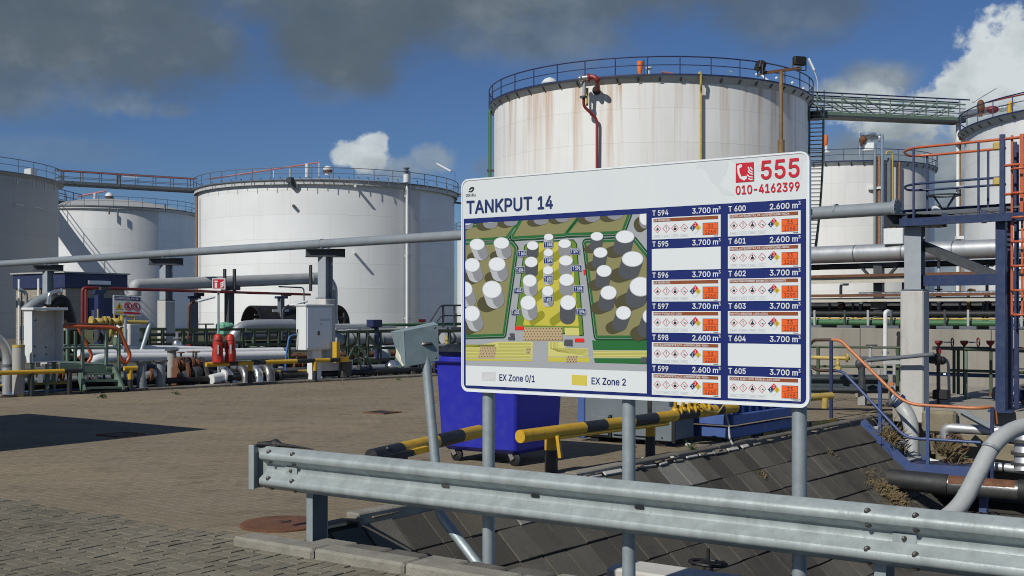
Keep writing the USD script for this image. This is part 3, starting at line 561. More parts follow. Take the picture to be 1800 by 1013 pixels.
tb = S(815, 387.4)[1]; tb2 = S(1416, 347)[1]; tb = (tb + tb2) / 2
blue = part(bd, 'blue_field', face(rrect(.016, .018, SW_ - .016, tb, .03).union(sbox(.016, .2, SW_ - .016, tb)), 1), 'ink_blue', smooth=False)
for px, zb in ((848.5, -.05), (1096, -1.6), (1397.5, -1.6)):
    s = S(px, 600)[0]; b = SO * V(1, 1, 0) + U * s + W * .066
    pst = part(bd, 'post', cyl(b + V(0, 0, zb), b + V(0, 0, 2.42), .0405, 20), 'galvanised_pole', smooth=60)
    for z in (1.32, 2.2): part(pst, 'clamp', ubox(b + V(0, 0, z) - W * .0 , .13, .055, .035, .004), 'dark_galvanised')
# head of the board
part(bd, 'title_word', px_text('TANKPUT', (820.4, 376), (935.5, 368.4), 21.6, bold=True), 'ink_text', smooth=False)
part(bd, 'title_number', px_text('14', (945.5, 367.8), (972, 366), 21.6, bold=True), 'ink_text', smooth=False)
part(bd, 'emergency_number', px_text('555', (1338, 315.5), (1406, 309.5), 31, bold=True), 'ink_red', smooth=False)
part(bd, 'telephone_number', px_text('010-4162399', (1293.5, 342.3), (1406, 334.6), 14.6, bold=True), 'ink_red', smooth=False)
part(bd, 'company_name', px_text('ODFJELL', (819.3, 346.2), (837.3, 344.6), 4.6), 'ink_dark', smooth=False)
def z7(x, y): return (810 + x / 9.474, 300 + y / 9.474)
lg = [SP([z7(*q) for q in [(140, 322), (160, 285), (195, 272), (228, 280), (205, 300), (190, 296), (165, 308), (158, 330)]]), SP([z7(*q) for q in [(228, 288), (212, 330), (185, 358), (125, 355), (150, 338), (165, 346), (190, 330), (204, 305)]])]
part(bd, 'company_emblem', face(unary_union(lg), 6), 'ink_dark', smooth=False)
def z8(x, y): return (1200 + x / 7.826, 260 + y / 7.826)
mp1 = SP([z8(*q) for q in [(175, 290), (205, 225), (330, 168), (480, 152), (600, 150), (640, 240), (600, 330), (560, 400), (545, 455), (500, 480), (520, 520), (560, 560), (680, 610), (720, 655), (640, 660), (540, 645), (515, 600), (470, 530), (400, 480), (360, 410), (320, 330), (260, 270)]])
mp2 = SP([z8(*q) for q in [(640, 150), (900, 112), (1040, 130), (1060, 190), (990, 190), (700, 205)]])
mp3 = SP([z8(*q) for q in [(1150, 112), (1400, 85), (1690, 60), (1715, 160), (1650, 200), (1640, 440), (1560, 470), (1330, 420), (1150, 440), (1100, 330), (1010, 330), (1000, 240), (1120, 190)]])
part(bd, 'pale_world_map', face(unary_union([mp1, mp2, mp3]), .6, .0003), 'ink_map', smooth=False)
ic = part(bd, 'fire_telephone_sign', face(SP([(1293.9, 287.6), (1325.2, 285.1), (1325.9, 318.8), (1293.6, 321.3)]), 4), 'ink_red', smooth=False)
hs = LineString([S(*z8(*q)) for q in [(790, 245), (765, 290), (775, 350), (800, 410), (850, 435)]]).buffer(.0062).union(LineString([S(*z8(*q)) for q in [(770, 265), (800, 250)]]).buffer(.009)).union(LineString([S(*z8(*q)) for q in [(830, 415), (868, 410)]]).buffer(.009))
fl = unary_union([LineString([S(*z8(*q)) for q in c]).buffer(.0032) for c in ([(905, 270), (920, 310), (960, 335)], [(935, 270), (960, 300)], [(905, 325), (925, 350), (962, 365)], [(892, 375), (920, 398), (960, 402)], [(910, 425), (935, 438), (962, 436)])])
part(ic, 'handset', face(hs, 5), 'ink_white', smooth=False); part(ic, 'flames', face(fl, 5), 'ink_white', smooth=False)
# ---- site plan
PICQ = [(819, 395), (1137.2, 374.4), (1137.2, 653), (819, 643)]
t_top, t_bot = (S(819, 395)[1] + S(1137, 374.4)[1]) / 2, (S(819, 643)[1] + S(1137, 653)[1]) / 2; s_l, s_r = S(819, 500)[0], S(1137.2, 500)[0]; t_leg = (S(819, 677.7)[1] + S(1137, 691.6)[1]) / 2
PIC = sbox(s_l, t_bot, s_r, t_top)
pic = part(bd, 'site_plan', face(PIC, 2), 'ink_road', smooth=False)
def pp(name, poly, lev, mat, clip=True):
    g = poly.intersection(PIC) if clip else poly
    if not g.is_empty:
        m = face(g, lev)
        if m is not None: part(pic, name, m, mat, smooth=False)
def lot(pts, lev=3):
    q = SP(pts).intersection(PIC); pp('hedge', q.buffer(.030), lev, 'ink_dark_green'); pp('hedge_line', q.buffer(.0185), lev + 1, 'ink_road_edge'); pp('lawn', q.buffer(.0165), lev + 2, 'ink_green'); pp('lot', q, lev + 3, 'ink_lot')
lot([(800, 431), (899, 430), (905, 438), (884, 587), (800, 589)])
lot([(800, 402), (893, 397), (914, 384), (890, 416), (800, 422)]); lot([(920, 386), (1016, 380), (992, 411), (903, 416)]); lot([(1024, 380), (1105, 374), (1093, 406), (1000, 410)])
lot([(1031, 428), (1113, 424), (1150, 470), (1150, 590), (1051, 590)])
zq = SP([(924, 434), (933, 428), (1007, 424), (1012, 430), (1024, 588), (908, 575)]); pp('hedge', zq.buffer(.011), 3, 'ink_dark_green'); pp('lawn', zq.buffer(.004), 4, 'ink_zone_green')
zy = SP([(948, 428), (1004, 424.5), (1018, 574), (920, 572)]); pp('zone', zy, 5, 'ink_zone')
pp('zone_pad', SP([(993, 576.5), (1018, 576.5), (1019, 590), (994, 590)]), 6, 'ink_zone_pale')
for cx, cy in ((950, 452), (949, 485), (947, 520), (944, 560), (982, 448), (984, 480), (984, 517), (980, 560)):
    q = LineString([S(cx + 8, cy - 6), S(cx - 7, cy + 5)]).buffer(.026).intersection(zq); pp('zone_shade', q, 6 + (0 if cx < 970 else 1), 'ink_zone_dim')
pp('zone_pipes', SP([(819, 611), (875, 601), (937, 601), (936, 631), (819, 630)]), 3, 'ink_zone_pale'); pp('zone_edge', SP([(819, 631), (936, 632), (936, 635), (819, 634)]), 3, 'ink_zone')
pp('zone_pipes', SP([(964, 601), (990, 601), (994, 612), (1034, 612.5), (1034, 627), (964, 627)]), 3, 'ink_zone_pale'); pp('zone_edge', SP([(964, 628), (1036, 628.5), (1037, 637), (964, 636)]), 3, 'ink_zone')
pp('zone_edge', SP([(819, 606), (872, 606), (868, 610.5), (819, 610.5)]), 3, 'ink_zone_dim')
pp('lawn', SP([(1041, 598.5), (1150, 599), (1150, 616), (1043, 615.5)]), 3, 'ink_green'); pp('zone_pipes', SP([(1043, 616.5), (1150, 617), (1150, 629), (1044, 629)]), 3, 'ink_zone_pale'); pp('lawn', SP([(1044, 629.8), (1150, 630), (1150, 641), (1046, 638)]), 3, 'ink_green')
lines = [LineString([S(819, y), S(934 if y > 606 else 930, y + .3)]).buffer(.0009) for y in (613.5, 616, 618.5, 621, 623.5, 626, 628.5)] + [LineString([S(876, y), S(934, y)]).buffer(.0009) for y in (603.5, 606, 608.5, 611)] + [LineString([S(968 + k * 2.4, 602), S(968 + k * 2.4, 613 + k), S(1033, 614 + k * 2.2)]).buffer(.0009) for k in range(6)] + [LineString([S(1044, y), S(1137, y + .5)]).buffer(.0009) for y in (618.5, 621, 623.5, 626)]
pp('pipe_lines', unary_union(lines), 4, 'ink_zone_line')
def dots(quad, nx, ny, r, lev, mats=('ink_dots', 'ink_dot')):
    q = [np.array(S(*p)) for p in quad]; pp('dotted_zone', Polygon(q), lev, mats[0]); ds = []
    for j in range(ny):
        for i in range(nx):
            a, b = (i + .5 + .25 * (-1) ** j) / nx, (j + .5) / ny; p = (q[0] * (1 - a) + q[1] * a) * (1 - b) + (q[3] * (1 - a) + q[2] * a) * b; ds.append(Point(*p).buffer(r, 3))
    pp('dots', unary_union(ds), lev + 1, mats[1])
dots([(922, 575.5), (989, 575.5), (989.5, 599), (920, 599)], 13, 5, .0036, 7); dots([(845, 609.5), (873, 609.5), (870, 629.5), (841, 629.5)], 6, 4, .0034, 5); dots([(925, 612), (933, 612), (932, 622), (926, 622)], 2, 2, .0034, 5); dots([(997, 625.5), (1015, 625.5), (1014, 637.5), (995, 637.5)], 4, 3, .0034, 5)
for q in ([(905.8, 574), (921, 574), (921, 580), (905.6, 580)], [(1011, 595), (1027, 595), (1027.5, 601.6), (1011, 601.4)], [(1025.5, 474.5), (1029, 474), (1030, 483), (1027, 483.5)]): pp('red_store', SP(q), 8, 'ink_bright_red')
for q in ([(896, 586), (905, 586), (905, 592), (898, 592)], [(894, 592.5), (905.5, 592.5), (905.5, 598), (894, 598)], [(993, 597), (1007, 597), (1007, 609), (992, 607)], [(1128, 628), (1140, 628), (1140, 638), (1126, 638)]): pp('grey_hut', SP(q), 8, 'ink_tank_dark')
def ptank(o, sc, cx, cy, rx, ry, bx, by, tone, lev=9, shadow=True):
    P_ = lambda x, y: S(o[0] + x / sc, o[1] + y / sc)
    el = lambda x, y, a, b: Polygon([P_(x + a * math.cos(t), y + b * math.sin(t)) for t in np.linspace(0, 2 * math.pi, 28, endpoint=False)])
    top = el(cx, cy, rx, ry); bot = el(bx, by, rx * .95, ry * .95)
    if shadow: pp('tank_shade', el(bx - rx * .9, by + ry * .45, rx * .95, ry * .9).union(bot).convex_hull, lev - 1, 'ink_lot_shade')
    body = top.union(bot).convex_hull; pp('tank_side', body, lev, tone); pp('tank_top', top, lev + 2, 'ink_tank_light'); pp('tank_top', affinity.scale(top, .93, .93), lev + 3, 'ink_tank_top')
    if tone != 'ink_tank_light':
        return
    pp('tank_side_shade', body.intersection(affinity.translate(body, rx * .95 / sc * .0034, 0)), lev + 1, 'ink_tank_mid')
Z1, Z2, Z4, K1, K4 = (810, 380), (970, 370), (970, 530), 5.628, 5.333
for a in ((70, 40, 60, 50, 70, 85), (295, 20, 75, 50, 297, 78), (500, 10, 72, 45, 500, 58), (800, -20, 75, 45, 798, 45), (1010, -40, 75, 45, 1010, 20)): ptank(Z1, K1, *a, 'ink_tank_mid')
for a in ((405, -10, 80, 55, 405, 65), (630, -30, 85, 55, 632, 42), (930, 70, 60, 80, 925, 105)): ptank(Z2, K1, *a, 'ink_tank_mid')
for a in ((168, 282, 75, 58, 205, 385), (408, 268, 78, 58, 434, 372), (118, 485, 78, 70, 152, 590), (365, 477, 85, 70, 395, 582), (45, 725, 78, 78, 85, 832), (315, 727, 97, 88, 345, 832), (115, 965, 82, 78, 152, 1068)): ptank(Z1, K1, *a, 'ink_tank_light', lev=9 if a[1] > 400 else 9)
for a in ((717, 293, 58, 45, 717, 378, 'ink_tank_dark'), (703, 455, 65, 53, 703, 555, 'ink_tank_dark'), (688, 640, 70, 62, 697, 740, 'ink_tank_light'), (672, 858, 78, 72, 690, 965, 'ink_tank_light'), (875, 208, 47, 33, 875, 298, 'ink_tank_light'), (872, 363, 48, 38, 872, 460, 'ink_tank_light'), (870, 537, 52, 43, 870, 645, 'ink_tank_light'), (867, 743, 58, 52, 870, 850, 'ink_tank_light')): ptank(Z1, K1, *a, shadow=False)
for a in ((133, 330, 64, 45, 133, 420, 'ink_tank_mid'), (145, 497, 70, 52, 140, 600, 'ink_tank_mid'), (153, 688, 75, 62, 150, 790, 'ink_tank_mid'), (167, 912, 80, 75, 160, 1055, 'ink_tank_dark')): ptank(Z2, K1, *a, shadow=False)
for a in ((452, 258, 63, 44, 440, 365), (487, 418, 70, 52, 470, 530), (523, 600, 75, 60, 502, 715), (567, 815, 82, 70, 540, 935), (730, 262, 94, 64, 700, 385), (805, 482, 108, 78, 765, 610), (885, 755, 112, 98, 835, 875)): ptank(Z2, K1, *a, 'ink_tank_dark')
for a in ((677, 108, 72, 65, 640, 218), (935, 140, 80, 75, 885, 270)): ptank(Z4, K4, *a, 'ink_tank_dark')
for nm, cx, cy in (('T 605', 919, 446), ('T 604', 915, 474.6), ('T 603', 911.5, 510.5), ('T 602', 907.5, 549), ('T 598', 965, 430), ('T 599', 965, 458), ('T 600', 964.5, 490.5), ('T 601', 964.3, 527), ('T 597', 1011.5, 442), ('T 596', 1014.5, 471.5), ('T 595', 1018, 507.7), ('T 594', 1022, 548)):
    s, t = S(cx, cy); pp('tag_rim', sbox(s - .0345, t - .019, s + .0345, t + .019), 12, 'ink_pale'); pp('tag', sbox(s - .0325, t - .017, s + .0325, t + .017), 13, 'ink_text')
    part(pic, 'tag_lettering', lettering(nm, s - .027, t - .011, .022, .054, 14, True), 'ink_white', smooth=False)
leg = part(bd, 'legend', face(sbox(s_l, t_leg, s_r, t_bot), 2), 'ink_white', smooth=False)
ql = [(847.5, 653.5), (872, 654.5), (871.5, 670), (847.2, 669)]; part(leg, 'dotted_key', face(SP(ql), 3), 'ink_pale', smooth=False)
q = [np.array(S(*p)) for p in ql]; part(leg, 'key_dots', face(unary_union([Point(*((q[0] * (1 - a) + q[1] * a) * (1 - b) + (q[3] * (1 - a) + q[2] * a) * b)).buffer(.0017, 3) for j in range(8) for i in range(12) for a, b in [((i + .5 + .25 * (-1) ** j) / 12, (j + .5) / 8)]]), 4), 'ink_brown', smooth=False)
part(leg, 'yellow_key', face(SP([(1005.3, 659), (1032, 660), (1032, 678.5), (1005.3, 676.5)]), 3), 'ink_legend', smooth=False)
part(leg, 'legend_lettering', px_text('EX Zone 0/1', (878, 669), (940.5, 672), 11, 4, True), 'ink_text', smooth=False); part(leg, 'legend_lettering', px_text('EX Zone 2', (1040, 675), (1100.5, 678.5), 11.6, 4, True), 'ink_text', smooth=False)
# ---- data panels
DIS = 'DISTILLATES(PETR.),C3-6,PIPERYLENE-RICH'
ROWS = [[('T 594', '3.700', 'C9 RESIN OIL', '30', '1268', '120'), ('T 595', '3.700', None), ('T 596', '3.700', 'C9 RESIN OIL', '30', '1268', '120'), ('T 597', '3.700', 'HEAVY PYGAS (C5-C10)', '33', '1993', '240'), ('T 598', '2.600', DIS, '33', '1268', '132'), ('T 599', '2.600', DIS, '33', '1268', '132')],
        [('T 600', '2.600', DIS, '33', '1268', '132'), ('T 601', '2.600', DIS, '33', '1268', '132'), ('T 602', '3.700', 'PYGAS DEBUTANISED AROMATIC CONDENSATE', '33', '3295', '230'), ('T 603', '3.700', 'NAPHTA (BENZENE >10%<50%)', '33', '1268', '230'), ('T 604', '3.700', None), ('T 605', '3.700', 'LICHTE OLIE > 50% AROM.B >10%<50%', '33', '1268', '130')]]
COLS = [(S(1146.2, 500)[0], S(1267.2, 500)[0]), (S(1279.8, 500)[0], S(1407.8, 500)[0])]
r0 = (S(1146, 384.5)[1] + S(1280, 375.5)[1]) / 2; r5 = (S(1146, 656)[1] + S(1280, 660.5)[1]) / 2; pitch = (r0 - r5) / 5; ph = .1265
def glyph(kind, cx, cy, r):
    C = lambda *pts: Polygon([(cx + x * r, cy + y * r) for x, y in pts])
    if kind == 0: return unary_union([C((-.3, -.25), (-.32, .05), (-.12, .1), (-.05, .5), (.12, .2), (.3, .12), (.28, -.25)), C((-.35, -.4), (.35, -.4), (.35, -.32), (-.35, -.32))])
    if kind == 1: return unary_union([C((-.09, .5), (.09, .5), (.05, -.15), (-.05, -.15)), Point(cx, cy - .32 * r).buffer(.09 * r, 4)])
    if kind == 2: return unary_union([Point(cx, cy + .38 * r).buffer(.17 * r, 5), C((-.42, -.05), (0, .22), (.42, -.05), (.3, -.45), (-.3, -.45)), C((-.08, .3), (.08, .3), (.08, .1), (-.08, .1))])
    return unary_union([C((-.05, -.3), (.5, -.32), (.5, -.24), (0, -.2)), C((-.35, -.15), (-.28, -.15), (-.2, .35), (-.26, .36)), C((-.15, -.1), (.25, -.18), (.4, -.02), (.1, .02))])
for ci, (x0, x1) in enumerate(COLS):
    w = x1 - x0
    for ri, row in enumerate(ROWS[ci]):
        top = r0 - pitch * ri; bot = top - ph
        pn = part(bd, 'data_panel', face(sbox(x0, bot, x1, top), 3), 'ink_white', smooth=False)
        part(pn, 'panel_title', lettering(row[0], x0 + .003, top + .013, .030, .104, 4, True), 'ink_white', smooth=False)
        part(pn, 'panel_volume', cat(lettering(row[1] + ' m', x1 - .176, top + .013, .030, .160, 4, True), lettering('3', x1 - .0135, top + .030, .017, .0125, 4, True)), 'ink_white', smooth=False)
        if row[2] is None: continue
        X = lambda a: x0 + a * w
        Y = lambda b: top - b * ph
        hb = part(pn, 'header_bar', face(sbox(X(.025), Y(.2), X(.965), Y(.045)), 4), 'ink_brown', smooth=False)
        part(pn, 'substance_name', lettering(row[2], X(.035), Y(.162), .0105, min(.84 * w, len(row[2]) * .0088), 5, True), 'ink_pale', smooth=False)
        for k, cx in enumerate((.085, .215, .345, .478)):
            c = (X(cx), Y(.52)); r = .056 * w; dm = lambda q: Polygon([(c[0] + q, c[1]), (c[0], c[1] + q), (c[0] - q, c[1]), (c[0], c[1] - q)])
            hd = part(pn, 'hazard_diamond', face(dm(r).difference(dm(r * .84)), 4), 'ink_red', smooth=False); part(pn, 'hazard_symbol', face(glyph(k, c[0], c[1], r), 4), 'ink_dark', smooth=False)
            q = sbox(c[0] - .055 * w, Y(.925), c[0] + .055 * w, Y(.81)); part(pn, 'caption_box', face(q.difference(q.buffer(-.0013)).union(sbox(c[0] - .032 * w, Y(.875), c[0] + .032 * w, Y(.855))), 4), 'ink_fine', smooth=False)
        c = (X(.64), Y(.545)); h = .042 * w
        for (dx, dy), mt, ch in (((0, 1), 'ink_red', row[5][1]), ((-1, 0), 'ink_text', row[5][0]), ((1, 0), 'ink_yellow', row[5][2]), ((0, -1), None, '')):
            a = (c[0] + dx * h, c[1] + dy * h); dq = lambda q: Polygon([(a[0] + q, a[1]), (a[0], a[1] + q), (a[0] - q, a[1]), (a[0], a[1] - q)])
            if mt: part(pn, 'rating_square', face(dq(h * .97), 4), mt, smooth=False); part(pn, 'rating_number', lettering(ch, a[0] - .0048, a[1] - .0085, .017, .0096, 5), 'ink_white' if mt != 'ink_yellow' else 'ink_brown', smooth=False)
            else: part(pn, 'rating_square', face(dq(h * .97).difference(dq(h * .87)), 4), 'ink_fine', smooth=False)
        op = part(pn, 'orange_plate', face(sbox(X(.745), Y(.895), X(.965), Y(.34)), 4), 'ink_dark', smooth=False)
        for y0, y1 in ((.61, .36), (.88, .625)): part(pn, 'orange_field', face(sbox(X(.75), Y(y0), X(.96), Y(y1)), 5), 'ink_orange', smooth=False)
        part(pn, 'plate_number', lettering(row[3], X(.815), Y(.575), .023, .08 * w, 6), 'ink_dark', smooth=False); part(pn, 'plate_number', lettering(row[4], X(.78), Y(.85), .023, .15 * w, 6), 'ink_dark', smooth=False)
        part(pn, 'fine_print', face(sbox(X(.9), Y(.965), X(.965), Y(.935)), 4), 'ink_dark', smooth=False)
part(bd, 'fine_print', face(sbox(SW_ - .1, .036, SW_ - .045, .045), 3), 'ink_pale', smooth=False)
# ================================================================== GUARD RAIL
RB = V(1.505, 6.02, 0) + W * .075; RZ = .511
def rail_pt(px):
    k = (px - 900) / F; t = (k * RB[1] - RB[0]) / (U[0] - k * U[1]); return t
PROF = [(.0, .155), (.012, .1545), (.07, .124), (.08, .112), (.083, .1), (.083, .085), (.078, .072), (.02, .034), (.008, .026), (.003, .012)]
PROF = PROF + [(a, -b) for a, b in PROF[::-1]]
def wbeam(t0, t1, out=0.0, base=None, prof=PROF, d=U, n=-W):
    base = RB + V(0, 0, RZ) if base is None else base; k = 14; v, f = [], []
    m = len(prof)
    for i in range(k + 1):
        p = base + d * (t0 + (t1 - t0) * i / k)
        for a, b in prof: v.append(p + n * (a + out) + ZUP * b)
        for a, b in prof: v.append(p + n * (a + out - .0035) + ZUP * b)
    for i in range(k):
        o, q = i * 2 * m, (i + 1) * 2 * m
        for j in range(m - 1):
            f += [(o + j, o + j + 1, q + j + 1), (o + j, q + j + 1, q + j), (o + m + j, q + m + j + 1, o + m + j + 1), (o + m + j, q + m + j, q + m + j + 1)]
        for a, b in ((0, m), (m - 1, 2 * m - 1)): f += [(o + a, q + a, q + b), (o + a, q + b, o + b)]
    for o in (0, k * 2 * m):
        for j in range(m - 1): f += [(o + j, o + m + j, o + m + j + 1), (o + j, o + m + j + 1, o + j + 1)]
    t = trimesh.Trimesh(np.array(v), f, process=False); return t
tE = rail_pt(470); tS = rail_pt(1512)
gr_ = thing('guard_rail', 'long galvanised steel crash barrier in the foreground below the notice board', 'guard rail', RB + U * tE)
part(gr_, 'beam', wbeam(tE - .0, tS + .32), 'galvanised', smooth=30)
part(gr_, 'beam', wbeam(tS, tS + 4.6, .004), 'galvanised', smooth=30, label='right hand length of the beam, lapped over the left one')
# closed end: upright plate with folded lips and a dark cap
e = RB + U * tE + V(0, 0, RZ)
part(gr_, 'end_plate', [frame_box(e - U * .085 - W * .075, U, W, ZUP, .055, .014, .33, .004), frame_box(e - U * .109 - W * .02, U, W, ZUP, .006, .12, .325), frame_box(e - U * .04 + W * .01, U, W, ZUP, .14, .006, .31)], 'galvanised')
part(gr_, 'end_cap', [tube([e - U * .10 + W * .0 + V(0, 0, .161), e + U * .05 + W * .04 + V(0, 0, .168), e + U * .42 + W * .045 + V(0, 0, .157)], [.02, .045, .004], 10, .05)], 'hose_black')
part(gr_, 'back_roll', [cyl(e + U * .22 + W * .10 - V(0, 0, .13), e + U * .45 + W * .1 - V(0, 0, .13), .05, 14)], 'rust_brown')
def bolt(t, z, out, mat='bolt_steel', r=.019):
    c = RB + U * t + V(0, 0, RZ + z) - W * out; return ball(c, r, (1, .55, 1), 1)
for t0 in (tE + .09, tS + .06):
    for dt in (0, .24):
        for z, o in ((.125, .07), (.055, .055), (-.068, .075), (-.137, .04)): part(gr_, 'bolt', bolt(t0 + dt, z, o), 'bolt_steel', smooth=60)
    c = RB + U * (t0 + .17) + V(0, 0, RZ - .005) - W * .012; part(gr_, 'washer_plate', ubox(c, .12, .006, .05), 'galvanised'); part(gr_, 'bolt', bolt(t0 + .17, -.005, .018, r=.015), 'bolt_steel', smooth=60)
for px in (372 / 2.578 + 640, 942, 1125):
    t = rail_pt(px); c = RB + U * t + V(0, 0, RZ + .006) - W * .0095
    part(gr_, 'slot', poly_mesh(LineString([(-.022, 0), (.022, 0)]).buffer(.0095, 5), .002, c, U, ZUP, -W), 'hose_black' if px > 800 else 'bolt_steel', smooth=False)
for px in (541, 1545, 3600):
    t = rail_pt(px); b = RB + U * t + W * .02; zb = -.02 if px < 900 else -.6
    part(gr_, 'post_flange', ubox(b + V(0, 0, (zb + .62) / 2), .06, .006, .62 - zb), 'galvanised_pole', smooth=False)
    part(gr_, 'post_flange', [ubox(b + U * .0 + W * .152 + V(0, 0, (zb + .62) / 2), .06, .006, .62 - zb)], 'post_zinc', smooth=False)
    part(gr_, 'post_web', ubox(b + U * .027 + W * .075 + V(0, 0, (zb + .62) / 2), .006, .146, .62 - zb), 'dark_galvanised', smooth=False)
    part(gr_, 'spacer', ubox(b - W * .004 + V(0, 0, RZ), .12, .012, .2), 'dark_galvanised', smooth=False)
# ================================================================== THINGS ON THE YARD
# rusty round manhole cover beside the rail's end
mc = V(-1.79, 8.82, .014)
mh = thing('manhole_cover', 'round rusty iron manhole cover beside the end of the guard rail', 'manhole cover', mc)
part(mh, 'lid', lathe(mc, [(.001, .012), (.06, .012), (.30, .012), (.315, .004), (.315, -.01)], 40), 'rust_brown', smooth=30)
part(mh, 'pick_hole', lathe(mc + V(.02, .03, .0135), [(.001, .001), (.055, .001), (.055, -.001)], 18), 'pipe_black')
part(mh, 'pick_bar', frame_box(mc + V(.02, .03, .016), U, W, ZUP, .03, .11, .004), 'rust_brown')
# bent pole with box
bp = [at(743.5, 577, 7.95), at(765.5, 815, 7.85), at(774, 906, 7.8), at(846, 1000, 7.55)]
pl = thing('sign_pole', 'leaning galvanised pole left of the notice board, bent below the rail', 'pole', bp[2] * V(1, 1, 0))
part(pl, 'pole', tube(bp, .0335, 16, .05), 'galvanised_pole', smooth=60)
# hooded box on the pole: five-sided folded steel, open at the bottom left
bx = thing('sheet_metal_box', 'light blue grey sheet metal hood clamped to the leaning pole', 'metal hood', at(737, 620, 7.85))
hn = unit(V(-.10, -.995, 0.0)); hx = V(-hn[1], hn[0], 0) if hn[1] < 0 else V(hn[1], -hn[0], 0)
Yb = 7.80
q = [at(709, 582.5, Yb), at(770, 570, 7.95), at(771.5, 634, 7.95), at(712, 645, Yb)]                 # back plate towards the viewer
g = [at(687, 583, 8.12), at(762, 566, 8.25)]; g2 = [at(698, 624, 8.12)]
def plate(pts, th, n):
    pts = np.array(pts); n = unit(n); k = len(pts); v = np.concatenate([pts, pts + n * th]); f = []
    for i in range(1, k - 1): f += [(0, i, i + 1), (k, k + i + 1, k + i)]
    for i in range(k): j = (i + 1) % k; f += [(i, k + i, k + j), (i, k + j, j)]
    m = trimesh.Trimesh(v, f, process=False); m.fix_normals(); return m
part(bx, 'back_plate', plate(q, .004, V(0, 1, 0)), 'glove_grey', smooth=False)
part(bx, 'side_plate', plate([q[0], q[3], g2[0], at(693, 606, 8.12), g[0]], .004, V(1, .2, 0)), 'glove_grey', smooth=False)
part(bx, 'top_plate', plate([q[0], q[1], g[1], g[0]], .004, V(0, 0, -1)), 'glove_grey', smooth=False)
part(bx, 'right_plate', plate([q[1], q[2], at(764, 628, 8.25), g[1]], .004, V(-1, 0, 0)), 'glove_grey', smooth=False)
part(bx, 'inner_flap', plate([at(697, 612, 8.05), at(711, 640, 7.9), at(708, 645, 7.9), at(695, 627, 8.05)], .004, V(0, 1, 0)), 'cream_plastic', smooth=False)
for p in ((716, 588), (765, 576), (767, 629), (718, 638)): part(bx, 'rivet', ball(at(p[0], p[1], 7.86) - V(0, .03, 0), .009, (1, .6, 1), 1), 'bolt_steel')
c = at(747, 606, 7.93); part(bx, 'clamp', ring(c, .046, .012, unit(bp[1] - bp[0]), 20, 6), 'bolt_steel'); part(bx, 'clamp_bolt', cyl(c + V(-.075, .0, 0), c + V(-.045, 0, 0), .018, 10), 'bolt_steel')
# blue waste container on castors; site grid
bc = ground_at(907, 824) + V(0, .0, 0)                               # near corner of the body
bl = thing('waste_bin', 'big blue plastic four wheeled waste bin with black lid behind the notice board', 'waste bin', bc)
bw, bd_ = 1.10, .98                                                   # along -U and along +W
zb0, zb1 = .13, 1.10
def tub(w0, d0, z0, w1, d1, z1, r=.06, n=5):
    def loop(w, d, z):
        c = bc - U * bw / 2 + W * bd_ / 2; o = []
        for sx, sy, a0 in ((1, 1, 0), (-1, 1, 90), (-1, -1, 180), (1, -1, 270)):
            for k in range(n):
                a = math.radians(a0 + 90 * k / (n - 1)); o.append(c + U * (sx * (w / 2 - r) + r * math.cos(a)) + W * (sy * (d / 2 - r) + r * math.sin(a)) + V(0, 0, z))
        return o
    L = [loop(w0 - .1, d0 - .1, z0), loop(w0, d0, z0 + .05), loop(w1, d1, z1)]; k = len(L[0]); v = np.array(sum(L, [])); f = []
    for l in range(2):
        for i in range(k): j = (i + 1) % k; f += [(l * k + i, l * k + j, (l + 1) * k + j), (l * k + i, (l + 1) * k + j, (l + 1) * k + i)]
    for i in range(1, k - 1): f += [(0, i + 1, i), (2 * k, 2 * k + i, 2 * k + i + 1)]
    return trimesh.Trimesh(v, f, process=False)
part(bl, 'tub', tub(bw * .93, bd_ * .9, zb0, bw, bd_, zb1), 'bin_blue', smooth=40)
bcen = bc - U * bw / 2 + W * bd_ / 2
part(bl, 'rim', [ubox(bcen + V(0, 0, zb1 + .03), bw + .1, bd_ + .1, .07, .02)], 'bin_blue')
part(bl, 'handle_frame', [ubox(bcen - U * (bw / 2 + .06) + W * s * .33 + V(0, 0, zb1 - .06), .1, .05, .16, .01) for s in (-1, 1)] + [ubox(bcen - U * (bw / 2 + .05) + V(0, 0, zb1 + .02), .14, bd_ * .92, .05, .012)], 'bin_blue')
part(bl, 'handle_bar', cyl(bcen - U * (bw / 2 + .08) - W * .4 + V(0, 0, zb1 - .1), bcen - U * (bw / 2 + .08) + W * .4 + V(0, 0, zb1 - .1), .018, 10), 'bin_lid')
lid = tub(bw + .02, bd_ + .02, zb1 + .07, bw * .82, bd_ * .86, zb1 + .20, .05); part(bl, 'lid', lid, 'bin_lid', smooth=35)
for i in range(3): part(bl, 'lid_rib', ubox(bcen + U * (-.3 + .3 * i) + V(0, 0, zb1 + .205), .03, bd_ * .8, .02, .004), 'bin_lid')
for su, sw in ((-1, -1), (1, -1), (-1, 1), (1, 1)):
    c = bcen + U * su * (bw / 2 - .16) + W * sw * (bd_ / 2 - .14)
    wh = part(bl, 'castor', [frame_box(c + V(0, 0, .155), U, W, ZUP, .1, .1, .02), bar(c + V(0, 0, .15) + W * .035, c + U * .045 + W * .035 + V(0, 0, .075), .01, .05), bar(c + V(0, 0, .15) - W * .035, c + U * .045 - W * .035 + V(0, 0, .075), .01, .05)], 'bright_steel', smooth=False)
    part(wh, 'wheel', lathe(c + U * .05 - W * .022 + V(0, 0, .076), [(.01, 0), (.06, 0), (.074, .008), (.074, .036), (.06, .044), (.01, .044)], 22, W), 'hose_black', smooth=40)
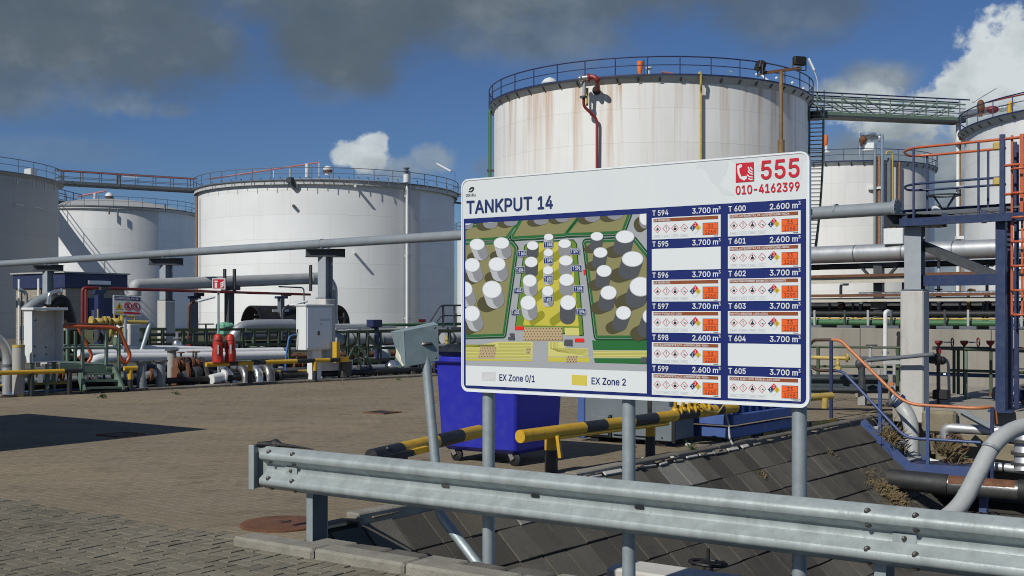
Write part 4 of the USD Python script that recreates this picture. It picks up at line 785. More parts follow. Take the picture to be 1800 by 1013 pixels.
# striped boom rails
def boom(name, label, p0, p1, r, bands, feet, flange_end=True):
    t = thing(name, label, 'barrier rail', (p0 + p1) / 2 * V(1, 1, 0)); d = unit(p1 - p0); L = np.linalg.norm(p1 - p0); a = 0.0
    for i, (frac, mt) in enumerate(bands): part(t, 'yellow_band' if mt.startswith('y') else 'black_band', cyl(p0 + d * L * a, p0 + d * L * frac, r, 20), mt, smooth=50); a = frac
    return t
b0, b1 = at(652, 803, 9.45), at(842, 758.5, 11.1)
bA = boom('striped_barrier', 'yellow and black striped swing barrier left of the blue bin', b0, b1, .064, [(.24, 'black_paint'), (.56, 'yellow_paint'), (.80, 'black_paint'), (1.0, 'yellow_paint')], [])
pv = at(700, 800, 9.75); part(bA, 'pivot_post', cyl(flat(706, 9.9, 0), flat(706, 9.9, .42), .055, 16), 'rust_light'); part(bA, 'pivot_arm', bar(at(690, 803, 9.75), at(751, 789, 10.0), .06, .05), 'yellow_paint'); part(bA, 'hinge', [bar(at(672, 806, 9.5), at(724, 796, 9.85), .05, .05), ball(at(682, 789, 9.6), .025), bar(at(682, 800, 9.6), at(682, 788, 9.6), .02)], 'black_paint')
c0, c1 = at(914, 767.5, 11.25), at(1292, 716.5, 14.35)
bB = boom('striped_barrier', 'long yellow and black striped barrier rail along the head of the tile slope', c0, c1, .066, [(.245, 'yellow_paint'), (.335, 'black_paint'), (.46, 'yellow_paint'), (.57, 'black_paint'), (.67, 'yellow_paint'), (.78, 'black_paint'), (.885, 'yellow_paint'), (.92, 'black_paint'), (1.0, 'yellow_paint')], [])
for k, (px, Y, zt) in enumerate(((969, 11.72, .42), (1143, 13.02, .40))):
    b = flat(px, Y, 0); part(bB, 'leg', cyl(b + V(0, 0, .24), b + V(0, 0, zt), .07 if k == 0 else .06, 16), 'yellow_paint'); part(bB, 'leg_foot', cyl(b - V(0, 0, .08), b + V(0, 0, .24), .068 if k == 0 else .057, 16), 'black_paint')
part(bB, 'side_bar', tube([c0 + (c1 - c0) * .13 + V(.03, -.03, -.055), c0 + (c1 - c0) * .62 + V(.03, -.03, -.075)], .022, 8), 'yellow_paint')
part(bB, 'lever', [bar(at(980, 766, 11.5), at(985, 805, 11.5), .035, .03)], 'yellow_paint')
dd = unit(c1 - c0)
for k, f_ in enumerate((.67, .71, .745, .78, .82)):
    p = c0 + (c1 - c0) * f_ + V(0, 0, .05); part(bB, 'valve_fitting', [ball(p, .05), cyl(p, p + V(.0, -.03, .11), .02, 8), flange(p + dd * .05, dd, .075, .02, 12)], 'yellow_paint')
part(bB, 'wire', tube([at(1215, 716, 13.6), at(1222, 705, 13.6), at(1240, 722, 13.6), at(1262, 726, 13.8), at(1275, 708, 13.9)], .008, 6, .05), 'yellow_old')
part(bB, 'pipe_disc', lathe(at(1203, 715, 13.9), [(.001, .02), (.1, .02), (.13, .0), (.13, -.03)], 22, unit(V(-.3, -.95, 0))), 'cream_plastic')
# hose hanging at the end
hz = thing('rubber_hose', 'thin pale hose hanging from the barrier rail beside the blue skip', 'hose', at(1285, 780, 14.0))
part(hz, 'hose', tube([at(1273, 722, 14.2), at(1281, 745, 14.15), at(1282, 770, 14.1), at(1288, 782, 14.0)], .014, 8, .1), 'pipe_pale')
# grey steel unit and blue ribbed skip
def grid_corner(pxl, pxm, pxr, Y):
    m = flat(pxm, Y); k = (pxl - 900) / F; a = (m[0] - k * m[1]) / (U[0] - k * U[1]); k = (pxr - 900) / F; b = (k * m[1] - m[0]) / (W[0] - k * W[1]); return m, a, b
gm = flat(1178, 13.9); gu = thing('steel_unit', 'grey steel cabinet unit with black edged doors behind the barrier rail', 'steel cabinet', gm)
part(gu, 'body', ubox(gm - U * .62 + W * .36 + V(0, 0, .72), 1.2, .7, 1.3, .01), 'container_grey')
part(gu, 'blue_side', ubox(gm - U * 1.27 + W * .30 + V(0, 0, .72), .1, .6, 1.36, .008), 'container_blue')
for k, (s0, z0, z1, w_) in enumerate(((-1.03, .70, 1.25, .32), (-1.0, .10, .34, .28), (-.55, .12, 1.2, .5), (-.08, .08, .5, .22))):
    part(gu, 'door_plate', ubox(gm + U * s0 - W * (.005 + .008) + V(0, 0, (z0 + z1) / 2), w_, .02, z1 - z0, .004), 'container_grey', smooth=False)
    part(gu, 'door_seal', ubox(gm + U * (s0 + w_ / 2 + .025) - W * .008 + V(0, 0, (z0 + z1) / 2), .035, .02, z1 - z0 + .04), 'hose_black', smooth=False)
for a in ((-.9, .78), (-1.15, .78), (-.1, .12), (-.9, .14)): part(gu, 'bolt', ball(gm + U * a[0] - W * .026 + V(0, 0, a[1]), .014, sub=1), 'bolt_steel')
for s in (.15, 1.1): part(gu, 'foot', ubox(gm - U * s + W * .3 + V(0, 0, .035), .12, .5, .07), 'hose_black')
km, ka = flat(1280, 14.32), .92
kx, ky = -unit(V(.93, -.36, 0)), KD                                   # skip stands along the kerb
kx = -unit(V(KN[0], KN[1], 0)); sk = thing('skip', 'blue ribbed steel skip standing on skids at the pit edge', 'skip', km)
def kbox(a, b, z, sa, sb, sz, ch=0.0): return frame_box(km + kx * a + KD * b + V(0, 0, z), kx, KD, ZUP, sa, sb, sz, ch)
part(sk, 'body', kbox(.45, 1.0, .66, .82, 1.9, .78, .01), 'container_blue')
part(sk, 'top_rim', kbox(.45, 1.0, 1.07, .94, 2.02, .09, .012), 'container_blue')
part(sk, 'base_rail', [kbox(.45, -.02, .30, .92, .1, .13, .01), kbox(-.02, 1.0, .30, .1, 2.0, .13, .01)], 'container_blue')
part(sk, 'skid', [kbox(.45, .03, .14, .86, .08, .14, .01), kbox(.06, 1.0, .12, .08, 1.9, .14, .01)], 'container_blue')
for i in range(5): part(sk, 'rib', kbox(.1 + .17 * i, .03, .69, .07, .06, .68, .008), 'container_blue', smooth=False)
for i in range(9): part(sk, 'rib', kbox(.02, .18 + .2 * i, .69, .06, .07, .68, .008), 'container_blue', smooth=False)
# small litter and weeds
for (px, py, r) in ((1209, 782, .035), (1182, 804, .02), (1130, 806, .02)):
    c = ground_at(px, py, .02); t = thing('pebble', {1209: 'white lump of stone on the paving before the blue skip', 1182: 'small pale stone lying where the bin shadow ends', 1130: 'small pale stone at the kerb near the middle board post'}[px], 'stone', c); part(t, 'stone', ball(c, r, (1.3, .9, .7), 1), 'concrete_pale', smooth=False)
# ================================================================== RIGHT: pipe bridge columns, bund wall, platform, stairs, pit pipework
def pline(px, py, y, pd=PD):
    return at(px, py, y)
LA = flat(572, 28.0); LB = flat(1608, 18.2)                          # feet of two pipe bridge columns
PB = unit(LB - LA); PW = V(-PB[1], PB[0], 0)
# column: concrete foot, steel profile, T head; built once, then copied
col0 = LA
co = thing('pipe_support', 'grey steel and concrete pipe support behind the white control cabinet', 'pipe support', col0, group='supports of the long grey overhead pipe')
part(co, 'concrete_foot', ubox(col0 + V(0, 0, .95), .36, .36, 2.1, .02), 'column_concrete')
part(co, 'foot_plate', ubox(col0 + V(0, 0, 2.01), .34, .34, .025), 'steel_grey')
part(co, 'steel_post', [ubox(col0 + W * s * .12 + V(0, 0, 2.52), .26, .018, 1.0) for s in (-1, 1)] + [ubox(col0 + V(0, 0, 2.52), .018, .222, 1.0)], 'post_grey', smooth=False)
part(co, 'cross_head', ibeam(col0 - PW * .0 - PB * .0 + V(0, 0, 3.12) + (-U * .0) - unit(V(1, 0.1, 0)) * .48, col0 + V(0, 0, 3.12) + unit(V(1, 0.1, 0)) * .48, .26, .2, .016), 'head_grey', smooth=False)
for s in (-1, 1): part(co, 'pipe_shoe', ubox(col0 + U * s * .1 + V(0, 0, 3.235), .04, .1, .05), 'bright_steel', smooth=False)
for px, lab in ((292, 'grey steel and concrete pipe support right of the orange handrails'), (85, 'leftmost pipe support, standing before the low brick building'), (1608, 'pipe support at the pipe\'s flanged end below the blue platform'), (1120, 'pipe support hidden behind the notice board')):
    k = (px - 900) / F; t = (k * LA[1] - LA[0]) / (PB[0] - k * PB[1]); dup(co, 'pipe_support', LA + PB * t, lab)
def on_line(px, z): k = (px - 900) / F; t = (k * LA[1] - LA[0]) / (PB[0] - k * PB[1]); return LA + PB * t + V(0, 0, z)
op = thing('overhead_pipe', 'long grey pipe carried high across the picture on pipe supports', 'pipe', on_line(85, 3.36))
pA, pB = on_line(-160, 3.37), on_line(1572, 3.34)
part(op, 'pipe', cyl(pA, pB, .11, 24), 'pipe_grey', smooth=60)
part(op, 'blind_flange', cyl(pB, pB + PB * .06 , .155, 28), 'pipe_grey', smooth=40)
for k in range(12): a = k / 12 * 2 * math.pi; part(op, 'flange_bolt', cyl(pB + (PW * math.cos(a) + ZUP * math.sin(a)) * .132 + PB * .055, pB + (PW * math.cos(a) + ZUP * math.sin(a)) * .132 + PB * .075, .012, 6), 'steel_grey')
for px in (303, 566, 1470): p = on_line(px, 3.36); part(op, 'weld_ring', cyl(p - PB * .02, p + PB * .02, .116, 24), 'pipe_grey', smooth=50)
# concrete bund wall with things on it
bw0, bw1 = flat(1330, 28.4), flat(1990, 21.0); bdv = unit(bw1 - bw0); bnv = V(-bdv[1], bdv[0], 0)
bwl = thing('bund_wall', 'long stained concrete bund wall behind the pit pipework', 'wall', bw0)
nL = np.linalg.norm(bw1 - bw0); kk = 0; sx = 0
while sx < nL - .2:
    L = min(3.2, nL - sx); part(bwl, 'wall_panel', frame_box(bw0 + bdv * (sx + L / 2) + V(0, 0, .1), bdv, bnv, ZUP, L - .02, .28, 2.4, .01), 'concrete_wall', smooth=False); sx += 3.2
shelf = structure('pit_shelf', 'concrete floor of the valve pit in front of the bund wall')
sh_poly = Polygon([tuple((E2 - KD * .2)[:2]), tuple((E2 + U * 9)[:2]), tuple((E2 + U * 9 + W * 6)[:2]), tuple(bw1[:2]), tuple((bw0 + bdv * .5)[:2]), tuple((E2 + KD * 5)[:2])]).buffer(0)
m = trimesh.creation.extrude_polygon(sh_poly, .24); m.vertices = m.vertices + V(0, 0, -.09); part(shelf, 'floor_slab', m,  'concrete_wall', smooth=False)
# pipe rack behind: silver main, beams and coloured lines
R0 = flat(1425, 30.0)
def rack(px, z, back=0.0): k = (px - 900) / F; b = R0 + PW * back; t = (k * b[1] - b[0]) / (PB[0] - k * PB[1]); return b + PB * t + V(0, 0, z)
def rackpipe(name, label, z, r, mat, back=0.0, x0=1300, x1=1900, seams=None, n=18):
    t = thing(name, label, 'pipe', rack(1500, z, back), group=None); a, b = rack(x0, z, back), rack(x1, z, back)
    part(t, 'pipe', cyl(a, b, r, n), mat, smooth=60)
    if seams:
        L = np.linalg.norm(b - a); s = .9
        while s < L: part(t, 'cladding_joint', cyl(a + PB * (s - .012), a + PB * (s + .012), r + .004, n), 'dark_silver' if mat != 'pipe_black' else mat, smooth=60); s += seams
    return t
rackpipe('clad_pipe', 'thick silver clad pipe running behind the right support', 3.165, .225, 'silver_clad', 0, seams=1.25, n=28)
rackpipe('rack_pipe', 'black pipe just below the thick silver pipe', 2.86, .075, 'pipe_black', .35)
rackpipe('rack_pipe', 'thick black pipe low over the bund wall', 1.80, .13, 'pipe_black', .4)
rackpipe('rack_pipe', 'second black pipe close above the yellow line', 1.62, .09, 'pipe_black', .1)
rackpipe('rack_pipe', 'thin yellow pipe above the green pipe', 1.50, .022, 'yellow_old', -.1)
rackpipe('rack_pipe', 'green pipe running along the top of the bund wall', 1.40, .075, 'green_pipe', -.1)
rackpipe('rack_pipe', 'thin dark red pipe lowest above the bund wall', 1.27, .03, 'brown_paint', .2)
rackpipe('rack_pipe', 'bright metal pipe above the lower cream beam', 2.13, .045, 'bright_steel', .1, x0=1510)
for z, lab in ((2.52, 'upper cream beam with rusty top behind the right support'), (2.02, 'lower cream beam with rusty top behind the right support')):
    t = thing('rack_beam', lab, 'steel beam', rack(1500, z, -.2)); a, b = rack(1300, z, -.2), rack(1900, z, -.2)
    part(t, 'web', bar(a - V(0, 0, .04), b - V(0, 0, .04), .05, .15 if z > 2.3 else .1), 'beam_cream', smooth=False); part(t, 'top_flange', bar(a + V(0, 0, .07), b + V(0, 0, .07), .2, .07), 'rust_brown', smooth=False)
def rackcol(px, lab):
    b = rack(px, 0, .15); t = thing('rack_post', lab, 'steel post', b)
    part(t, 'post', bar(b + V(0, 0, -.1), b + V(0, 0, 2.9), .22, .22), 'head_grey', smooth=False); part(t, 'bracket', [bar(b + V(0, 0, 2.3), b + PB * s * .45 + V(0, 0, 2.8), .08, .06) for s in (-1, 1)] + [bar(b - PB * .5 + V(0, 0, 2.86), b + PB * .5 + V(0, 0, 2.86), .12, .1)], 'head_grey', smooth=False)
    part(t, 'base_collar', bar(b + V(0, 0, 1.75), b + V(0, 0, 2.0), .32, .32), 'concrete_dark', smooth=False)
rackcol(1545, 'dark rack post with brackets below the thick silver pipe')
cb = rack(1575, 3.55, 0); t = thing('instrument_box', 'white box sitting on the thick silver pipe', 'instrument box', cb); part(t, 'box', ubox(cb, .48, .5, .40, .015), 'cabinet_white'); part(t, 'saddle', ubox(cb - V(0, 0, .2), .3, .3, .06), 'steel_grey')
vp = thing('standpipe', 'white bent standpipe rising before the bund wall left of the support', 'pipe', flat(1556, 24.5))
part(vp, 'pipe', tube([at(1556, 640, 24.3), at(1556, 549, 24.3), at(1562, 547, 24.4), at(1563, 553, 24.5)], .045, 12, .06), 'pipe_white', smooth=60)
for py in (566, 620): part(vp, 'clip', ubox(at(1556, py, 24.3), .14, .05, .05), 'steel_grey')
# blue platform with orange and blue rails
PY = 18.0
def deck(px, z, w=0.0): k = (px - 900) / F; b = LB + PW * w; t = (k * b[1] - b[0]) / (PB[0] - k * PB[1]); return b + PB * t + V(0, 0, z)
pf = thing('platform', 'blue steel platform with orange handrail above the right pipe support', 'platform', deck(1608, 3.1))
part(pf, 'front_beam', channel(deck(1582, 3.08, -.28), deck(1990, 3.08, -.28), .07, .12, .01, 1), 'blue_paint', smooth=False)
part(pf, 'back_beam', channel(deck(1585, 3.30, .75), deck(1990, 3.30, .75), .07, .15, .01, -1), 'blue_paint', smooth=False)
for px in (1590, 1660, 1730, 1795, 1860): part(pf, 'cross_beam', bar(deck(px, 3.14, -.24), deck(px, 3.14, .72), .08, .12), 'blue_paint', smooth=False)
part(pf, 'grating', [bar(deck(1592, 3.23, -.2 + .1 * i), deck(1980, 3.23, -.2 + .1 * i), .012, .03) for i in range(10)], 'steel_grey', smooth=False, kind='stuff')
def loop_rail(z, name, mat, r):
    part(pf, name, tube([deck(1757, z, -.26), deck(1606, z, -.26), deck(1588, z, .0), deck(1596, z, .62), deck(1640, z, .74), deck(1768, z, .74)], r, 10, .3), mat, smooth=60)
loop_rail(4.25, 'top_rail', 'orange_paint', .021); loop_rail(3.68, 'mid_rail', 'blue_paint', .019)
for px, w in ((1606, -.26), (1720, -.26), (1630, .74), (1737, .74)): part(pf, 'rail_post', bar(deck(px, 3.1, w), deck(px, 4.25, w), .032), 'blue_rail', smooth=False)
part(pf, 'gate_post', bar(deck(1762, 3.1, -.26), deck(1762, 4.32, -.26), .07, .08), 'blue_paint', smooth=False)
part(pf, 'gate_post', bar(deck(1783, 3.0, .5), deck(1783, 4.3, .5), .07, .07), 'blue_paint', smooth=False)
for z in (4.15, 3.62): part(pf, 'hinge', ubox(deck(1753, z, -.26), .12, .08, .12, .02), 'yellow_old')
for z in (4.25, 3.85, 3.42): part(pf, 'far_rail', cyl(deck(1766, z, -.26), deck(1990, z + .02, -.26), .021, 10), 'orange_paint', smooth=60)
part(pf, 'far_post', bar(deck(1796, 3.1, -.26), deck(1796, 4.3, -.26), .05), 'orange_paint', smooth=False)
hw = deck(1660, 3.52, .25)
part(pf, 'hand_wheel', [ring(hw, .24, .016, ZUP, 30, 6)] + [bar(hw + V(.23 * math.cos(a), .23 * math.sin(a), 0), hw - V(0, 0, .26), .018) for a in (0.4, 1.97, 3.54, 5.11)] + [cyl(hw - V(0, 0, .5), hw - V(0, 0, .22), .03, 8)], 'head_grey')
part(pf, 'valve_bonnet', cyl(deck(1648, 3.22, .3), deck(1648, 3.36, .3), .09, 14), 'cabinet_white')
lg1 = deck(1760, 0, -.1)
part(pf, 'leg', [bar(lg1 + V(0, 0, .16), lg1 + V(0, 0, 3.05), .14, .14)], 'blue_paint', smooth=False)
part(pf, 'leg_foot', ubox(lg1 + V(0, 0, .165), .32, .32, .03), 'blue_paint', smooth=False)
lg2 = deck(1772, 0, .55); part(pf, 'leg', bar(lg2 + V(0, 0, .16), lg2 + V(0, 0, 3.1), .12, .12), 'blue_rail', smooth=False)
part(pf, 'tie_beam', bar(deck(1622, 2.16, .05), deck(1755, 2.16, .05), .1, .17), 'blue_paint', smooth=False)
part(pf, 'diagonal_brace', bar(deck(1618, 2.75, .18), deck(1765, 2.16, .18), .17, .14), 'head_grey', smooth=False)
part(pf, 'motor_bracket', ubox(deck(1776, 2.1, .2), .2, .2, .35, .02), 'head_grey')
# ladder with orange cage
la = thing('cage_ladder', 'orange safety ladder at the right edge below the platform', 'ladder', deck(1786, .2, -.2))
for px in (1779, 1797): part(la, 'stile', bar(deck(px, 1.6, -.22), deck(px, 4.3, -.22), .03, .04), 'orange_paint', smooth=False)
part(la, 'stile', bar(deck(1787, .2, .1), deck(1787, 4.2, .1), .06, .06), 'blue_rail', smooth=False)
for i in range(7): z = 1.62 + i * .36; part(la, 'hoop', tube([deck(1778, z, -.22), deck(1781, z + .0, -.4), deck(1800, z, -.4), deck(1830, z, -.1)], .018, 8, .12), 'orange_paint', smooth=60)
for i in range(9): z = .5 + i * .3; part(la, 'rung', bar(deck(1787, z, .1), deck(1815, z, .1), .025), 'head_grey', smooth=False)
# stairs into the pit
ST = C0 + KD * (S_END + .05) + KN * .05; sw = .62
def stp(a, b, z): return ST + KD * a + KN * b + V(0, 0, z)           # a across the flight, b forwards, z height
st = thing('pit_stairs', 'blue steel stairs with orange handrail going down into the pit', 'stairs', stp(sw / 2, .4, -.4))
run, drop = .95, .86
for a in (0, sw): part(st, 'stringer', bar(stp(a, -.05, -.03), stp(a, run, -drop - .03), .015, .2), 'blue_steps', smooth=False)
for i in range(4):
    b, z = .10 + i * .235, -.12 - i * .215
    part(st, 'tread', frame_box(stp(sw / 2, b, z), KD, KN, ZUP, sw - .02, .2, .035, .008), 'tread_grey'); part(st, 'tread_mesh', frame_box(stp(sw / 2, b + .08, z - .1), KD, KN, ZUP, sw - .06, .02, .14), 'head_grey', smooth=False)
pe = stp(0, run, -drop)
wk = [at(1592, 824, 16.6), at(1728, 832, 16.1)]
part(st, 'walkway_beam', bar(wk[0], wk[1], .03, .16), 'blue_steps', smooth=False)
part(st, 'walkway_grating', plate([wk[0] + V(0, 0, .06), wk[1] + V(0, 0, .06), wk[1] + V(.4, .55, .06), wk[0] + V(.4, .55, .06)], .02, V(0, 0, -1)), 'blue_rail', smooth=False)
hr = [at(1424, 606, 17.9), at(1430, 598, 17.8), at(1462, 597.5, 17.6)]
hr2 = [at(1462, 597.5, 17.6), at(1477, 598, 17.5), at(1592, 711, 16.7), at(1722, 718, 16.2), at(1748, 714, 16.25), at(1752, 745, 16.3)]
part(st, 'handrail', tube(hr, .024, 10, .12), 'brown_paint', smooth=60, label='dark brown length of the handrail at the top landing'); part(st, 'handrail', tube(hr2, .024, 10, .22), 'orange_faded', smooth=60)
part(st, 'knee_rail', tube([at(1425, 644, 17.9), at(1436, 651, 17.8), at(1470, 652, 17.6)], .026, 10, .1), 'brown_paint', smooth=60, label='dark brown lower rail at the top landing')
part(st, 'knee_rail', tube([at(1470, 652, 17.6), at(1482, 654, 17.5), at(1592, 770, 16.7), at(1724, 778, 16.2)], .022, 10, .15), 'blue_steps', smooth=60)
for a, b, Y, mt in ((1461, (598, 745), 17.6, 'blue_rail'), (1547, (668, 803), 17.05, 'blue_steps'), (1631, (714, 832), 16.55, 'blue_steps'), (1744, (716, 845), 16.2, 'blue_rail')): part(st, 'rail_post', bar(at(a, b[0], Y), at(a, b[1], Y), .045, .045), mt, smooth=False)
part(st, 'walkway_leg', bar(at(1729, 833, 15.6), at(1729, 900, 15.6), .10, .10), 'blue_steps', smooth=False)
# white elbow pipe beside the stairs
we = thing('white_elbow_pipe', 'white vertical pipe with elbows standing beside the pit stairs', 'pipe', at(1602, 815, 17.3))
part(we, 'pipe', tube([at(1568, 702, 17.7), at(1580, 706, 17.65), at(1602, 740, 17.45), at(1602, 828, 17.3), at(1640, 820, 17.1), at(1658, 822, 17.0)], .115, 18, .3), 'pipe_pale', smooth=60)
part(we, 'pipe_reducer', tube([at(1630, 819, 17.1), at(1668, 825, 16.95)], [.13, .085], 16), 'pipe_white', smooth=60)
part(we, 'flange', flange(at(1672, 825, 16.95), at(1680, 825, 16.9) - at(1672, 825, 16.95), .15, .05), 'rust_light'); part(we, 'flange', flange(at(1568, 702, 17.7), V(-.6, .2, .6), .15, .05), 'bright_steel')
part(we, 'sticker_band', cyl(at(1577, 703, 17.62), at(1583, 708, 17.6), .122, 18), 'blue_paint', smooth=60)
def at_end(t): return t
# pale bent pipe in the foreground of the pit
fp = thing('bent_pipe', 'thick pale grey bent pipe rising out of the pit at the right edge', 'pipe', at(1680, 880, 12.2))
part(fp, 'pipe', tube([at(1560, 950, 11.6), at(1682, 905, 12.1), at(1752, 766, 12.6), at(1840, 735, 12.9), at(1960, 725, 13.2)], .092, 22, .32, k=8), 'pipe_pale', smooth=60)
for p, d in (((1700, 868), (1690, 890)), ((1742, 786), (1734, 804))):
    a = at(*p, 12.25 if p[1] > 800 else 12.5); b = at(*d, 12.2 if p[1] > 800 else 12.46); part(fp, 'weld_ring', cyl(a, a + unit(b - a) * .03, .097, 22), 'pipe_grey', smooth=60)
# wrapped pipe
wp = thing('wrapped_pipe', 'pipe with black wrapping and a rusty red bare end, low in the pit', 'pipe', at(1640, 852, 15.6))
wa, wb, wc = at(1562, 842, 16.0), at(1666, 852, 15.6), at(1790, 862, 15.2)
part(wp, 'wrapped_length', cyl(wa, wb, .142, 22), 'black_wrap', smooth=60); part(wp, 'bare_length', cyl(wb, wc, .128, 22), 'dark_silver', smooth=60)
dn = unit(wc - wb); part(wp, 'red_primer', lathe(wb + dn * .01, [(.1295, 0), (.1295, np.linalg.norm(wc - wb) - .05)], 22, dn).slice_plane(wb + V(0, 0, .03), V(0, 0, 1)), 'rust_brown', smooth=60)
part(wp, 'end_wrap', cyl(wc, at(1850, 867, 15.0), .145, 22), 'black_wrap', smooth=60)
# more pit pipes, valve wheel and masonry
t = thing('pit_pipe', 'silver pipe below the orange handrail in the pit', 'pipe', at(1700, 757, 17.2)); part(t, 'pipe', tube([at(1665, 800, 17.4), at(1660, 752, 17.4), at(1742, 757, 17.0), at(1900, 770, 16.4)], .075, 16, .1), 'silver_clad', smooth=60)
part(t, 'weld_ring', cyl(at(1668, 752, 17.38), at(1671, 752, 17.36), .08, 16), 'rust_light', smooth=60)
t = thing('pit_pipe', 'lower silver pipe with dark bands near the right edge of the pit', 'pipe', at(1750, 822, 16.4)); part(t, 'pipe', cyl(at(1728, 818, 16.5), at(1900, 836, 15.9), .065, 16), 'silver_clad', smooth=60); part(t, 'band', cyl(at(1760, 821, 16.4), at(1768, 822, 16.35), .07, 16), 'hose_black', smooth=60)
t = thing('flanged_pipe', 'large silver flanged pipe end at the right edge', 'pipe', at(1796, 790, 14.5)); part(t, 'pipe', tube([at(1802, 765, 14.5), at(1802, 830, 14.4)], .13, 18), 'silver_clad', smooth=60)
for py in (775, 797, 815): part(t, 'flange', flange(at(1802, py, 14.45), ZUP, .17, .04), 'dark_silver')
vw = at(1683, 777, 16.9); t = thing('gate_valve', 'rusty gate valve with round hand wheel among weeds in the pit', 'valve', vw)
part(t, 'hand_wheel', [ring(vw, .17, .012, unit(V(.25, -.5, .8)), 26, 6), bar(vw - V(.16, 0, 0), vw + V(.16, 0, 0), .014), bar(vw - V(0, .1, .06), vw + V(0, .1, .06), .014)], 'rust_brown')
part(t, 'stem', cyl(vw - V(0, 0, .3), vw, .02, 8), 'rust_brown'); part(t, 'body', [ball(vw - V(0, 0, .42), .15, (1, .9, .9)), flange(vw - V(.17, 0, .42), V(1, 0, 0), .17, .04), flange(vw + V(.17, 0, -.42), V(1, 0, 0), .17, .04)], 'rust_light')
for k, (px, py, a, b, c, lab) in enumerate(((1668, 790, .35, .3, .5, 'left ochre stone block under the silver pit pipe'), (1716, 785, .45, .3, .45, 'middle ochre stone block behind the valve wheel'), (1765, 800, .6, .3, .4, 'right ochre stone block beside the bent pale pipe'), (1652, 742, .5, .2, .35, 'square ochre block under the orange handrail'))):
    c0_ = at(px, py, 17.75); t = thing('stone_block', lab, 'stone block', c0_); part(t, 'block', frame_box(c0_, unit(U + W * .1 * (k - 1)), W, ZUP, a, b, c, .04), 'block_ochre', smooth=False)
t = thing('steel_angle', 'galvanised angle strut slanting below the orange handrail', 'strut', at(1715, 735, 16.9)); part(t, 'strut', bar(at(1690, 722, 17.2), at(1745, 752, 16.6), .12, .02), 'galvanised', smooth=False); part(t, 'lip', bar(at(1690, 726, 17.2), at(1745, 756, 16.6), .02, .06), 'galvanised', smooth=False)
# green tubular fence, red hand valves, black strut, yellow line on the shelf
gf = thing('tube_fence', 'green tubular fence on the valve pit floor before the bund wall', 'fence', at(1690, 700, 19.5))
part(gf, 'rail', cyl(at(1668, 613, 20.0), at(1830, 618, 18.4), .03, 8), 'green_rail', smooth=60); part(gf, 'rail', cyl(at(1668, 651, 20.0), at(1830, 656, 18.4), .025, 8), 'green_rail', smooth=60)
for px, y0, y1, Y in ((1677, 613, 692, 20), (1684.5, 614, 693, 19.9), (1698, 615, 711, 19.7), (1742, 617, 690, 19.2)): part(gf, 'post', bar(at(px, y0, Y), at(px, y1, Y), .045, .045), 'green_rail' if px != 1698 else 'green_steel', smooth=False)
gl = thing('tube_fence', 'thin dark railing on the landing left of the right support', 'fence', at(1500, 680, 20.5))
for py in (610, 644): part(gl, 'rail', cyl(at(1424, py, 21), at(1596, py + 1.5, 20), .022, 8), 'green_rail', smooth=60)
for px in (1438, 1578): part(gl, 'post', bar(at(px, 610, 20.6), at(px, 690, 20.6), .05, .05), 'green_rail', smooth=False)
for k, (px, lab) in enumerate(((1650, 'left red valve actuator with side wheel on the dark rail'), (1695, 'middle red valve actuator with side wheel on the dark rail'), (1741, 'right red valve actuator on the dark rail beside the blue leg'))):
    p = at(px, 604, 20.2 - k * .4); t = thing('valve_actuator', lab, 'valve', p)
    part(t, 'gear_box', [lathe(p - V(0, 0, .07), [(.015, .02), (.05, .06), (.068, .085), (.068, .12), (.0, .12)], 14)], 'red_paint'); part(t, 'stem', cyl(p - V(0, 0, .9), p - V(0, 0, .05), .022, 8), 'rust_brown')
    if k < 2: part(t, 'spindle', cyl(p + V(.08, 0, .02), p + V(.24, -.02, .02), .012, 8), 'bright_steel'); part(t, 'hand_wheel', ring(p + V(.235, -.02, .02), .075, .012, V(1, -.1, 0), 20, 6), 'red_paint')
t = thing('dark_rail', 'dark double rail below the red valve actuators', 'rail', at(1700, 612, 20)); part(t, 'rail', bar(at(1640, 612, 20.2), at(1742, 613, 19.5), .06, .06), 'head_grey', smooth=False)
t = thing('black_valve_post', 'black post with valve gear right of the concrete column', 'valve post', at(1649, 700, 18.6)); part(t, 'post', bar(at(1649, 612, 18.6), at(1650, 712, 18.6), .05, .05), 'head_grey', smooth=False); part(t, 'valve_head', [ball(at(1640, 632, 18.5), .09, (1.3, .8, .8)), ball(at(1656, 634, 18.5), .07), flange(at(1648, 632, 18.5), V(1, 0, 0), .1, .05)], 'hose_black'); part(t, 'red_collar', cyl(at(1650, 613, 18.55), at(1650, 622, 18.55), .04, 10), 'red_paint'); part(t, 'valve_body', ubox(at(1655, 694, 18.6), .25, .2, .16, .02), 'hose_black')
t = thing('strut_pipe', 'dark slanting strut pipe crossing the concrete column', 'pipe', at(1560, 630, 18.0)); part(t, 'pipe', cyl(at(1524, 634, 18.3), at(1642, 623, 17.6), .032, 12), 'steel_grey', smooth=60); part(t, 'end_fitting', [ball(at(1512, 640, 18.4), .08, (1, .8, 1.1)), cyl(at(1514, 640, 18.4), at(1516, 690, 18.4), .055, 10)], 'head_grey')
t = thing('drain_tube', 'thin pale curved drain tube before the bund wall', 'pipe', at(1668, 680, 19.4)); part(t, 'tube', tube([at(1663, 632, 19.4), at(1667, 640, 19.4), at(1669, 705, 19.3)], .025, 8, .1), 'pipe_pale', smooth=60)
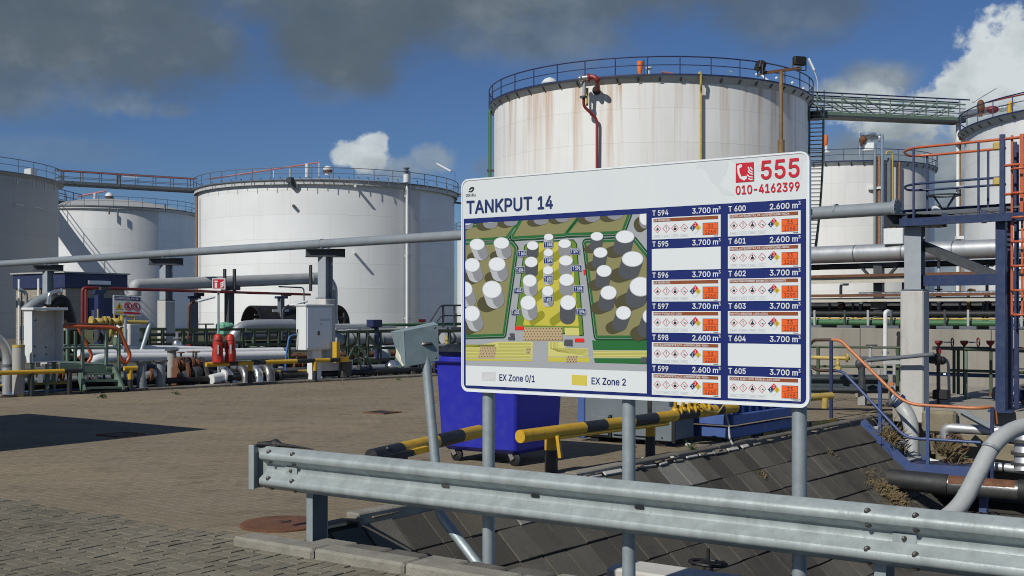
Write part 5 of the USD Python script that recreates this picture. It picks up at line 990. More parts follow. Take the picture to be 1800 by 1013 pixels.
t = thing('yellow_gas_line', 'yellow gas line with valve left of the pit stairs', 'pipe', at(1460, 632, 18.7)); part(t, 'pipe', cyl(at(1400, 628, 18.9), at(1494, 630, 18.6), .032, 12), 'yellow_old', smooth=60); part(t, 'valve', [ball(at(1473, 640, 18.65), .045, (.7, .7, 1.3)), cyl(at(1473, 630, 18.65), at(1473, 646, 18.65), .025, 8), ubox(at(1473, 648, 18.65), .1, .07, .06, .01)], 'yellow_old'); part(t, 'flange', flange(at(1488, 629, 18.6), V(1, -.05, 0), .075, .03), 'yellow_old')
t = thing('landing_guard', 'dark steel crash barrier beam behind the stair landing', 'guard rail', at(1465, 675, 19.0))
part(t, 'beam', wbeam(-1.5, .55, 0, at(1500, 675, 18.9), d=unit(V(1, -.12, 0)), n=unit(V(-.12, -1, 0))), 'dark_galvanised', smooth=30); part(t, 'post', bar(at(1516, 668, 18.95), at(1516, 712, 18.95), .12, .12), 'concrete', smooth=False)
t = thing('short_striped_rail', 'short old yellow rail on a stub post under the board\'s right edge', 'barrier rail', at(1440, 700, 16.9)); part(t, 'rail', cyl(at(1395, 701, 16.8), at(1462, 696, 17.2), .055, 14), 'yellow_old', smooth=60); part(t, 'stub', cyl(at(1450, 700, 17.05), at(1450, 718, 17.05), .05, 12), 'yellow_old')
for k, (a, b, lab) in enumerate((((1287, 777), (1318, 771), 'first yellow painted kerb strip beside the skip'), ((1340, 767), (1362, 763), 'middle yellow painted kerb strip along the dark kerb'), ((1425, 750), (1470, 741), 'last yellow painted kerb strip below the landing'))):
    A_, B_ = ground_at(*a, .0), ground_at(*b, .0); t = thing('kerb_strip', lab, 'kerb strip', A_); part(t, 'strip', bar(A_ + V(0, 0, .03), B_ + V(0, 0, .03), .03, .05), 'yellow_old', smooth=False); part(t, 'pin', cyl(A_, A_ + V(0, 0, .06), .012, 6), 'rust_brown')
t = thing('manifold', 'small manifold with white pipes and handles on the shelf left of the column', 'valve manifold', at(1535, 640, 20)); part(t, 'body', ubox(at(1537, 690, 20), .6, .3, .22, .02), 'concrete_wall')
for px, y0, y1 in ((1530, 608, 640), (1545, 650, 700), (1556, 640, 700), (1572, 640, 702)): part(t, 'pipe', cyl(at(px, y0, 20), at(px, y1, 20), .03, 8), 'pipe_pale', smooth=60)
part(t, 'hand_wheel', ring(at(1532, 607, 20), .09, .012, ZUP, 18, 6), 'head_grey'); part(t, 'cross_pipe', cyl(at(1510, 630, 20), at(1560, 629, 20), .035, 10), 'bright_steel', smooth=60); part(t, 'frame_plate', bar(at(1554, 637, 19.7), at(1597, 637, 19.5), .1, .06), 'pipe_pale', smooth=False)
for px in (1534, 1568): part(t, 'tag', ubox(at(px, 675, 19.8), .06, .05, .06), 'orange_faded')
lb = thing('blue_rail_beam', 'long blue beam low before the bund wall', 'steel beam', at(1700, 660, 21)); part(lb, 'beam', bar(at(1560, 655, 22), at(1850, 664, 20), .05, .07), 'blue_paint', smooth=False)
for px in (1632, 1662, 1692): part(lb, 'label_plate', ubox(at(px, 657.5, 21.2) - W * .06, .05, .012, .035), 'lamp_white', smooth=False)
t = thing('orange_pipe_loop', 'bright orange pipe loop right of the blue leg', 'pipe', at(1775, 640, 18.8)); part(t, 'pipe', tube([at(1771, 615, 19), at(1773, 652, 19), at(1780, 652, 18.95), at(1781, 614, 18.9), at(1850, 613, 18.6)], .035, 10, .08), 'orange_paint', smooth=60)
for i, (px, lab) in enumerate(((1785, 'nearest blue valve body right of the blue leg'), (1766, 'blue valve body behind the leg foot'))):
    p = at(px, 695, 18.6 + i); t = thing('blue_valve', lab, 'valve', p); part(t, 'body', [ball(p, .13, (1.1, .9, .9)), flange(p - V(.14, 0, 0), V(1, 0, 0), .15, .04), flange(p + V(.14, 0, 0), V(1, 0, 0), .15, .04), cyl(p, p + V(0, 0, .5), .03, 8)], 'blue_paint')
# valve wheel in the pit below the rail, and pale plinth
vw = at(1245, 990, 10.2); t = thing('pit_valve', 'black valve with flat hand wheel in the pit below the guard rail', 'valve', vw)
part(t, 'hand_wheel', [ring(vw, .165, .016, unit(V(.09, .06, 1)), 30, 8)] + [bar(vw - V(.16 * math.cos(a), .16 * math.sin(a), 0), vw + V(.16 * math.cos(a), .16 * math.sin(a), 0), .022) for a in (.3, 1.87)], 'hose_black'); part(t, 'spindle', cyl(vw, vw + V(0, 0, .13), .016, 10), 'hose_black'); part(t, 'yoke', lathe(vw - V(0, 0, .75), [(.09, 0), (.07, .3), (.05, .68), (.035, .74), (0, .74)], 14), 'hose_black')
t = thing('pit_plinth', 'pale concrete plinth edge at the foot of the pit valve', 'plinth', at(1180, 1030, 9.6)); part(t, 'block', frame_box(at(1185, 1046, 9.6), U, W, ZUP, 1.1, .4, .4, .02), 'concrete_pale', smooth=False)
# dry weeds on the slope
def tuft(c, n, h, spread, rng, up=.7, wd=.0025):
    ms = []
    for i in range(n):
        a = rng.uniform(0, 6.28); r = spread * abs(rng.gauss(0, .6)); b = c + KD * r * math.cos(a) + SD * r * math.sin(a); d = unit(V(rng.uniform(-.8, .8), rng.uniform(-.8, .8), rng.uniform(.05, up))); L = h * rng.uniform(.3, 1.1); s = unit(np.cross(d, V(rng.random(), rng.random(), .3))) * wd
        v = np.array([b - s, b + s, b + d * L * .6 + s * .8 + V(0, 0, .02), b + d * L]); ms.append(trimesh.Trimesh(v, [(0, 1, 2), (0, 2, 3)], process=False))
    return cat(ms)
rw = random.Random(5)
def slope_at(px, py):
    d = V((px - 900) / F, 1, -(py - HOR) / F); e = V(0, 0, EYE); k = ((C0 - e) @ SN) / (d @ SN); return e + d * k
for px, py, n, h, s, mt, lab in ((1566, 872, 1300, .09, .34, 'dry_weed', 'straw coloured dry weeds on the tiles at the lower right of the slope'),):
    c = slope_at(px, py); t = thing('dry_weeds', lab, 'weeds', c, kind='stuff'); part(t, 'stalks', tuft(c, n, h, s, rw), mt, smooth=False)
for px, py, Y, n, lab in ((1568, 765, 17.0, 200, 'dry weeds standing beside the pit stairs'), (1665, 790, 16.8, 300, 'dry weeds round the valve in the pit')):
    c = at(px, py, Y); t = thing('dry_weeds', lab, 'weeds', c, kind='stuff'); part(t, 'stalks', cat(tuft(c - V(0, 0, .08), n, .3, .22, rw, 1.2, .004)), 'dry_weed', smooth=False)

ORD = ['first', 'second', 'third', 'fourth', 'fifth', 'sixth', 'seventh', 'eighth', 'ninth', 'tenth', 'eleventh', 'twelfth', 'thirteenth', 'fourteenth', 'fifteenth', 'sixteenth', 'seventeenth']
for k in range(17):
    q = rack(1432 + k * 22.5 + (k % 3) * 4, 0, -.35 + (k % 2) * .5); t = thing('pipe_stanchion', f'short {"dark" if k % 4 else "pale"} pipe stanchion, {ORD[k]} from the left along the top of the bund wall', 'stanchion', q, group='stanchions along the top of the bund wall')
    part(t, 'upright', bar(q + V(0, 0, 1.1), q + V(0, 0, 1.72 + .2 * (k % 2)), .05, .05), 'head_grey' if k % 4 else 'pipe_pale', smooth=False); part(t, 'cross_piece', bar(q + V(0, 0, 1.3) - PB * .2, q + V(0, 0, 1.3) + PB * .2, .06, .07), 'steel_grey', smooth=False)
for k, (px, z0, z1, mt, lab) in enumerate(((1478, 1.2, 2.4, 'pipe_pale', 'thin pale vertical pipe at left among the rack lines'), (1512, 1.2, 1.9, 'green_steel', 'green vertical pipe between the rack lines'), (1588, 1.1, 2.6, 'steel_grey', 'grey vertical pipe hidden partly by the right support'), (1650, 1.2, 3.0, 'pipe_pale', 'pale vertical pipe right of the support among the rack lines'), (1702, 1.2, 2.2, 'yellow_old', 'yellow vertical pipe left of the blue leg'), (1735, 1.2, 2.8, 'steel_grey', 'grey vertical pipe just left of the blue leg'))):
    q = rack(px, 0, .2); t = thing('rack_riser', lab, 'pipe', q); part(t, 'pipe', tube([q + V(0, 0, z0), q + V(0, 0, z1), q + V(0, 0, z1) + PW * .4], .04, 8, .12), mt, smooth=60); part(t, 'valve', [ball(q + V(0, 0, (z0 + z1) / 2), .09, sub=1), flange(q + V(0, 0, (z0 + z1) / 2 + .12), ZUP, .09, .03, 12), flange(q + V(0, 0, (z0 + z1) / 2 - .12), ZUP, .09, .03, 12)], 'rust_brown')

for px, py, n, h_, lab in ((181, 699, 60, .09, 'small green weed at the trench edge left of the yellow stub'), (310, 693, 40, .06, 'tiny green weed on the trench edging below the valve clutter'), (700, 668, 40, .07, 'small weed on the edging below the sheet metal hood')):
    c = ground_at(px, py, .02); t = thing('weed_tuft', lab, 'weeds', c, kind='stuff'); part(t, 'leaves', tuft(c, n, h_, .07, rw), 'weed_green', smooth=False)
for px, py, n, lab in ((1216, 790, 50, 'small green weed between the top slope tiles'), (1340, 838, 60, 'thin dry weed in a slope joint right of the middle post'), (1460, 800, 60, 'thin dry weed in a slope joint below the landing')):
    c = slope_at(px, py); t = thing('weed_tuft', lab, 'weeds', c, kind='stuff'); part(t, 'leaves', tuft(c, n, .07, .08, rw), 'weed_green' if px < 1300 else 'dry_weed', smooth=False)
# ================================================================== LEFT: pipe trench, building, stairs, cabinets
AW = -nf                                                             # away from the yard, across the trench
def edge(px, off=0.0, z=0.0):
    """point above the line that lies off metres beyond the yard's far edge"""
    b = far0 + AW * off; k = (px - 900) / F; t = (k * b[1] - b[0]) / (fard[0] - k * fard[1]); return b + fard * t + V(0, 0, z)
def ey(px, off=0.0): return edge(px, off)[1]
def tz(px, py, off=0.0): return at(px, py, ey(px, off))
# low brick building
bm, ba, bb = grid_corner(28, 115, 219, 41.0)
bldg = thing('brick_building', 'low pale brick control building with dark blue roof band at the left', 'building', bm)
bc_ = bm - U * ba / 2 + W * bb / 2
part(bldg, 'wall', ubox(bc_ + V(0, 0, 1.2), ba, bb, 2.7), 'brick_wall', smooth=False)
part(bldg, 'roof_band', ubox(bc_ + V(0, 0, 2.82), ba + .16, bb + .16, .54, .01), 'fascia_blue', smooth=False)
part(bldg, 'roof', ubox(bc_ + V(0, 0, 3.11), ba + .3, bb + .3, .05), 'roof_grey', smooth=False)
dr = part(bldg, 'door', ubox(bm + W * bb * .62 + U * .02 + V(0, 0, 1.1), .06, bb * .5, 2.2), 'fascia_blue', smooth=False); part(dr, 'door_plate', ubox(bm + W * bb * .48 + U * .06 + V(0, 0, 1.6), .02, .35, .3), 'cabinet_grey', smooth=False)
part(bldg, 'light_tube', bar(bm + W * bb * .33 + U * .16 + V(0, 0, 2.76), bm + W * bb * .7 + U * .16 + V(0, 0, 2.76), .1, .14), 'lamp_white', smooth=False)
part(bldg, 'window_band', ubox(bc_ - W * (bb / 2 + .01) - U * .1 + V(0, 0, .9), ba * .8, .03, .5), 'steel_grey', smooth=False)
for f_ in (.12, .52): part(bldg, 'drain_pipe', cyl(bm - U * ba * (1 - f_) - W * .1 + V(0, 0, -.1), bm - U * ba * (1 - f_) - W * .1 + V(0, 0, 2.9), .05, 8), 'pipe_white', smooth=60)
# white cabinet, open at the front, on green legs
def open_cabinet(pxl, pxm, pxr, yt, yb, Y):
    m, a, b = grid_corner(pxl, pxm, pxr, Y); z1, z0 = at(pxm, yt, Y)[2], at(pxm, yb, Y)[2]; h = z1 - z0; c = m - U * a / 2 + W * b / 2
    t = thing('switch_cabinet', 'white open fronted steel cabinet with projecting roof beside the orange handrail', 'cabinet', c * V(1, 1, 0))
    part(t, 'side_panel', ubox(c - W * b / 2 + V(0, 0, z0 + h / 2), a, .02, h), 'cabinet_white', smooth=False); part(t, 'side_panel', ubox(c + W * b / 2 + V(0, 0, z0 + h / 2), a, .02, h), 'cabinet_white', smooth=False)
    part(t, 'back_panel', ubox(c - U * (a / 2 - .012) + V(0, 0, z0 + h / 2), .02, b - .03, h - .02), 'cabinet_grey', smooth=False); part(t, 'floor_panel', ubox(c + V(0, 0, z0 + .012), a - .02, b - .03, .02), 'cabinet_white', smooth=False)
    part(t, 'roof_panel', ubox(c + U * .03 + V(0, 0, z1 + .02), a + .14, b + .1, .05, .008), 'cabinet_white', smooth=False)
    for i, (q, zz) in enumerate(((.3, .3), (.66, .28), (.3, .12), (.68, .14), (.33, .8))): part(t, 'stud', ball(m + W * b * q - U * (a - .03) + V(0, 0, z0 + h * zz), .018, sub=1), 'bolt_steel')
    for q in (.12, .82): part(t, 'leg', bar(m - U * a * .5 + W * b * q + V(0, 0, -.05), m - U * a * .5 + W * b * q + V(0, 0, z0), .06, .06), 'green_steel', smooth=False)
    return t
open_cabinet(43, 57, 111, 545, 638, 22.6)
m, a, b = grid_corner(520, 538, 584, 27.0); z1, z0 = at(538, 538, 27)[2], at(538, 616, 27)[2]; c = m - U * a / 2 + W * b / 2
t = thing('control_cabinet', 'closed white control cabinet with faint lettering before the pipe support', 'cabinet', c * V(1, 1, 0))
part(t, 'body', ubox(c + V(0, 0, (z0 + z1) / 2), a, b, z1 - z0, .01), 'cabinet_white', smooth=False); part(t, 'roof_panel', ubox(c + V(0, 0, z1 + .02), a + .06, b + .06, .04, .01), 'cabinet_white', smooth=False)
dr = part(t, 'door', ubox(m + W * b / 2 + U * .008 - U * 0 + V(0, 0, (z0 + z1) / 2), .02, b - .08, z1 - z0 - .08, .004), 'cabinet_white', smooth=False); part(dr, 'handle', ubox(m + W * b * .45 + U * .03 + V(0, 0, z0 + .4), .03, .05, .1, .006), 'bolt_steel', smooth=False)
for i, (tx, dz) in enumerate((('AARDGAS', .66), ('14', .56))):
    tm = meshkit.text_mesh(tx, .055, .002); v = np.asarray(tm.vertices); o = m + U * .0195 + W * b * .5 + V(0, 0, z0 + (z1 - z0) * dz)
    part(dr, 'lettering', trimesh.Trimesh(o + np.outer(v[:, 0], W) + np.outer(v[:, 1], ZUP) + np.outer(v[:, 2], U), tm.faces, process=False), 'ink_fine', smooth=False)
part(t, 'plinth_post', ubox(c + V(0, 0, z0 / 2 - .05), .18, .3, z0 + .1), 'pipe_white', smooth=False)
part(t, 'cable', tube([m - U * a * .8 - W * .02 + V(0, 0, z0 + .5), m - U * a * .8 - W * .06 + V(0, 0, z0 + .2), m - U * a * .9 - W * .03 + V(0, 0, z0 - .05)], .012, 6, .1), 'hose_black')
t = thing('white_trough', 'low white concrete trough right of the control cabinet foot', 'trough', tz(598, 640, .5)); part(t, 'body', bar(tz(556, 643, .6), tz(612, 641, .6), .4, .25), 'cabinet_white', smooth=False); part(t, 'end_block', bar(tz(596, 648, .4), tz(612, 648, .4), .3, .35), 'kerb_dark', smooth=False)
# bollard, silver elbow
p = edge(32.5, .1); t = thing('bollard', 'grey concrete bollard with yellow top and foot at the far left', 'bollard', p); part(t, 'shaft', cyl(p + V(0, 0, .05), p + V(0, 0, .97), .115, 22), 'concrete', smooth=60); part(t, 'yellow_cap', cyl(p + V(0, 0, .97), p + V(0, 0, 1.02), .118, 22), 'yellow_old', smooth=40); part(t, 'yellow_foot', cyl(p, p + V(0, 0, .05), .118, 22), 'yellow_old', smooth=40)
t = thing('elbow_pipe', 'silver pipe bending down to the ground at the far left edge', 'pipe', edge(13, .3)); part(t, 'pipe', tube([tz(-60, 588, .4), tz(-6, 590, .4), tz(13, 620, .4), tz(13, 700, .4)], .105, 18, .55), 'silver_clad', smooth=60); part(t, 'strap', cyl(tz(13, 640, .4), tz(13, 645, .4), .115, 18), 'steel_grey', smooth=60)
# yellow and black tube barrier on the far left, with posts
def tube_barrier(name, label, pts, r, off, bands):
    t = thing(name, label, 'barrier rail', tz(pts[0][0], pts[0][1], off) * V(1, 1, 0)); A, B = tz(*pts[0], off), tz(*pts[1], off); a = 0
    for f_, mt in bands: part(t, 'yellow_band' if mt[0] == 'y' else 'black_band', cyl(A + (B - A) * a, A + (B - A) * f_, r, 14), mt, smooth=60); a = f_
    return t
t = tube_barrier('striped_barrier', 'low yellow and black tube barrier below the white cabinet', ((-40, 657), (144, 651.5)), .045, -.05, ((.82, 'yellow_paint'), (1.0, 'black_paint'))); part(t, 'post', cyl(edge(122, -.05), tz(122, 654, -.05), .05, 12), 'black_paint')
for pxx in (56,): part(t, 'post', cyl(edge(pxx, -.05), tz(pxx, 656, -.05), .04, 12), 'black_paint')
tube_barrier('striped_barrier', 'lower thin yellow and black tube behind the bollard', ((-40, 680), (118, 673)), .026, .4, ((.3, 'yellow_old'), (.62, 'black_paint'), (1.0, 'yellow_old')))
p = edge(229, .0); t = thing('barrier_stub', 'yellow T shaped barrier stub on a black post right of the green steps', 'barrier post', p); part(t, 'post', cyl(p, tz(229, 667), .055, 14), 'black_paint'); part(t, 'upper_post', cyl(tz(229, 667), tz(229, 650), .05, 14), 'yellow_paint'); part(t, 'arm', cyl(tz(218, 648), tz(241, 647), .05, 14), 'yellow_paint')
t = tube_barrier('striped_barrier', 'yellow and dark tube barrier below the red covers ending at the control cabinet', ((362, 641), (596, 632.5)), .052, .05, ((.16, 'yellow_paint'), (.22, 'black_paint'), (.33, 'yellow_paint'), (.42, 'black_paint'), (.66, 'yellow_paint'), (.8, 'black_paint'), (.92, 'yellow_paint'), (1.0, 'black_paint')))
for px in (553, 440): part(t, 'post_top', cyl(tz(px, 652, .05), tz(px, 636, .05), .06, 12), 'yellow_paint'); part(t, 'post', cyl(edge(px, .05), tz(px, 652, .05), .058, 12), 'black_paint')
tube_barrier('striped_barrier', 'lower thin yellow tube under the barrier with the red covers', ((430, 655), (552, 651.5)), .028, .5, ((.2, 'black_paint'), (.5, 'yellow_old'), (.75, 'black_paint'), (1.0, 'yellow_old')))
t = thing('yellow_angle', 'yellow steel angle standing right of the control cabinet', 'barrier post', tz(592, 632, .2)); part(t, 'upright', bar(tz(591, 634, .2), tz(591, 601, .2), .14, .12), 'yellow_paint', smooth=False); part(t, 'foot', bar(tz(588, 633, .2), tz(611, 631.5, .2), .12, .12), 'yellow_paint', smooth=False)
# green steps with orange handrails
gs = thing('green_steps', 'green steel step platform with orange handrails left of the pipe support', 'steps', edge(170, .5))
o1, o2 = .25, 1.5
part(gs, 'deck', plate([tz(108, 640, o1), tz(200, 642, o1), tz(192, 637, o2), tz(100, 634, o2)], .06, V(0, 0, -1)), 'green_steel', smooth=False)
part(gs, 'deck_beam', bar(tz(104, 647, o1), tz(202, 650, o1), .05, .14), 'green_steel', smooth=False)
for i, (x0, x1, y) in enumerate(((142, 206, 658), (145, 212, 670), (148, 216, 682))): part(gs, 'tread', bar(tz(x0, y, o1 - .12 * i), tz(x1, y - 1, o1 - .12 * i), .22, .04), 'green_steel', smooth=False)
for pts in (((139, 651), (147, 690)), ((197, 648), (214, 688))): part(gs, 'stringer', bar(tz(*pts[0], o1), tz(*pts[1], o1 - .3), .05, .2), 'green_steel', smooth=False)
part(gs, 'stringer_hood', tube([tz(186, 647, o1), tz(200, 650, o1), tz(216, 680, o1 - .2)], .05, 8, .2), 'green_steel')
for px, y0, y1, off in ((145, 578, 690, o1), (187, 578, 642, o1), (209, 580, 665, o1), (119, 578, 650, o2), (132, 582, 640, o2), (56, 640, 700, o1), (83, 640, 698, o1)): part(gs, 'post', bar(tz(px, y0, off), tz(px, y1, off), .055, .055), 'green_steel', smooth=False)
for px in (50, 86): part(gs, 'leg', bar(tz(px, 650, o1), tz(px + (4 if px < 60 else -5), 699, o1 - .25), .06, .06), 'green_steel', smooth=False)
part(gs, 'mid_rail', tube([tz(110, 612, o1), tz(205, 611, o1), tz(222, 650, o1)], .025, 8, .1), 'green_steel', smooth=60); part(gs, 'mid_rail', tube([tz(112, 607, o2), tz(190, 607, o2)], .025, 8), 'green_steel', smooth=60)
part(gs, 'handrail', tube([tz(112, 573.6, o1), tz(150, 574.6, o1), tz(207, 576.5, o1), tz(230, 626, o1), tz(219, 642, o1), tz(210, 626, o1)], .042, 10, .12), 'orange_paint', smooth=60)
part(gs, 'handrail', tube([tz(138, 577, o2 - .4), tz(163, 627, o2 - .4), tz(150, 643, o2 - .4), tz(139.5, 626, o2 - .4)], .036, 10, .12), 'orange_paint', smooth=60); part(gs, 'handrail', tube([tz(112, 570, o2), tz(190, 571, o2)], .03, 8), 'brown_paint', smooth=60)
# arm pipes behind the cabinet
t = thing('loading_arm', 'grey loading arm pipe with black hose arching behind the white cabinet', 'loading arm', tz(90, 560, 4)); part(t, 'arm_pipe', tube([tz(46, 548, 4), tz(60, 534, 4), tz(92, 522, 4)], .14, 16, .8), 'pipe_grey', smooth=60); part(t, 'hose', tube([tz(86, 540, 3.6), tz(96, 526, 3.6), tz(112, 530, 3.6), tz(122, 560, 3.6), tz(124, 572, 3.6)], .15, 16, .4), 'hose_black', smooth=60); part(t, 'vent_bend', tube([tz(86, 535, 3.4), tz(86, 517, 3.4), tz(100, 512, 3.4), tz(108, 512, 3.4)], .05, 10, .3), 'bright_steel', smooth=60); part(t, 'drip_cap', [cyl(tz(103, 511, 3.4), tz(103, 519, 3.4), .025, 8), flange(tz(108, 512, 3.4), V(1, .8, 0), .07, .03)], 'bright_steel')
t = thing('thin_bend', 'thin grey bent vent pipe at the left building corner', 'pipe', tz(45, 540, 4)); part(t, 'pipe', tube([tz(33, 510, 4), tz(38, 510, 4), tz(46, 515, 4), tz(47, 545, 4)], .04, 10, .3), 'pipe_grey', smooth=60)
# red pipes
t = thing('red_pipe', 'outer red fire water pipe rising beside the building and running right', 'pipe', tz(150, 540, 5)); part(t, 'pipe', tube([tz(145, 572, 5), tz(145, 506, 5), tz(160, 506.5, 5), tz(545, 518, 7.5)], .038, 12, .35), 'red_paint', smooth=60)
t = thing('red_pipe', 'inner red fire water pipe rising beside the building', 'pipe', tz(152, 540, 5.2)); part(t, 'pipe', tube([tz(151.5, 572, 5.2), tz(151.5, 507, 5.2), tz(162, 508, 5.2)], .036, 12, .3), 'red_paint', smooth=60)
for i, (px, y0, y1, off, w, lab) in enumerate(((174, 515, 600, 4.5, .16, 'dark blue steel post before the building door'), (341, 525, 590, 8, .17, 'blue grey steel post right of the second pipe support'), (494, 525, 570, 9, .16, 'blue grey post before the black hose vault'))):
    t = thing('steel_post', lab, 'steel post', edge(px, off)); part(t, 'post', bar(tz(px, y0, off), tz(px, y1 + 40, off), w, w), 'steel_grey' if i else 'blue_rail', smooth=False); part(t, 'head', bar(tz(px - 9, y0 - 2, off), tz(px + 10, y0 - 2, off), .15, .08), 'blue_paint', smooth=False); part(t, 'clamp', bar(tz(px + 2, y0 - 7, off), tz(px + 16, y0 - 7, off), .14, .1), 'head_grey', smooth=False)
# warning sign on a pole
sp = [tz(199.5, 518.5, 1.6), tz(249, 521.5, 1.6), tz(248, 554, 1.6), tz(199, 553, 1.6)]; sx_ = unit(sp[1] - sp[0]); so = sp[3]; sw_, sh_ = np.linalg.norm(sp[1] - sp[0]), sp[0][2] - sp[3][2]; sn = V(sx_[1], -sx_[0], 0)
ws = thing('warning_sign', 'white warning sign with yellow triangle and two red prohibition rings on a pole', 'sign', edge(220, 1.6))
def wface(poly, lev): return poly_mesh(poly, .003, so + sn * .003 * lev, sx_, ZUP, sn)
part(ws, 'plate', poly_mesh(rrect(0, 0, sw_, sh_, .02), .02, so - sn * .018, sx_, ZUP, sn), 'ink_white', smooth=False); part(ws, 'blue_header', wface(sbox(.03, sh_ * .76, sw_ - .03, sh_ * .95), .7), 'ink_text', smooth=False)
tm = meshkit.text_mesh('CARROUSEL PP 14', sh_ * .11, .002, True); v = np.asarray(tm.vertices).copy(); v[:, 0] *= sw_ * .82 / v[:, 0].max(); part(ws, 'header_lettering', trimesh.Trimesh(so + np.outer(v[:, 0] + sw_ * .07, sx_) + np.outer(v[:, 1] + sh_ * .80, ZUP) + np.outer(v[:, 2] + .0045, sn), tm.faces, process=False), 'ink_pale', smooth=False)
cx, cy, r = sw_ * .2, sh_ * .44, sh_ * .2; part(ws, 'yellow_triangle', wface(Polygon([(cx - r, cy - r * .8), (cx + r, cy - r * .8), (cx, cy + r)]), .7), 'ink_yellow', smooth=False); part(ws, 'triangle_mark', wface(Polygon([(cx - r * .15, cy - r * .4), (cx + r * .15, cy - r * .4), (cx + r * .1, cy + r * .35), (cx - r * .1, cy + r * .35)]), 1.3), 'ink_dark', smooth=False)
for f_ in (.52, .81):
    c2 = Point(sw_ * f_, sh_ * .46); rg = c2.buffer(r * 1.05, 12).difference(c2.buffer(r * .8, 12)).union(LineString([(c2.x - r * .65, c2.y + r * .65), (c2.x + r * .65, c2.y - r * .65)]).buffer(r * .12)); part(ws, 'prohibition_symbol', wface(Polygon([(c2.x - r * .3, c2.y - r * .5), (c2.x + r * .3, c2.y - r * .4), (c2.x + r * .1, c2.y + r * .5), (c2.x - r * .15, c2.y + r * .45)]), .7), 'ink_dark', smooth=False); part(ws, 'prohibition_ring', wface(rg, 1.3), 'ink_red', smooth=False); part(ws, 'red_caption', wface(sbox(c2.x - r * 1.1, sh_ * .07, c2.x + r * 1.1, sh_ * .17), .7), 'ink_red', smooth=False)
part(ws, 'yellow_caption', wface(sbox(cx - r * 1.1, sh_ * .07, cx + r * 1.1, sh_ * .17), .7), 'ink_yellow', smooth=False); part(ws, 'pole', cyl(tz(220, 552, 1.62) - V(0, 0, 1.6), tz(220, 552, 1.64), .035, 10), 'galvanised_pole', smooth=60)
# yellow valve header with galvanised down pipe
t = thing('yellow_header', 'pale yellow pipe header with three valves behind the orange handrail', 'pipe', tz(200, 567, 2.4)); part(t, 'pipe', cyl(tz(165, 565, 2.4), tz(262, 567, 2.4), .045, 12), 'yellow_old', smooth=60)
for px, py in ((172, 565), (201, 565), (203, 584)): q = tz(px, py, 2.4); part(t, 'valve', [ball(q, .1, (1.5, .8, .8)), flange(q - fard * .15, fard, .12, .04), flange(q + fard * .15, fard, .12, .04), cyl(q, q + V(0, 0, .28), .02, 8)], 'yellow_old')
part(t, 'down_pipe', tube([tz(258, 567, 2.4), tz(264, 567, 2.4), tz(245, 630, 2.3)], .05, 10, .08), 'galvanised_pole', smooth=60); part(t, 'yellow_loop', tube([tz(212, 556, 2.6), tz(236, 556, 2.6), tz(236, 567, 2.6)], .03, 8, .05), 'yellow_old', smooth=60)
# white insulated pipes on low supports
def wpipe(label, pts, off, r, mat='pipe_white'):
    t = thing('insulated_pipe', label, 'pipe', tz(*pts[0], off) * V(1, 1, 0)); part(t, 'pipe', tube([tz(x, y, off) for x, y in pts], r, 16, .5), mat, smooth=60); return t
wpipe('upper white insulated pipe behind the grey stub pipes', ((128, 612), (300, 613), (370, 615)), 2.6, .075); wpipe('second white insulated pipe just below the upper one', ((138, 622), (300, 621), (496, 617)), 2.2, .09)
t = wpipe('large white pipe with rounded end passing behind the red covers', ((152, 648), (166, 632), (190, 629), (370, 627), (497, 624)), 1.5, .105); part(t, 'end_cap', ball(tz(499, 624, 1.5), .105), 'pipe_white', smooth=60)
# flanged stubs
for i, (px, y0, off, r, mt, lab) in enumerate(((249, 636, .35, .105, 'pipe_grey', 'left grey flanged stub pipe right of the yellow stub'), (282, 635, .35, .105, 'pipe_grey', 'right grey flanged stub pipe joined to its twin by a cross pipe'), (302, 616, .9, .10, 'concrete', 'taller pale flanged stub pipe behind the grey pair'))):
    t = thing('stub_pipe', lab, 'pipe stub', edge(px, off)); part(t, 'pipe', cyl(edge(px, off, -.12), tz(px, y0, off), r, 20), mt, smooth=60); part(t, 'flange', cyl(tz(px, y0 + 1, off), tz(px, y0 - 2, off), r * 1.5, 20), 'dark_silver', smooth=40)
    if i == 0: part(t, 'cross_pipe', cyl(tz(254, 660, .3), tz(272, 656, .3), .09, 16), 'silver_clad', smooth=60); part(t, 'cross_flange', flange(tz(263, 658, .3), fard, .15, .06), 'rust_brown')
# dark valve clutter
rc = random.Random(21)
for i, (px, py, s, mt, lab) in enumerate(((322, 662, .2, 'dark_silver', 'dark valve body left in the clutter beneath the white pipes'), (340, 655, .22, 'head_grey', 'black valve body in the middle of the clutter'), (356, 668, .2, 'hose_black', 'black flanged valve right beside the silver spool piece'), (330, 678, .16, 'steel_grey', 'grey low valve on the trench edge'), (318, 640, .12, 'rust_brown', 'rusty small valve above the stub pipes'), (345, 640, .13, 'rust_brown', 'rusty small valve left of the red covers'))):
    q = tz(px, py, .7); t = thing('trench_valve', lab, 'valve', q); part(t, 'body', ball(q, s, (1, .9, .9)), mt); part(t, 'flange', flange(q - fard * s, fard, s * 1.15, .05), 'rust_brown'); part(t, 'flange', flange(q + fard * s, fard, s * 1.15, .05), 'dark_silver'); part(t, 'stem', cyl(q, q + V(0, 0, s * 2.2), .025, 8), 'dark_silver'); part(t, 'hand_wheel', ring(q + V(0, 0, s * 2.1), s * .6, .014, ZUP, 18, 6), 'rust_brown'); part(t, 'leg', cyl(q - V(0, 0, max(q[2] + .1, .05)), q, s * .45, 10), mt)
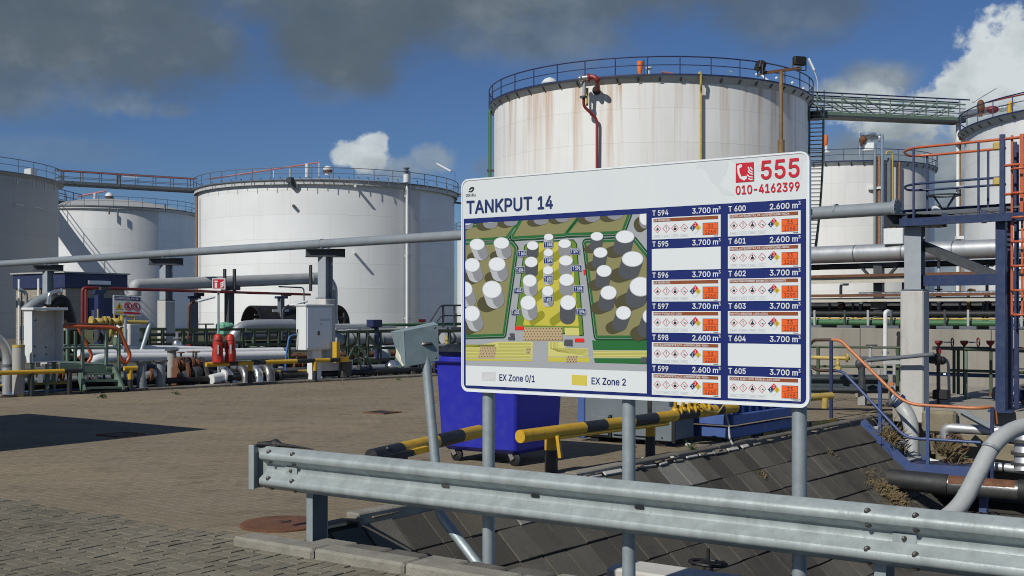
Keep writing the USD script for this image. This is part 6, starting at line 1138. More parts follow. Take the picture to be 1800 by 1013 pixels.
t = thing('spool_piece', 'white flanged spool piece lying at the trench edge', 'pipe', tz(383, 664, .4)); part(t, 'pipe', cyl(tz(371, 667, .4), tz(392, 662, .5), .11, 16), 'pipe_white', smooth=60); part(t, 'flange', flange(tz(393, 662, .5), fard, .16, .04), 'pipe_white')
for i, (px, y0, mt, lab) in enumerate(((425, 648, 'dark_silver', 'left tarnished elbow pipe turning down at the trench edge'), (448, 648, 'bright_steel', 'middle tarnished elbow pipe at the trench edge'), (467, 645, 'dark_silver', 'right and largest tarnished elbow pipe at the trench edge'))):
    r = .105 if i < 2 else .125; t = thing('elbow_pipe', lab, 'pipe', edge(px + 6, .4)); part(t, 'pipe', tube([tz(px - 14, y0 - 2, .9), tz(px + 2, y0, .6), tz(px + 7, y0 + 10, .45), tz(px + 7, 678, .4)], r, 16, .35), mt, smooth=60)
t = thing('elbow_pipe', 'short bright elbow pipe left of the tarnished ones', 'pipe', tz(400, 655, .8)); part(t, 'pipe', tube([tz(382, 648, .8), tz(396, 650, .7), tz(405, 662, .6), tz(415, 676, .5)], .09, 14, .3), 'bright_steel', smooth=60)
t = thing('grey_conduit', 'long grey conduit lying on the ground beyond the yard edge', 'pipe', tz(520, 664, .8)); part(t, 'conduit', cyl(tz(478, 668, .8), tz(545, 664, .9), .08, 12), 'pipe_grey', smooth=60)
# fire sign with two covered extinguishers
p = edge(384, .6); fs = thing('fire_sign', 'red fire extinguisher sign on a thin grey pole above the red covers', 'sign', p)
part(fs, 'pole', cyl(p, tz(384, 512, .6), .028, 10), 'galvanised_pole', smooth=60); q0, q1 = tz(374, 509, .6), tz(394.5, 490, .6); fw, fh = np.linalg.norm((q1 - q0)[:2]), q1[2] - q0[2]; fx = V(1, 0, 0); fo = q0 - V(0, .03, 0)
part(fs, 'plate', poly_mesh(sbox(0, 0, fw, fh), .02, fo, fx, ZUP, V(0, -1, 0)), 'ink_white', smooth=False); part(fs, 'red_field', poly_mesh(sbox(.02, .02, fw - .02, fh - .02), .003, fo - V(0, .0195, 0), fx, ZUP, V(0, -1, 0)), 'ink_red', smooth=False)
part(fs, 'extinguisher_symbol', poly_mesh(sbox(fw * .2, fh * .15, fw * .38, fh * .6).union(sbox(fw * .17, fh * .66, fw * .42, fh * .78)), .003, fo - V(0, .0215, 0), fx, ZUP, V(0, -1, 0)), 'ink_white', smooth=False); part(fs, 'flame_symbol', poly_mesh(unary_union([LineString([(fw * .65, fh * (.2 + .18 * k)), (fw * .78, fh * (.25 + .18 * k)), (fw * .86, fh * (.4 + .16 * k))]).buffer(.012) for k in range(3)]), .003, fo - V(0, .0215, 0), fx, ZUP, V(0, -1, 0)), 'ink_white', smooth=False)
for i, (px, y0, y1, lab) in enumerate(((383, 587, 637, 'left red extinguisher cover hanging on the striped barrier'), (405, 587, 635.5, 'right red extinguisher cover hanging on the striped barrier'))):
    c = tz(px, y1, -.05); h = tz(px, y0, -.05)[2] - c[2]; t = thing('extinguisher_cover', lab, 'extinguisher cover', c)
    mm = lathe(c, [(.001, 0), (.115, .0), (.125, h * .1), (.118, h * .3), (.12, h * .5), (.108, h * .72), (.1, h * .84), (.085, h * .93), (.055, h * .985), (.001, h)], 24); vv = np.asarray(mm.vertices); nn = meshkit.fbm((vv + i) * 9, 3) - .5; dvec = vv - (c + V(0, 0, 1) * (vv[:, 2:] - c[2])); mm.vertices = vv + dvec * nn[:, None] * .6
    part(t, 'cover', mm, 'red_cover', smooth=50); part(t, 'window_patch', frame_box(c + V(.035, -.116, h * .45), V(.96, .28, 0), V(-.28, .96, 0), ZUP, .035, .02, .2), 'ink_fine', smooth=False); part(t, 'strap', ring(c + V(0, 0, h * .78), .106, .008, ZUP, 20, 6), 'red_paint')
# overhead grey main with saddles and down elbow
mo = 7.0; t = thing('grey_main', 'thick grey overhead main ending in a bend behind the control cabinet', 'pipe', tz(400, 497, mo)); part(t, 'pipe', cyl(tz(240, 501.5, mo), tz(545, 490, mo), .17, 22), 'pipe_pale', smooth=60); part(t, 'down_bend', tube([tz(545, 490, mo), tz(572, 490, mo), tz(583, 505, mo), tz(583, 600, mo)], .19, 20, .7), 'pipe_pale', smooth=60); part(t, 'end_bend', tube([tz(246, 501, mo), tz(238, 502, mo), tz(237, 520, mo)], .17, 18, .2), 'pipe_pale', smooth=60)
for px in (395, 412, 546): part(t, 'saddle_bar', bar(tz(px, 473 if px < 500 else 466, mo - .3), tz(px, 512, mo - .3), .09, .05), 'head_grey', smooth=False)
t = thing('steel_post', 'dark T post carrying the grey main right of the fire sign', 'steel post', edge(403, mo)); part(t, 'post', bar(tz(403, 512, mo), tz(403, 600, mo), .2, .2), 'head_grey', smooth=False); part(t, 'head', bar(tz(393, 508, mo), tz(418, 507, mo), .3, .12), 'head_grey', smooth=False)
t = thing('thin_conduit', 'thin dark conduit bent down below the grey main', 'pipe', tz(520, 508, 6)); part(t, 'conduit', tube([tz(490, 504, 6), tz(534, 506, 6), tz(535, 540, 6)], .02, 8, .1), 'head_grey', smooth=60)
for i, (a, b, off, lab) in enumerate((((345, 530), (377, 522), 6, 'slim street lamp head on a brown bent pole by the second support'), ((510, 537), (541, 529), 6, 'slim street lamp head above the control cabinet'))):
    t = thing('street_lamp', lab, 'lamp', tz(*a, off)); part(t, 'lamp_head', frame_box((tz(*a, off) + tz(*b, off)) / 2, unit(tz(*b, off) - tz(*a, off)), unit(np.cross(ZUP, tz(*b, off) - tz(*a, off))), ZUP, .56, .2, .07, .03), 'lamp_white'); part(t, 'pole', tube([tz(a[0] - 2, a[1], off), tz(a[0] - 13, a[1] + 6, off), tz(a[0] - 14, 600, off)], .035, 8, .25), 'rust_brown' if i == 0 else 'head_grey', smooth=60)
# black hose vaults, half drums
def vault(name, label, px0, px1, py0, py1, off):
    t = thing(name, label, 'hose reel housing', tz((px0 + px1) / 2, py1, off)); A, B = tz(px0, py1, off), tz(px1, py1, off); d = unit(B - A); L = np.linalg.norm(B - A); h = tz(px0, py0, off)[2] - A[2]; n = V(-d[1], d[0], 0); pr = [(math.cos(x), math.sin(x)) for x in np.linspace(.35, math.pi * 1.0, 14)]
    v, f = [], []
    for s in (0, L):
        for cth, sth in pr: v.append(A + d * s + n * (cth * h * .9) + ZUP * h * sth)
        for cth, sth in pr: v.append(A + d * s + n * (cth * h * .84) + ZUP * h * sth * .94)
    m_ = len(pr)
    for j in range(m_ - 1): f += [(j, j + 1, 2 * m_ + j + 1), (j, 2 * m_ + j + 1, 2 * m_ + j), (m_ + j, 3 * m_ + j + 1, m_ + j + 1), (m_ + j, 3 * m_ + j, 3 * m_ + j + 1), (j, m_ + j, m_ + j + 1), (j, m_ + j + 1, j + 1), (2 * m_ + j, 3 * m_ + j + 1, 3 * m_ + j), (2 * m_ + j, 2 * m_ + j + 1, 3 * m_ + j + 1)]
    part(t, 'shell', trimesh.Trimesh(np.array(v), f, process=False), 'hose_black', smooth=30)
    for s in (.25, .5, .75): part(t, 'shelf_bar', bar(A + V(0, 0, h * s * .8) - n * h * .3, B + V(0, 0, h * s * .8) - n * h * .3, .06, .05), 'pipe_pale' if s == .5 else 'steel_grey', smooth=False)
    return t, A, B, d, h, n
t, A, B, d, h, n = vault('hose_vault', 'wide black half drum housing with a pale name strip behind the silver elbow', 441, 520, 537, 578, 9.5); part(t, 'name_strip', bar(A + d * np.linalg.norm(B - A) * .28 + V(0, 0, h * .78) - n * h * .72, A + d * np.linalg.norm(B - A) * .64 + V(0, 0, h * .8) - n * h * .72, .02, .09), 'ink_pale', smooth=False)
t = thing('hose_vault', 'black arched drum end right of the control cabinet', 'hose reel housing', tz(602, 570, 9.5)); q = tz(592, 570, 9.5); hh = tz(592, 537, 9.5)[2] - q[2]
ar = LineString([(math.cos(x) * hh * .75, math.sin(x) * hh * .93) for x in np.linspace(0, math.pi, 20)]).buffer(hh * .1); part(t, 'arch', poly_mesh(ar, .5, q, fard, ZUP, AW), 'hose_black', smooth=30); part(t, 'frame', [bar(q + fard * s + V(0, 0, -.2), q + fard * s + V(0, 0, hh * .6), .06, .06) for s in (-.3, .0, .3)] + [bar(q - fard * .4 + V(0, 0, hh * .35), q + fard * .5 + V(0, 0, hh * .35), .06, .06)], 'head_grey', smooth=False)
# silver elbow main and grey main to the right
t = thing('silver_elbow', 'big silver clad elbow rising behind the green racks', 'pipe', tz(430, 590, 5)); part(t, 'pipe', tube([tz(408, 622, 5), tz(410, 590, 5), tz(424, 574, 5), tz(452, 571, 5), tz(520, 570, 5)], .15, 18, .5), 'silver_clad', smooth=60)
# green pipe racks: rails and posts, several bays
def rack_bay(label, x0, x1, ys, posts, off, y1=660, mat='green_rail', w=.07):
    t = thing('pipe_rack', label, 'pipe rack', edge((x0 + x1) / 2, off))
    for y in ys: part(t, 'rail', bar(tz(x0, y, off), tz(x1, y - (x1 - x0) * .006, off), w, w), mat, smooth=False)
    for px in posts: part(t, 'post', bar(tz(px, ys[0] - 1, off), tz(px, y1, off), w, w), mat, smooth=False)
    return t
rack_bay('green rack railing left of the second pipe support', 245, 292, (579, 598), (252, 262, 286), 4.0)
rack_bay('green rack railing between the second pipe support and the red covers', 307, 432, (580, 603), (322, 340, 362, 426), 4.0)
rack_bay('green rack railing right of the red covers', 432, 522, (580, 606), (446, 472, 490, 508), 3.5)
t = rack_bay('green lattice rack right of the control cabinet', 584, 668, (584, 611, 636), (611, 630, 646), 2.2); 
for a, b in (((612, 632), (622, 612)), ((630, 632), (622, 612)), ((648, 590), (662, 610)), ((628, 606), (650, 634)), ((620, 620), (650, 655)), ((640, 625), (664, 655))): part(t, 'brace', bar(tz(*a, 2.0), tz(*b, 2.0), .05, .05), 'green_steel' if b[0] == 650 else 'green_rail', smooth=False)
rack_bay('green lattice rack behind the sheet metal hood', 655, 805, (583, 612, 634), (668, 700, 738, 790), 2.6)
t = thing('green_rail_line', 'bright green pipe running toward the notice board', 'pipe', tz(720, 571, 6)); part(t, 'pipe', cyl(tz(650, 572, 6), tz(860, 569, 6), .05, 10), 'green_pipe', smooth=60)
t = thing('grey_main', 'fat grey banded main behind the green lattice rack', 'pipe', tz(640, 597, 4)); part(t, 'pipe', cyl(tz(586, 597, 4), tz(692, 594, 4), .18, 20), 'pipe_pale', smooth=60)
for px in (600, 616, 638, 668): part(t, 'band', cyl(tz(px, 597, 4), tz(px + 2.5, 596.8, 4), .195, 20), 'green_rail' if px != 668 else 'steel_grey', smooth=60)
t = thing('grey_main', 'short fat grey main just left of the notice board', 'pipe', tz(800, 595, 4)); part(t, 'pipe', cyl(tz(778, 595, 4), tz(870, 592, 4), .17, 18), 'pipe_pale', smooth=60)
for px in (784, 792): part(t, 'band', cyl(tz(px, 595, 4), tz(px + 3, 594.9, 4), .185, 18), 'head_grey', smooth=60)
t = thing('cable_tray', 'pale cable tray on the rack behind the control cabinet', 'cable tray', tz(620, 575, 5)); part(t, 'tray', bar(tz(584, 578, 5), tz(690, 575, 5), .4, .07), 'silver_clad', smooth=False); part(t, 'pipe', cyl(tz(584, 573, 5.2), tz(650, 572, 5.2), .06, 10), 'pipe_pale', smooth=60)
t = thing('blue_funnel', 'dark blue funnel box on a blue post right of the control cabinet', 'funnel', tz(658, 570, 2.5)); q = tz(658, 575, 2.5); part(t, 'funnel', [frame_box(q + V(0, 0, .1), fard, AW, ZUP, .32, .3, .2, .01), lathe(q - V(0, 0, .05), [(.06, 0), (.15, .06)], 12)], 'blue_rail', smooth=False); part(t, 'post', bar(tz(662, 576, 2.5), tz(662, 645, 2.5), .09, .09), 'blue_rail', smooth=False)
t = thing('reducer', 'bright steel round reducer low beside the leaning pole', 'pipe', tz(688, 645, .8)); part(t, 'body', lathe(tz(680, 645, .8), [(.001, 0), (.12, .03), (.17, .15), (.17, .28), (.1, .36)], 20, fard), 'bright_steel', smooth=60); part(t, 'pipe', cyl(tz(692, 650, .8), tz(742, 650, .9), .06, 12), 'pipe_grey', smooth=60); part(t, 'flange', flange(tz(697, 648, .8), fard, .2, .04), 'green_steel')
t = thing('reducer', 'steel reducer with rusty flanges between the leaning pole and the blue bin', 'pipe', tz(766, 650, .8)); part(t, 'body', cyl(tz(742, 652, .8), tz(775, 650, .9), .11, 16), 'pipe_pale', smooth=60)
for px in (757, 763, 769): part(t, 'flange', flange(tz(px, 650.5, .85), fard, .17, .03), 'rust_light')
t = thing('white_vessel', 'pale oval vessel seen through the green lattice', 'vessel', tz(672, 628, 3)); part(t, 'vessel', ball(tz(672, 628, 3), .3, (.8, .8, 1.1)), 'cabinet_white', smooth=60)
t = thing('yellow_bollard', 'small yellow bollard right of the sheet metal hood', 'bollard', tz(786, 600, 3)); part(t, 'shaft', cyl(tz(786, 605, 3), tz(786, 590, 3), .06, 12), 'yellow_old'); part(t, 'collar', cyl(tz(786, 598, 3), tz(786, 596, 3), .08, 12), 'yellow_old')
t = thing('red_plate', 'small red plate above the green line before the shaded tank flank', 'sign', tz(742, 564, 6)); part(t, 'plate', bar(tz(736, 564, 6), tz(748, 564, 6), .03, .1), 'red_paint', smooth=False); part(t, 'stem', bar(tz(742, 572, 6), tz(742, 565, 6), .03), 'head_grey')
t = thing('yard_stairs', 'dark metal stair with handrails rising left of the notice board', 'stairs', tz(780, 570, 5)); 
for off in (5.0, 5.9): part(t, 'handrail', tube([tz(752, 572, off), tz(774, 537, off), tz(816, 537, off)], .028, 8, .15), 'brown_paint' if off > 5.5 else 'head_grey', smooth=60); part(t, 'knee_rail', tube([tz(764, 572, off), tz(776, 555, off), tz(816, 555, off)], .022, 8, .12), 'head_grey', smooth=60)
for px in (779, 799): part(t, 'post', bar(tz(px, 537, 5), tz(px, 576, 5), .05), 'head_grey', smooth=False)
part(t, 'landing', bar(tz(775, 577, 5.4), tz(830, 577, 5.4), 1.0, .06), 'steel_grey', smooth=False)
t = thing('blue_hose', 'thin blue hose looping below the control cabinet', 'hose', tz(505, 630, 1)); part(t, 'hose', tube([tz(521, 589, 1), tz(508, 591, 1), tz(502, 632, 1), tz(502, 655, 1), tz(497, 663, 1), tz(395, 668, 1)], .022, 8, .12), 'hose_blue', smooth=60)
t = thing('blue_hose', 'blue hose lying on the ground along the trench edge at left', 'hose', tz(60, 690, .3)); part(t, 'hose', tube([tz(8, 697, .3), tz(20, 690, .3), tz(60, 689, .35), tz(145, 683, .5)], .018, 8, .1), 'hose_blue', smooth=60)
t = thing('mint_box', 'mint green plastic bin behind the red covers', 'plastic bin', tz(395, 578, 6)); part(t, 'box', frame_box(tz(395, 579, 6), fard, AW, ZUP, .4, .4, .36, .05), 'mint_plastic'); part(t, 'lid', lathe(tz(395, 574, 6), [(.24, 0), (.2, .07), (.06, .12), (0, .12)], 14), 'mint_plastic')
for i, (px, py, off, lab) in enumerate(((362, 570, 5, 'flat dark hand wheel above the rack left of the fire sign'), (183, 650, .6, 'dark hand wheel under the green steps'))):
    q = tz(px, py, off); t = thing('hand_wheel', lab, 'hand wheel', q); part(t, 'wheel', [ring(q, .2, .02, ZUP, 22, 6), bar(q - fard * .2, q + fard * .2, .03), bar(q - AW * .2, q + AW * .2, .03)], 'head_grey'); part(t, 'stem', cyl(q - V(0, 0, .4), q, .025, 8), 'head_grey')
t = thing('safety_shower', 'white and red fittings on a post left of the second support', 'valve', tz(311, 605, 3)); q = tz(311, 606, 3); part(t, 'body', [ball(q, .11, (1, 1, 1.2)), cyl(q, q + V(0, 0, .3), .035, 10), flange(q + V(0, 0, .16), ZUP, .1, .03)], 'bright_steel'); part(t, 'outlet', cyl(q, q + fard * .3 - V(0, 0, .1), .05, 10), 'bright_steel')
t = thing('grey_locker', 'grey locker behind the yellow valve header', 'cabinet', tz(232, 590, 4)); part(t, 'body', ubox(tz(233, 590, 4.2), .45, .5, .6, .02), 'cabinet_grey'); part(t, 'white_panel', ubox(tz(224, 589, 4.2) - W * .26, .3, .02, .5), 'cabinet_white', smooth=False)
# truck-like shed outside the left edge that throws the shadow on the yard
tip = ground_at(371, 755); hgt = 3.2; sh_dir = -TO_SUN[:2] / np.linalg.norm(TO_SUN[:2]); Ls = hgt / math.tan(SUN_EL); cor = V(tip[0] - sh_dir[0] * Ls, tip[1] - sh_dir[1] * Ls, 0)
# ================================================================== FITTINGS ON THE TANKS, FOOTBRIDGES, MAST
def wall_pt(T, px, out=0.0):
    """where the line of sight through column px meets the near side of tank T's wall (plan), moved out from it"""
    _, c, R, H = T; d = V((px - 900) / F, 1, 0); R = R + out; A = d @ d; B = -2 * (d @ V(c[0], c[1], 0)); Cq = c[0] ** 2 + c[1] ** 2 - R * R; D = max(B * B - 4 * A * Cq, 0); return d * ((-B - math.sqrt(D)) / (2 * A))
def tw(T, px, py, out=0.0): p = wall_pt(T, px, out); return at(px, py, p[1])
# --- T2
t = T2[0]
part(t, 'riser', tube([tw(T2, 715.5, 300, .35), tw(T2, 715.5, 700, .35)], .11, 10), 'pipe_white', smooth=60); part(t, 'riser', tube([tw(T2, 720.5, 302, .35), tw(T2, 720.5, 700, .35)], .05, 8), 'pipe_white', smooth=60)
part(t, 'foam_chamber', cyl(tw(T2, 714.5, 321, .5), tw(T2, 714.5, 306, .5), .24, 14), 'pipe_white', smooth=50); part(t, 'foam_head', [cyl(tw(T2, 714.5, 306, .5), tw(T2, 714.5, 295, .5), .14, 12)] + [flange(tw(T2, 714.5, y, .5), ZUP, .24, .08) for y in (296, 301, 306)], 'steel_grey'); 
for y in (345, 450, 560): part(t, 'riser_clip', bar(tw(T2, 711, y, .2), tw(T2, 724, y, .2), .08, .1), 'pipe_white', smooth=False)
tc = T2[1]; th = T2[3] + .16
part(t, 'roof_vent', [cyl(at(576, 308, 94), at(576, 298, 94), .22, 12), lathe(at(576, 300, 94), [(.35, 0), (.38, .15), (.2, .35), (0, .4)], 14)], 'cabinet_white', smooth=50); part(t, 'vent_collar', cyl(at(576, 303, 94), at(576, 299.5, 94), .39, 14), 'rust_brown', smooth=50)
part(t, 'red_boom', cyl(at(367, 315, 92), at(562, 285.5, 92), .06, 8), 'pink_red_paint', smooth=60)
for px, y in ((540, 288), (561, 286), (510, 297), (481, 300)): part(t, 'boom_stay', cyl(at(px, y, 92), at(px, 312, 92), .05 if px != 540 else .18, 8), 'ring_pale', smooth=60)
for i in range(26):
    px = 356 + i * 17.2
    if px > 795: break
    a = wall_pt(T2, px, .55)[1]; y0 = 338 - 19 * math.sqrt(max(1 - ((px - 572) / 232) ** 2, 0)) if px < 572 else 345 - 26 * math.sqrt(max(1 - ((px - 572) / 230) ** 2, 0)); part(t, 'hanging_rod', tube([at(px - 3, y0 - 8, a - .1), at(px, y0 - 8, a), at(px, y0 + (6 if i % 2 else 1), a)], .026, 6, .2), 'steel_grey', smooth=60)
part(t, 'valve_box', ubox(tw(T2, 510, 317, .4), .5, .3, .4), 'head_grey', smooth=False); part(t, 'vent_hole', cyl(tw(T2, 518, 327, .02), tw(T2, 518, 327, .28), .28, 16), 'steel_grey', smooth=50); part(t, 'stub', cyl(tw(T2, 516, 362, -.1), tw(T2, 516, 362, .4), .12, 10), 'steel_grey', smooth=50)
for a, b in (((626, 329), .9), ((624, 446), .9)): q = tw(T2, a[0], a[1], 0); part(t, 'bracket_arm', cyl(q, tw(T2, a[0] - 2, a[1] - 2, b), .1, 8), 'pipe_white', smooth=60)
part(t, 'side_ladder', [bar(tw(T2, 345.5, 345, .3), tw(T2, 345.5, 560, .3), .22, .12)], 'rust_light', smooth=False, label='rusty strip down the left edge of the tank')
for T, a, b, m0, lab in ((T2, (767, 288), (792, 301), (800, 303, 340), None), ): part(T[0], 'lamp_tube', cyl(at(*a, 100), at(*b, 100), .1, 8), 'lamp_white', smooth=60); part(T[0], 'lamp_pole', tube([at(*b, 100), at(m0[0], m0[1], 100), at(m0[0], m0[2], 100)], .02, 6, .3), 'steel_grey', smooth=60)
for z, y in ((0, 340), (1, 356)): part(t, 'side_landing', bar(at(796, y, 97), at(822, y + 3, 97), .8, .1), 'steel_grey', smooth=False); part(t, 'landing_rail', bar(at(797, y - 12, 97), at(822, y - 9, 97), .05), 'blue_rail', smooth=False)
# --- T3
t = T3[0]
part(t, 'foam_bend', tube([tw(T3, 1034, 136, 1.1), tw(T3, 1044, 135, 1.1), tw(T3, 1050.5, 141, 1.1), tw(T3, 1050, 157, .35), tw(T3, 1049, 159, -.1)], .145, 12, .35), 'red_paint', smooth=60); part(t, 'foam_flange', flange(tw(T3, 1049, 159, .05), V(-.1, 1, 0), .25, .1), 'head_grey'); part(t, 'foam_body', cyl(tw(T3, 1019, 138.5, 1.1), tw(T3, 1034, 136, 1.1), .15, 12), 'bright_steel', smooth=60)
for px in (1020, 1034.5): part(t, 'foam_flange', flange(tw(T3, px, 137.5, 1.1), V(1, 0, .1), .27, .08), 'bright_steel' if px < 1030 else 'red_paint')
part(t, 'foam_drop', cyl(tw(T3, 1027, 139, 1.0), tw(T3, 1027, 171, .9), .1, 10), 'silver_clad', smooth=60); part(t, 'foam_flange', flange(tw(T3, 1025.5, 171, .9), ZUP, .2, .1), 'head_grey'); part(t, 'yellow_riser', cyl(tw(T3, 1032, 155, .3), tw(T3, 1032, 186, .3), .07, 8), 'yellow_old', smooth=60)
part(t, 'fire_riser', tube([tw(T3, 1026, 173, .9), tw(T3, 1026, 187, .8), tw(T3, 1049.5, 209, .3), tw(T3, 1049.5, 420, .2)], .085, 10, .3), 'red_paint', smooth=60)
part(t, 'pale_riser', tube([tw(T3, 1229, 131, .5), tw(T3, 1230.5, 127, .5), tw(T3, 1232.3, 131, .5), tw(T3, 1232.3, 150, .45), tw(T3, 1232.3, 162, .18), tw(T3, 1232.3, 420, .18)], .07, 8, .12), 'yellow_old', smooth=60)
part(t, 'green_riser', tube([at(875, 188, 71.5), at(864, 190, 71.5), at(861, 196, 71.5), at(861, 420, 71.5)], .11, 10, .3), 'green_pipe', smooth=60); part(t, 'green_clip', bar(at(856, 300, 71.5), at(869, 300, 71.5), .2, .12), 'head_grey', smooth=False)
vb = at(966, 152, 66); part(t, 'roof_vent', lathe(vb, [(.34, -.4), (.34, .1), (.46, .16), (.46, .24), (.3, .42), (.1, .5), (.06, .52), (0, .52)], 18), 'cabinet_white', smooth=40)
p0, p1 = at(1124, 109.5, 64), at(1125, 135, 64); part(t, 'wind_sock', lathe(p1, [(.06, .08), (.13, .3), (.17, .62), (.18, .85)], 14, ZUP), 'orange_sock', smooth=50); part(t, 'sock_pole', cyl(p1 - V(-.22, 0, .2), p1 + V(.22, 0, .95), .03, 8), 'blue_rail')
part(t, 'small_vent', [cyl(at(1141, 136, 66), at(1141, 121, 66), .07, 10), lathe(at(1141, 121, 66), [(.2, 0), (.2, .08), (0, .08)], 12)], 'ring_pale', smooth=40); part(t, 'red_boom', cyl(at(1164, 127, 66), at(1222, 137, 66), .06, 8), 'pink_red_paint', smooth=60)
part(t, 'boom_stay', cyl(at(1164, 137, 66), at(1164, 127, 66), .04, 6), 'blue_rail')
part(t, 'lamp_tube', bar(at(1338, 132, 66), at(1357, 148, 66), .12, .1), 'lamp_white', smooth=False); part(t, 'lamp_tube', bar(at(1421, 103, 70), at(1431, 124, 70), .17, .1), 'lamp_white', smooth=False); part(t, 'lamp_pole', tube([at(1430, 122, 70), at(1437, 140, 70), at(1437, 196, 70)], .035, 6, .3), 'ring_pale', smooth=60)
for px in (1285, 1330, 1365, 1393, 1412): q = tw(T3, px, 160, -.1); part(t, 'post_foot', ball(V(q[0], q[1], T3[3] + .25), .09, sub=1), 'cabinet_white')
# stair winding down the right flank
_, c3, R3, H3 = T3; f3 = math.atan2(-c3[1], -c3[0])
for i in range(40):
    a = f3 + math.radians(79 + i * .55); d = V(math.cos(a), math.sin(a), 0); z = H3 - .5 - i * .235; part(t, 'stair_tread', frame_box(c3 + d * (R3 + .48) + V(0, 0, z), d, V(-d[1], d[0], 0), ZUP, .82, .24, .035), 'steel_grey', smooth=False)
for r_, z0_ in ((.08, 0), (.9, 0)): part(t, 'stair_stringer', tube([c3 + V(math.cos(f3 + math.radians(79 + i * .55)), math.sin(f3 + math.radians(79 + i * .55)), 0) * (R3 + r_) + V(0, 0, H3 - .5 - i * .235) for i in range(0, 40, 3)], .07, 6), 'green_steel', smooth=60)
part(t, 'stair_rail', tube([c3 + V(math.cos(f3 + math.radians(79 + i * .55)), math.sin(f3 + math.radians(79 + i * .55)), 0) * (R3 + .95) + V(0, 0, H3 + .5 - i * .235) for i in range(0, 40, 3)], .03, 6), 'blue_rail', smooth=60)
part(t, 'stair_landing', bar(at(1421, 204, 69), at(1446, 204, 69.4), 1.0, .45), 'head_grey', smooth=False)
# --- footbridge between the tall tank and the right hand tank
ba_, bb_ = at(1428, 200, 69.2), at(1697, 211.5, 73.4)
bv = unit(bb_ - ba_); bn = V(-bv[1], bv[0], 0); bL = np.linalg.norm(bb_ - ba_)
fb = thing('footbridge', 'green steel truss footbridge from the tall tank to the tank at the right edge', 'footbridge', ba_)
def fbp(a, w, z): return ba_ + bv * bL * a + bn * w + V(0, 0, z)
for w in (0, 1.0):
    part(fb, 'bottom_chord', bar(fbp(0, w, 0), fbp(1, w, 0), .1, .32), 'green_steel', smooth=False); part(fb, 'top_chord', bar(fbp(0, w, 1.0), fbp(1, w, 1.0), .08, .08), 'green_steel', smooth=False); part(fb, 'handrail', cyl(fbp(-.06, w, 1.32), fbp(1.03, w, 1.32), .045, 8), 'blue_rail', smooth=60)
    for z in (.42, .72): part(fb, 'knee_rail', cyl(fbp(-.05, w, z), fbp(1, w, z), .03, 6), 'blue_rail', smooth=60)
    for k in range(7): a = .03 + k * .155; part(fb, 'truss_post', bar(fbp(a, w, 0), fbp(a, w, 1.3), .07, .07), 'green_steel', smooth=False)
    for k in range(6):
        a = .03 + k * .155; lo, hi = (a + .155, a) if k < 3 else (a, a + .155); part(fb, 'truss_diagonal', bar(fbp(lo, w, .15), fbp(hi, w, 1.0), .06, .06), 'green_steel', smooth=False)
part(fb, 'deck', bar(fbp(0, .5, -.1), fbp(1, .5, -.1), 1.1, .12), 'head_grey', smooth=False); part(fb, 'lamp_tube', bar(fbp(.42, -.05, 1.2), fbp(.6, -.05, 1.2), .1, .1), 'lamp_white', smooth=False)
# --- footbridge on the left
la_, lb_ = at(102, 323.5, 88.0), at(343, 332, 93.6); la_[2] = lb_[2] = (la_[2] + lb_[2]) / 2
lv = unit(lb_ - la_); ln = V(-lv[1], lv[0], 0); lL = np.linalg.norm(lb_ - la_); lf = thing('footbridge', 'long grey footbridge with red pipe between the left tank and the middle tank', 'footbridge', la_)
def lfp(a, w, z): return la_ + lv * lL * a + ln * w + V(0, 0, z)
for w in (0, .9):
    part(lf, 'side_beam', bar(lfp(0, w, 0), lfp(1, w, 0), .08, .32), 'steel_grey', smooth=False); part(lf, 'handrail', cyl(lfp(-.02, w, .98), lfp(1.02, w, .98), .03, 8), 'steel_grey', smooth=60); part(lf, 'knee_rail', cyl(lfp(0, w, .48), lfp(1, w, .48), .024, 6), 'steel_grey', smooth=60)
    for k in range(8): part(lf, 'rail_post', bar(lfp(.04 + k * .132, w, 0), lfp(.04 + k * .132, w, .98), .045 if k != 3 else .12), 'steel_grey', smooth=False)
part(lf, 'deck', bar(lfp(0, .45, -.12), lfp(1, .45, -.12), 1.0, .1), 'head_grey', smooth=False); part(lf, 'red_pipe', cyl(lfp(-.01, -.08, .9), lfp(1, -.08, .9), .04, 8), 'pink_red_paint', smooth=60); part(lf, 'lamp_tube', bar(lfp(.46, -.1, .74), lfp(.57, -.1, .74), .1, .08), 'lamp_white', smooth=False)
# bridge from the left tank back to the further tank; its shadow slants over that tank
ga, gb = V(-52.6, 94.0, 14.1), at(131, 362.5, 134.8); gb[2] = 14.1
gv = unit(gb - ga); gn = V(-gv[1], gv[0], 0); gL = np.linalg.norm(gb - ga); gbz = thing('footbridge', 'short visible end of a dark footbridge meeting the further tank\'s rim beside the left tank', 'footbridge', gb)
for w in (-.9, .9):
    part(gbz, 'side_beam', bar(ga + gn * w, gb + gn * w, .1, .5), 'head_grey', smooth=False); part(gbz, 'handrail', cyl(ga + gn * w + V(0, 0, 1.5), gb + gn * w + V(0, 0, 1.5), .05, 8), 'blue_rail', smooth=60); part(gbz, 'knee_rail', cyl(ga + gn * w + V(0, 0, .8), gb + gn * w + V(0, 0, .8), .04, 8), 'blue_rail', smooth=60)
    for k in range(12): p = gb - gv * (k * 2.4 + .1) + gn * w; part(gbz, 'rail_post', bar(p, p + V(0, 0, 1.5), .07), 'blue_rail', smooth=False)
part(gbz, 'deck', bar(ga - V(0, 0, .2), gb - V(0, 0, .2), 1.8, .12), 'head_grey', smooth=False)
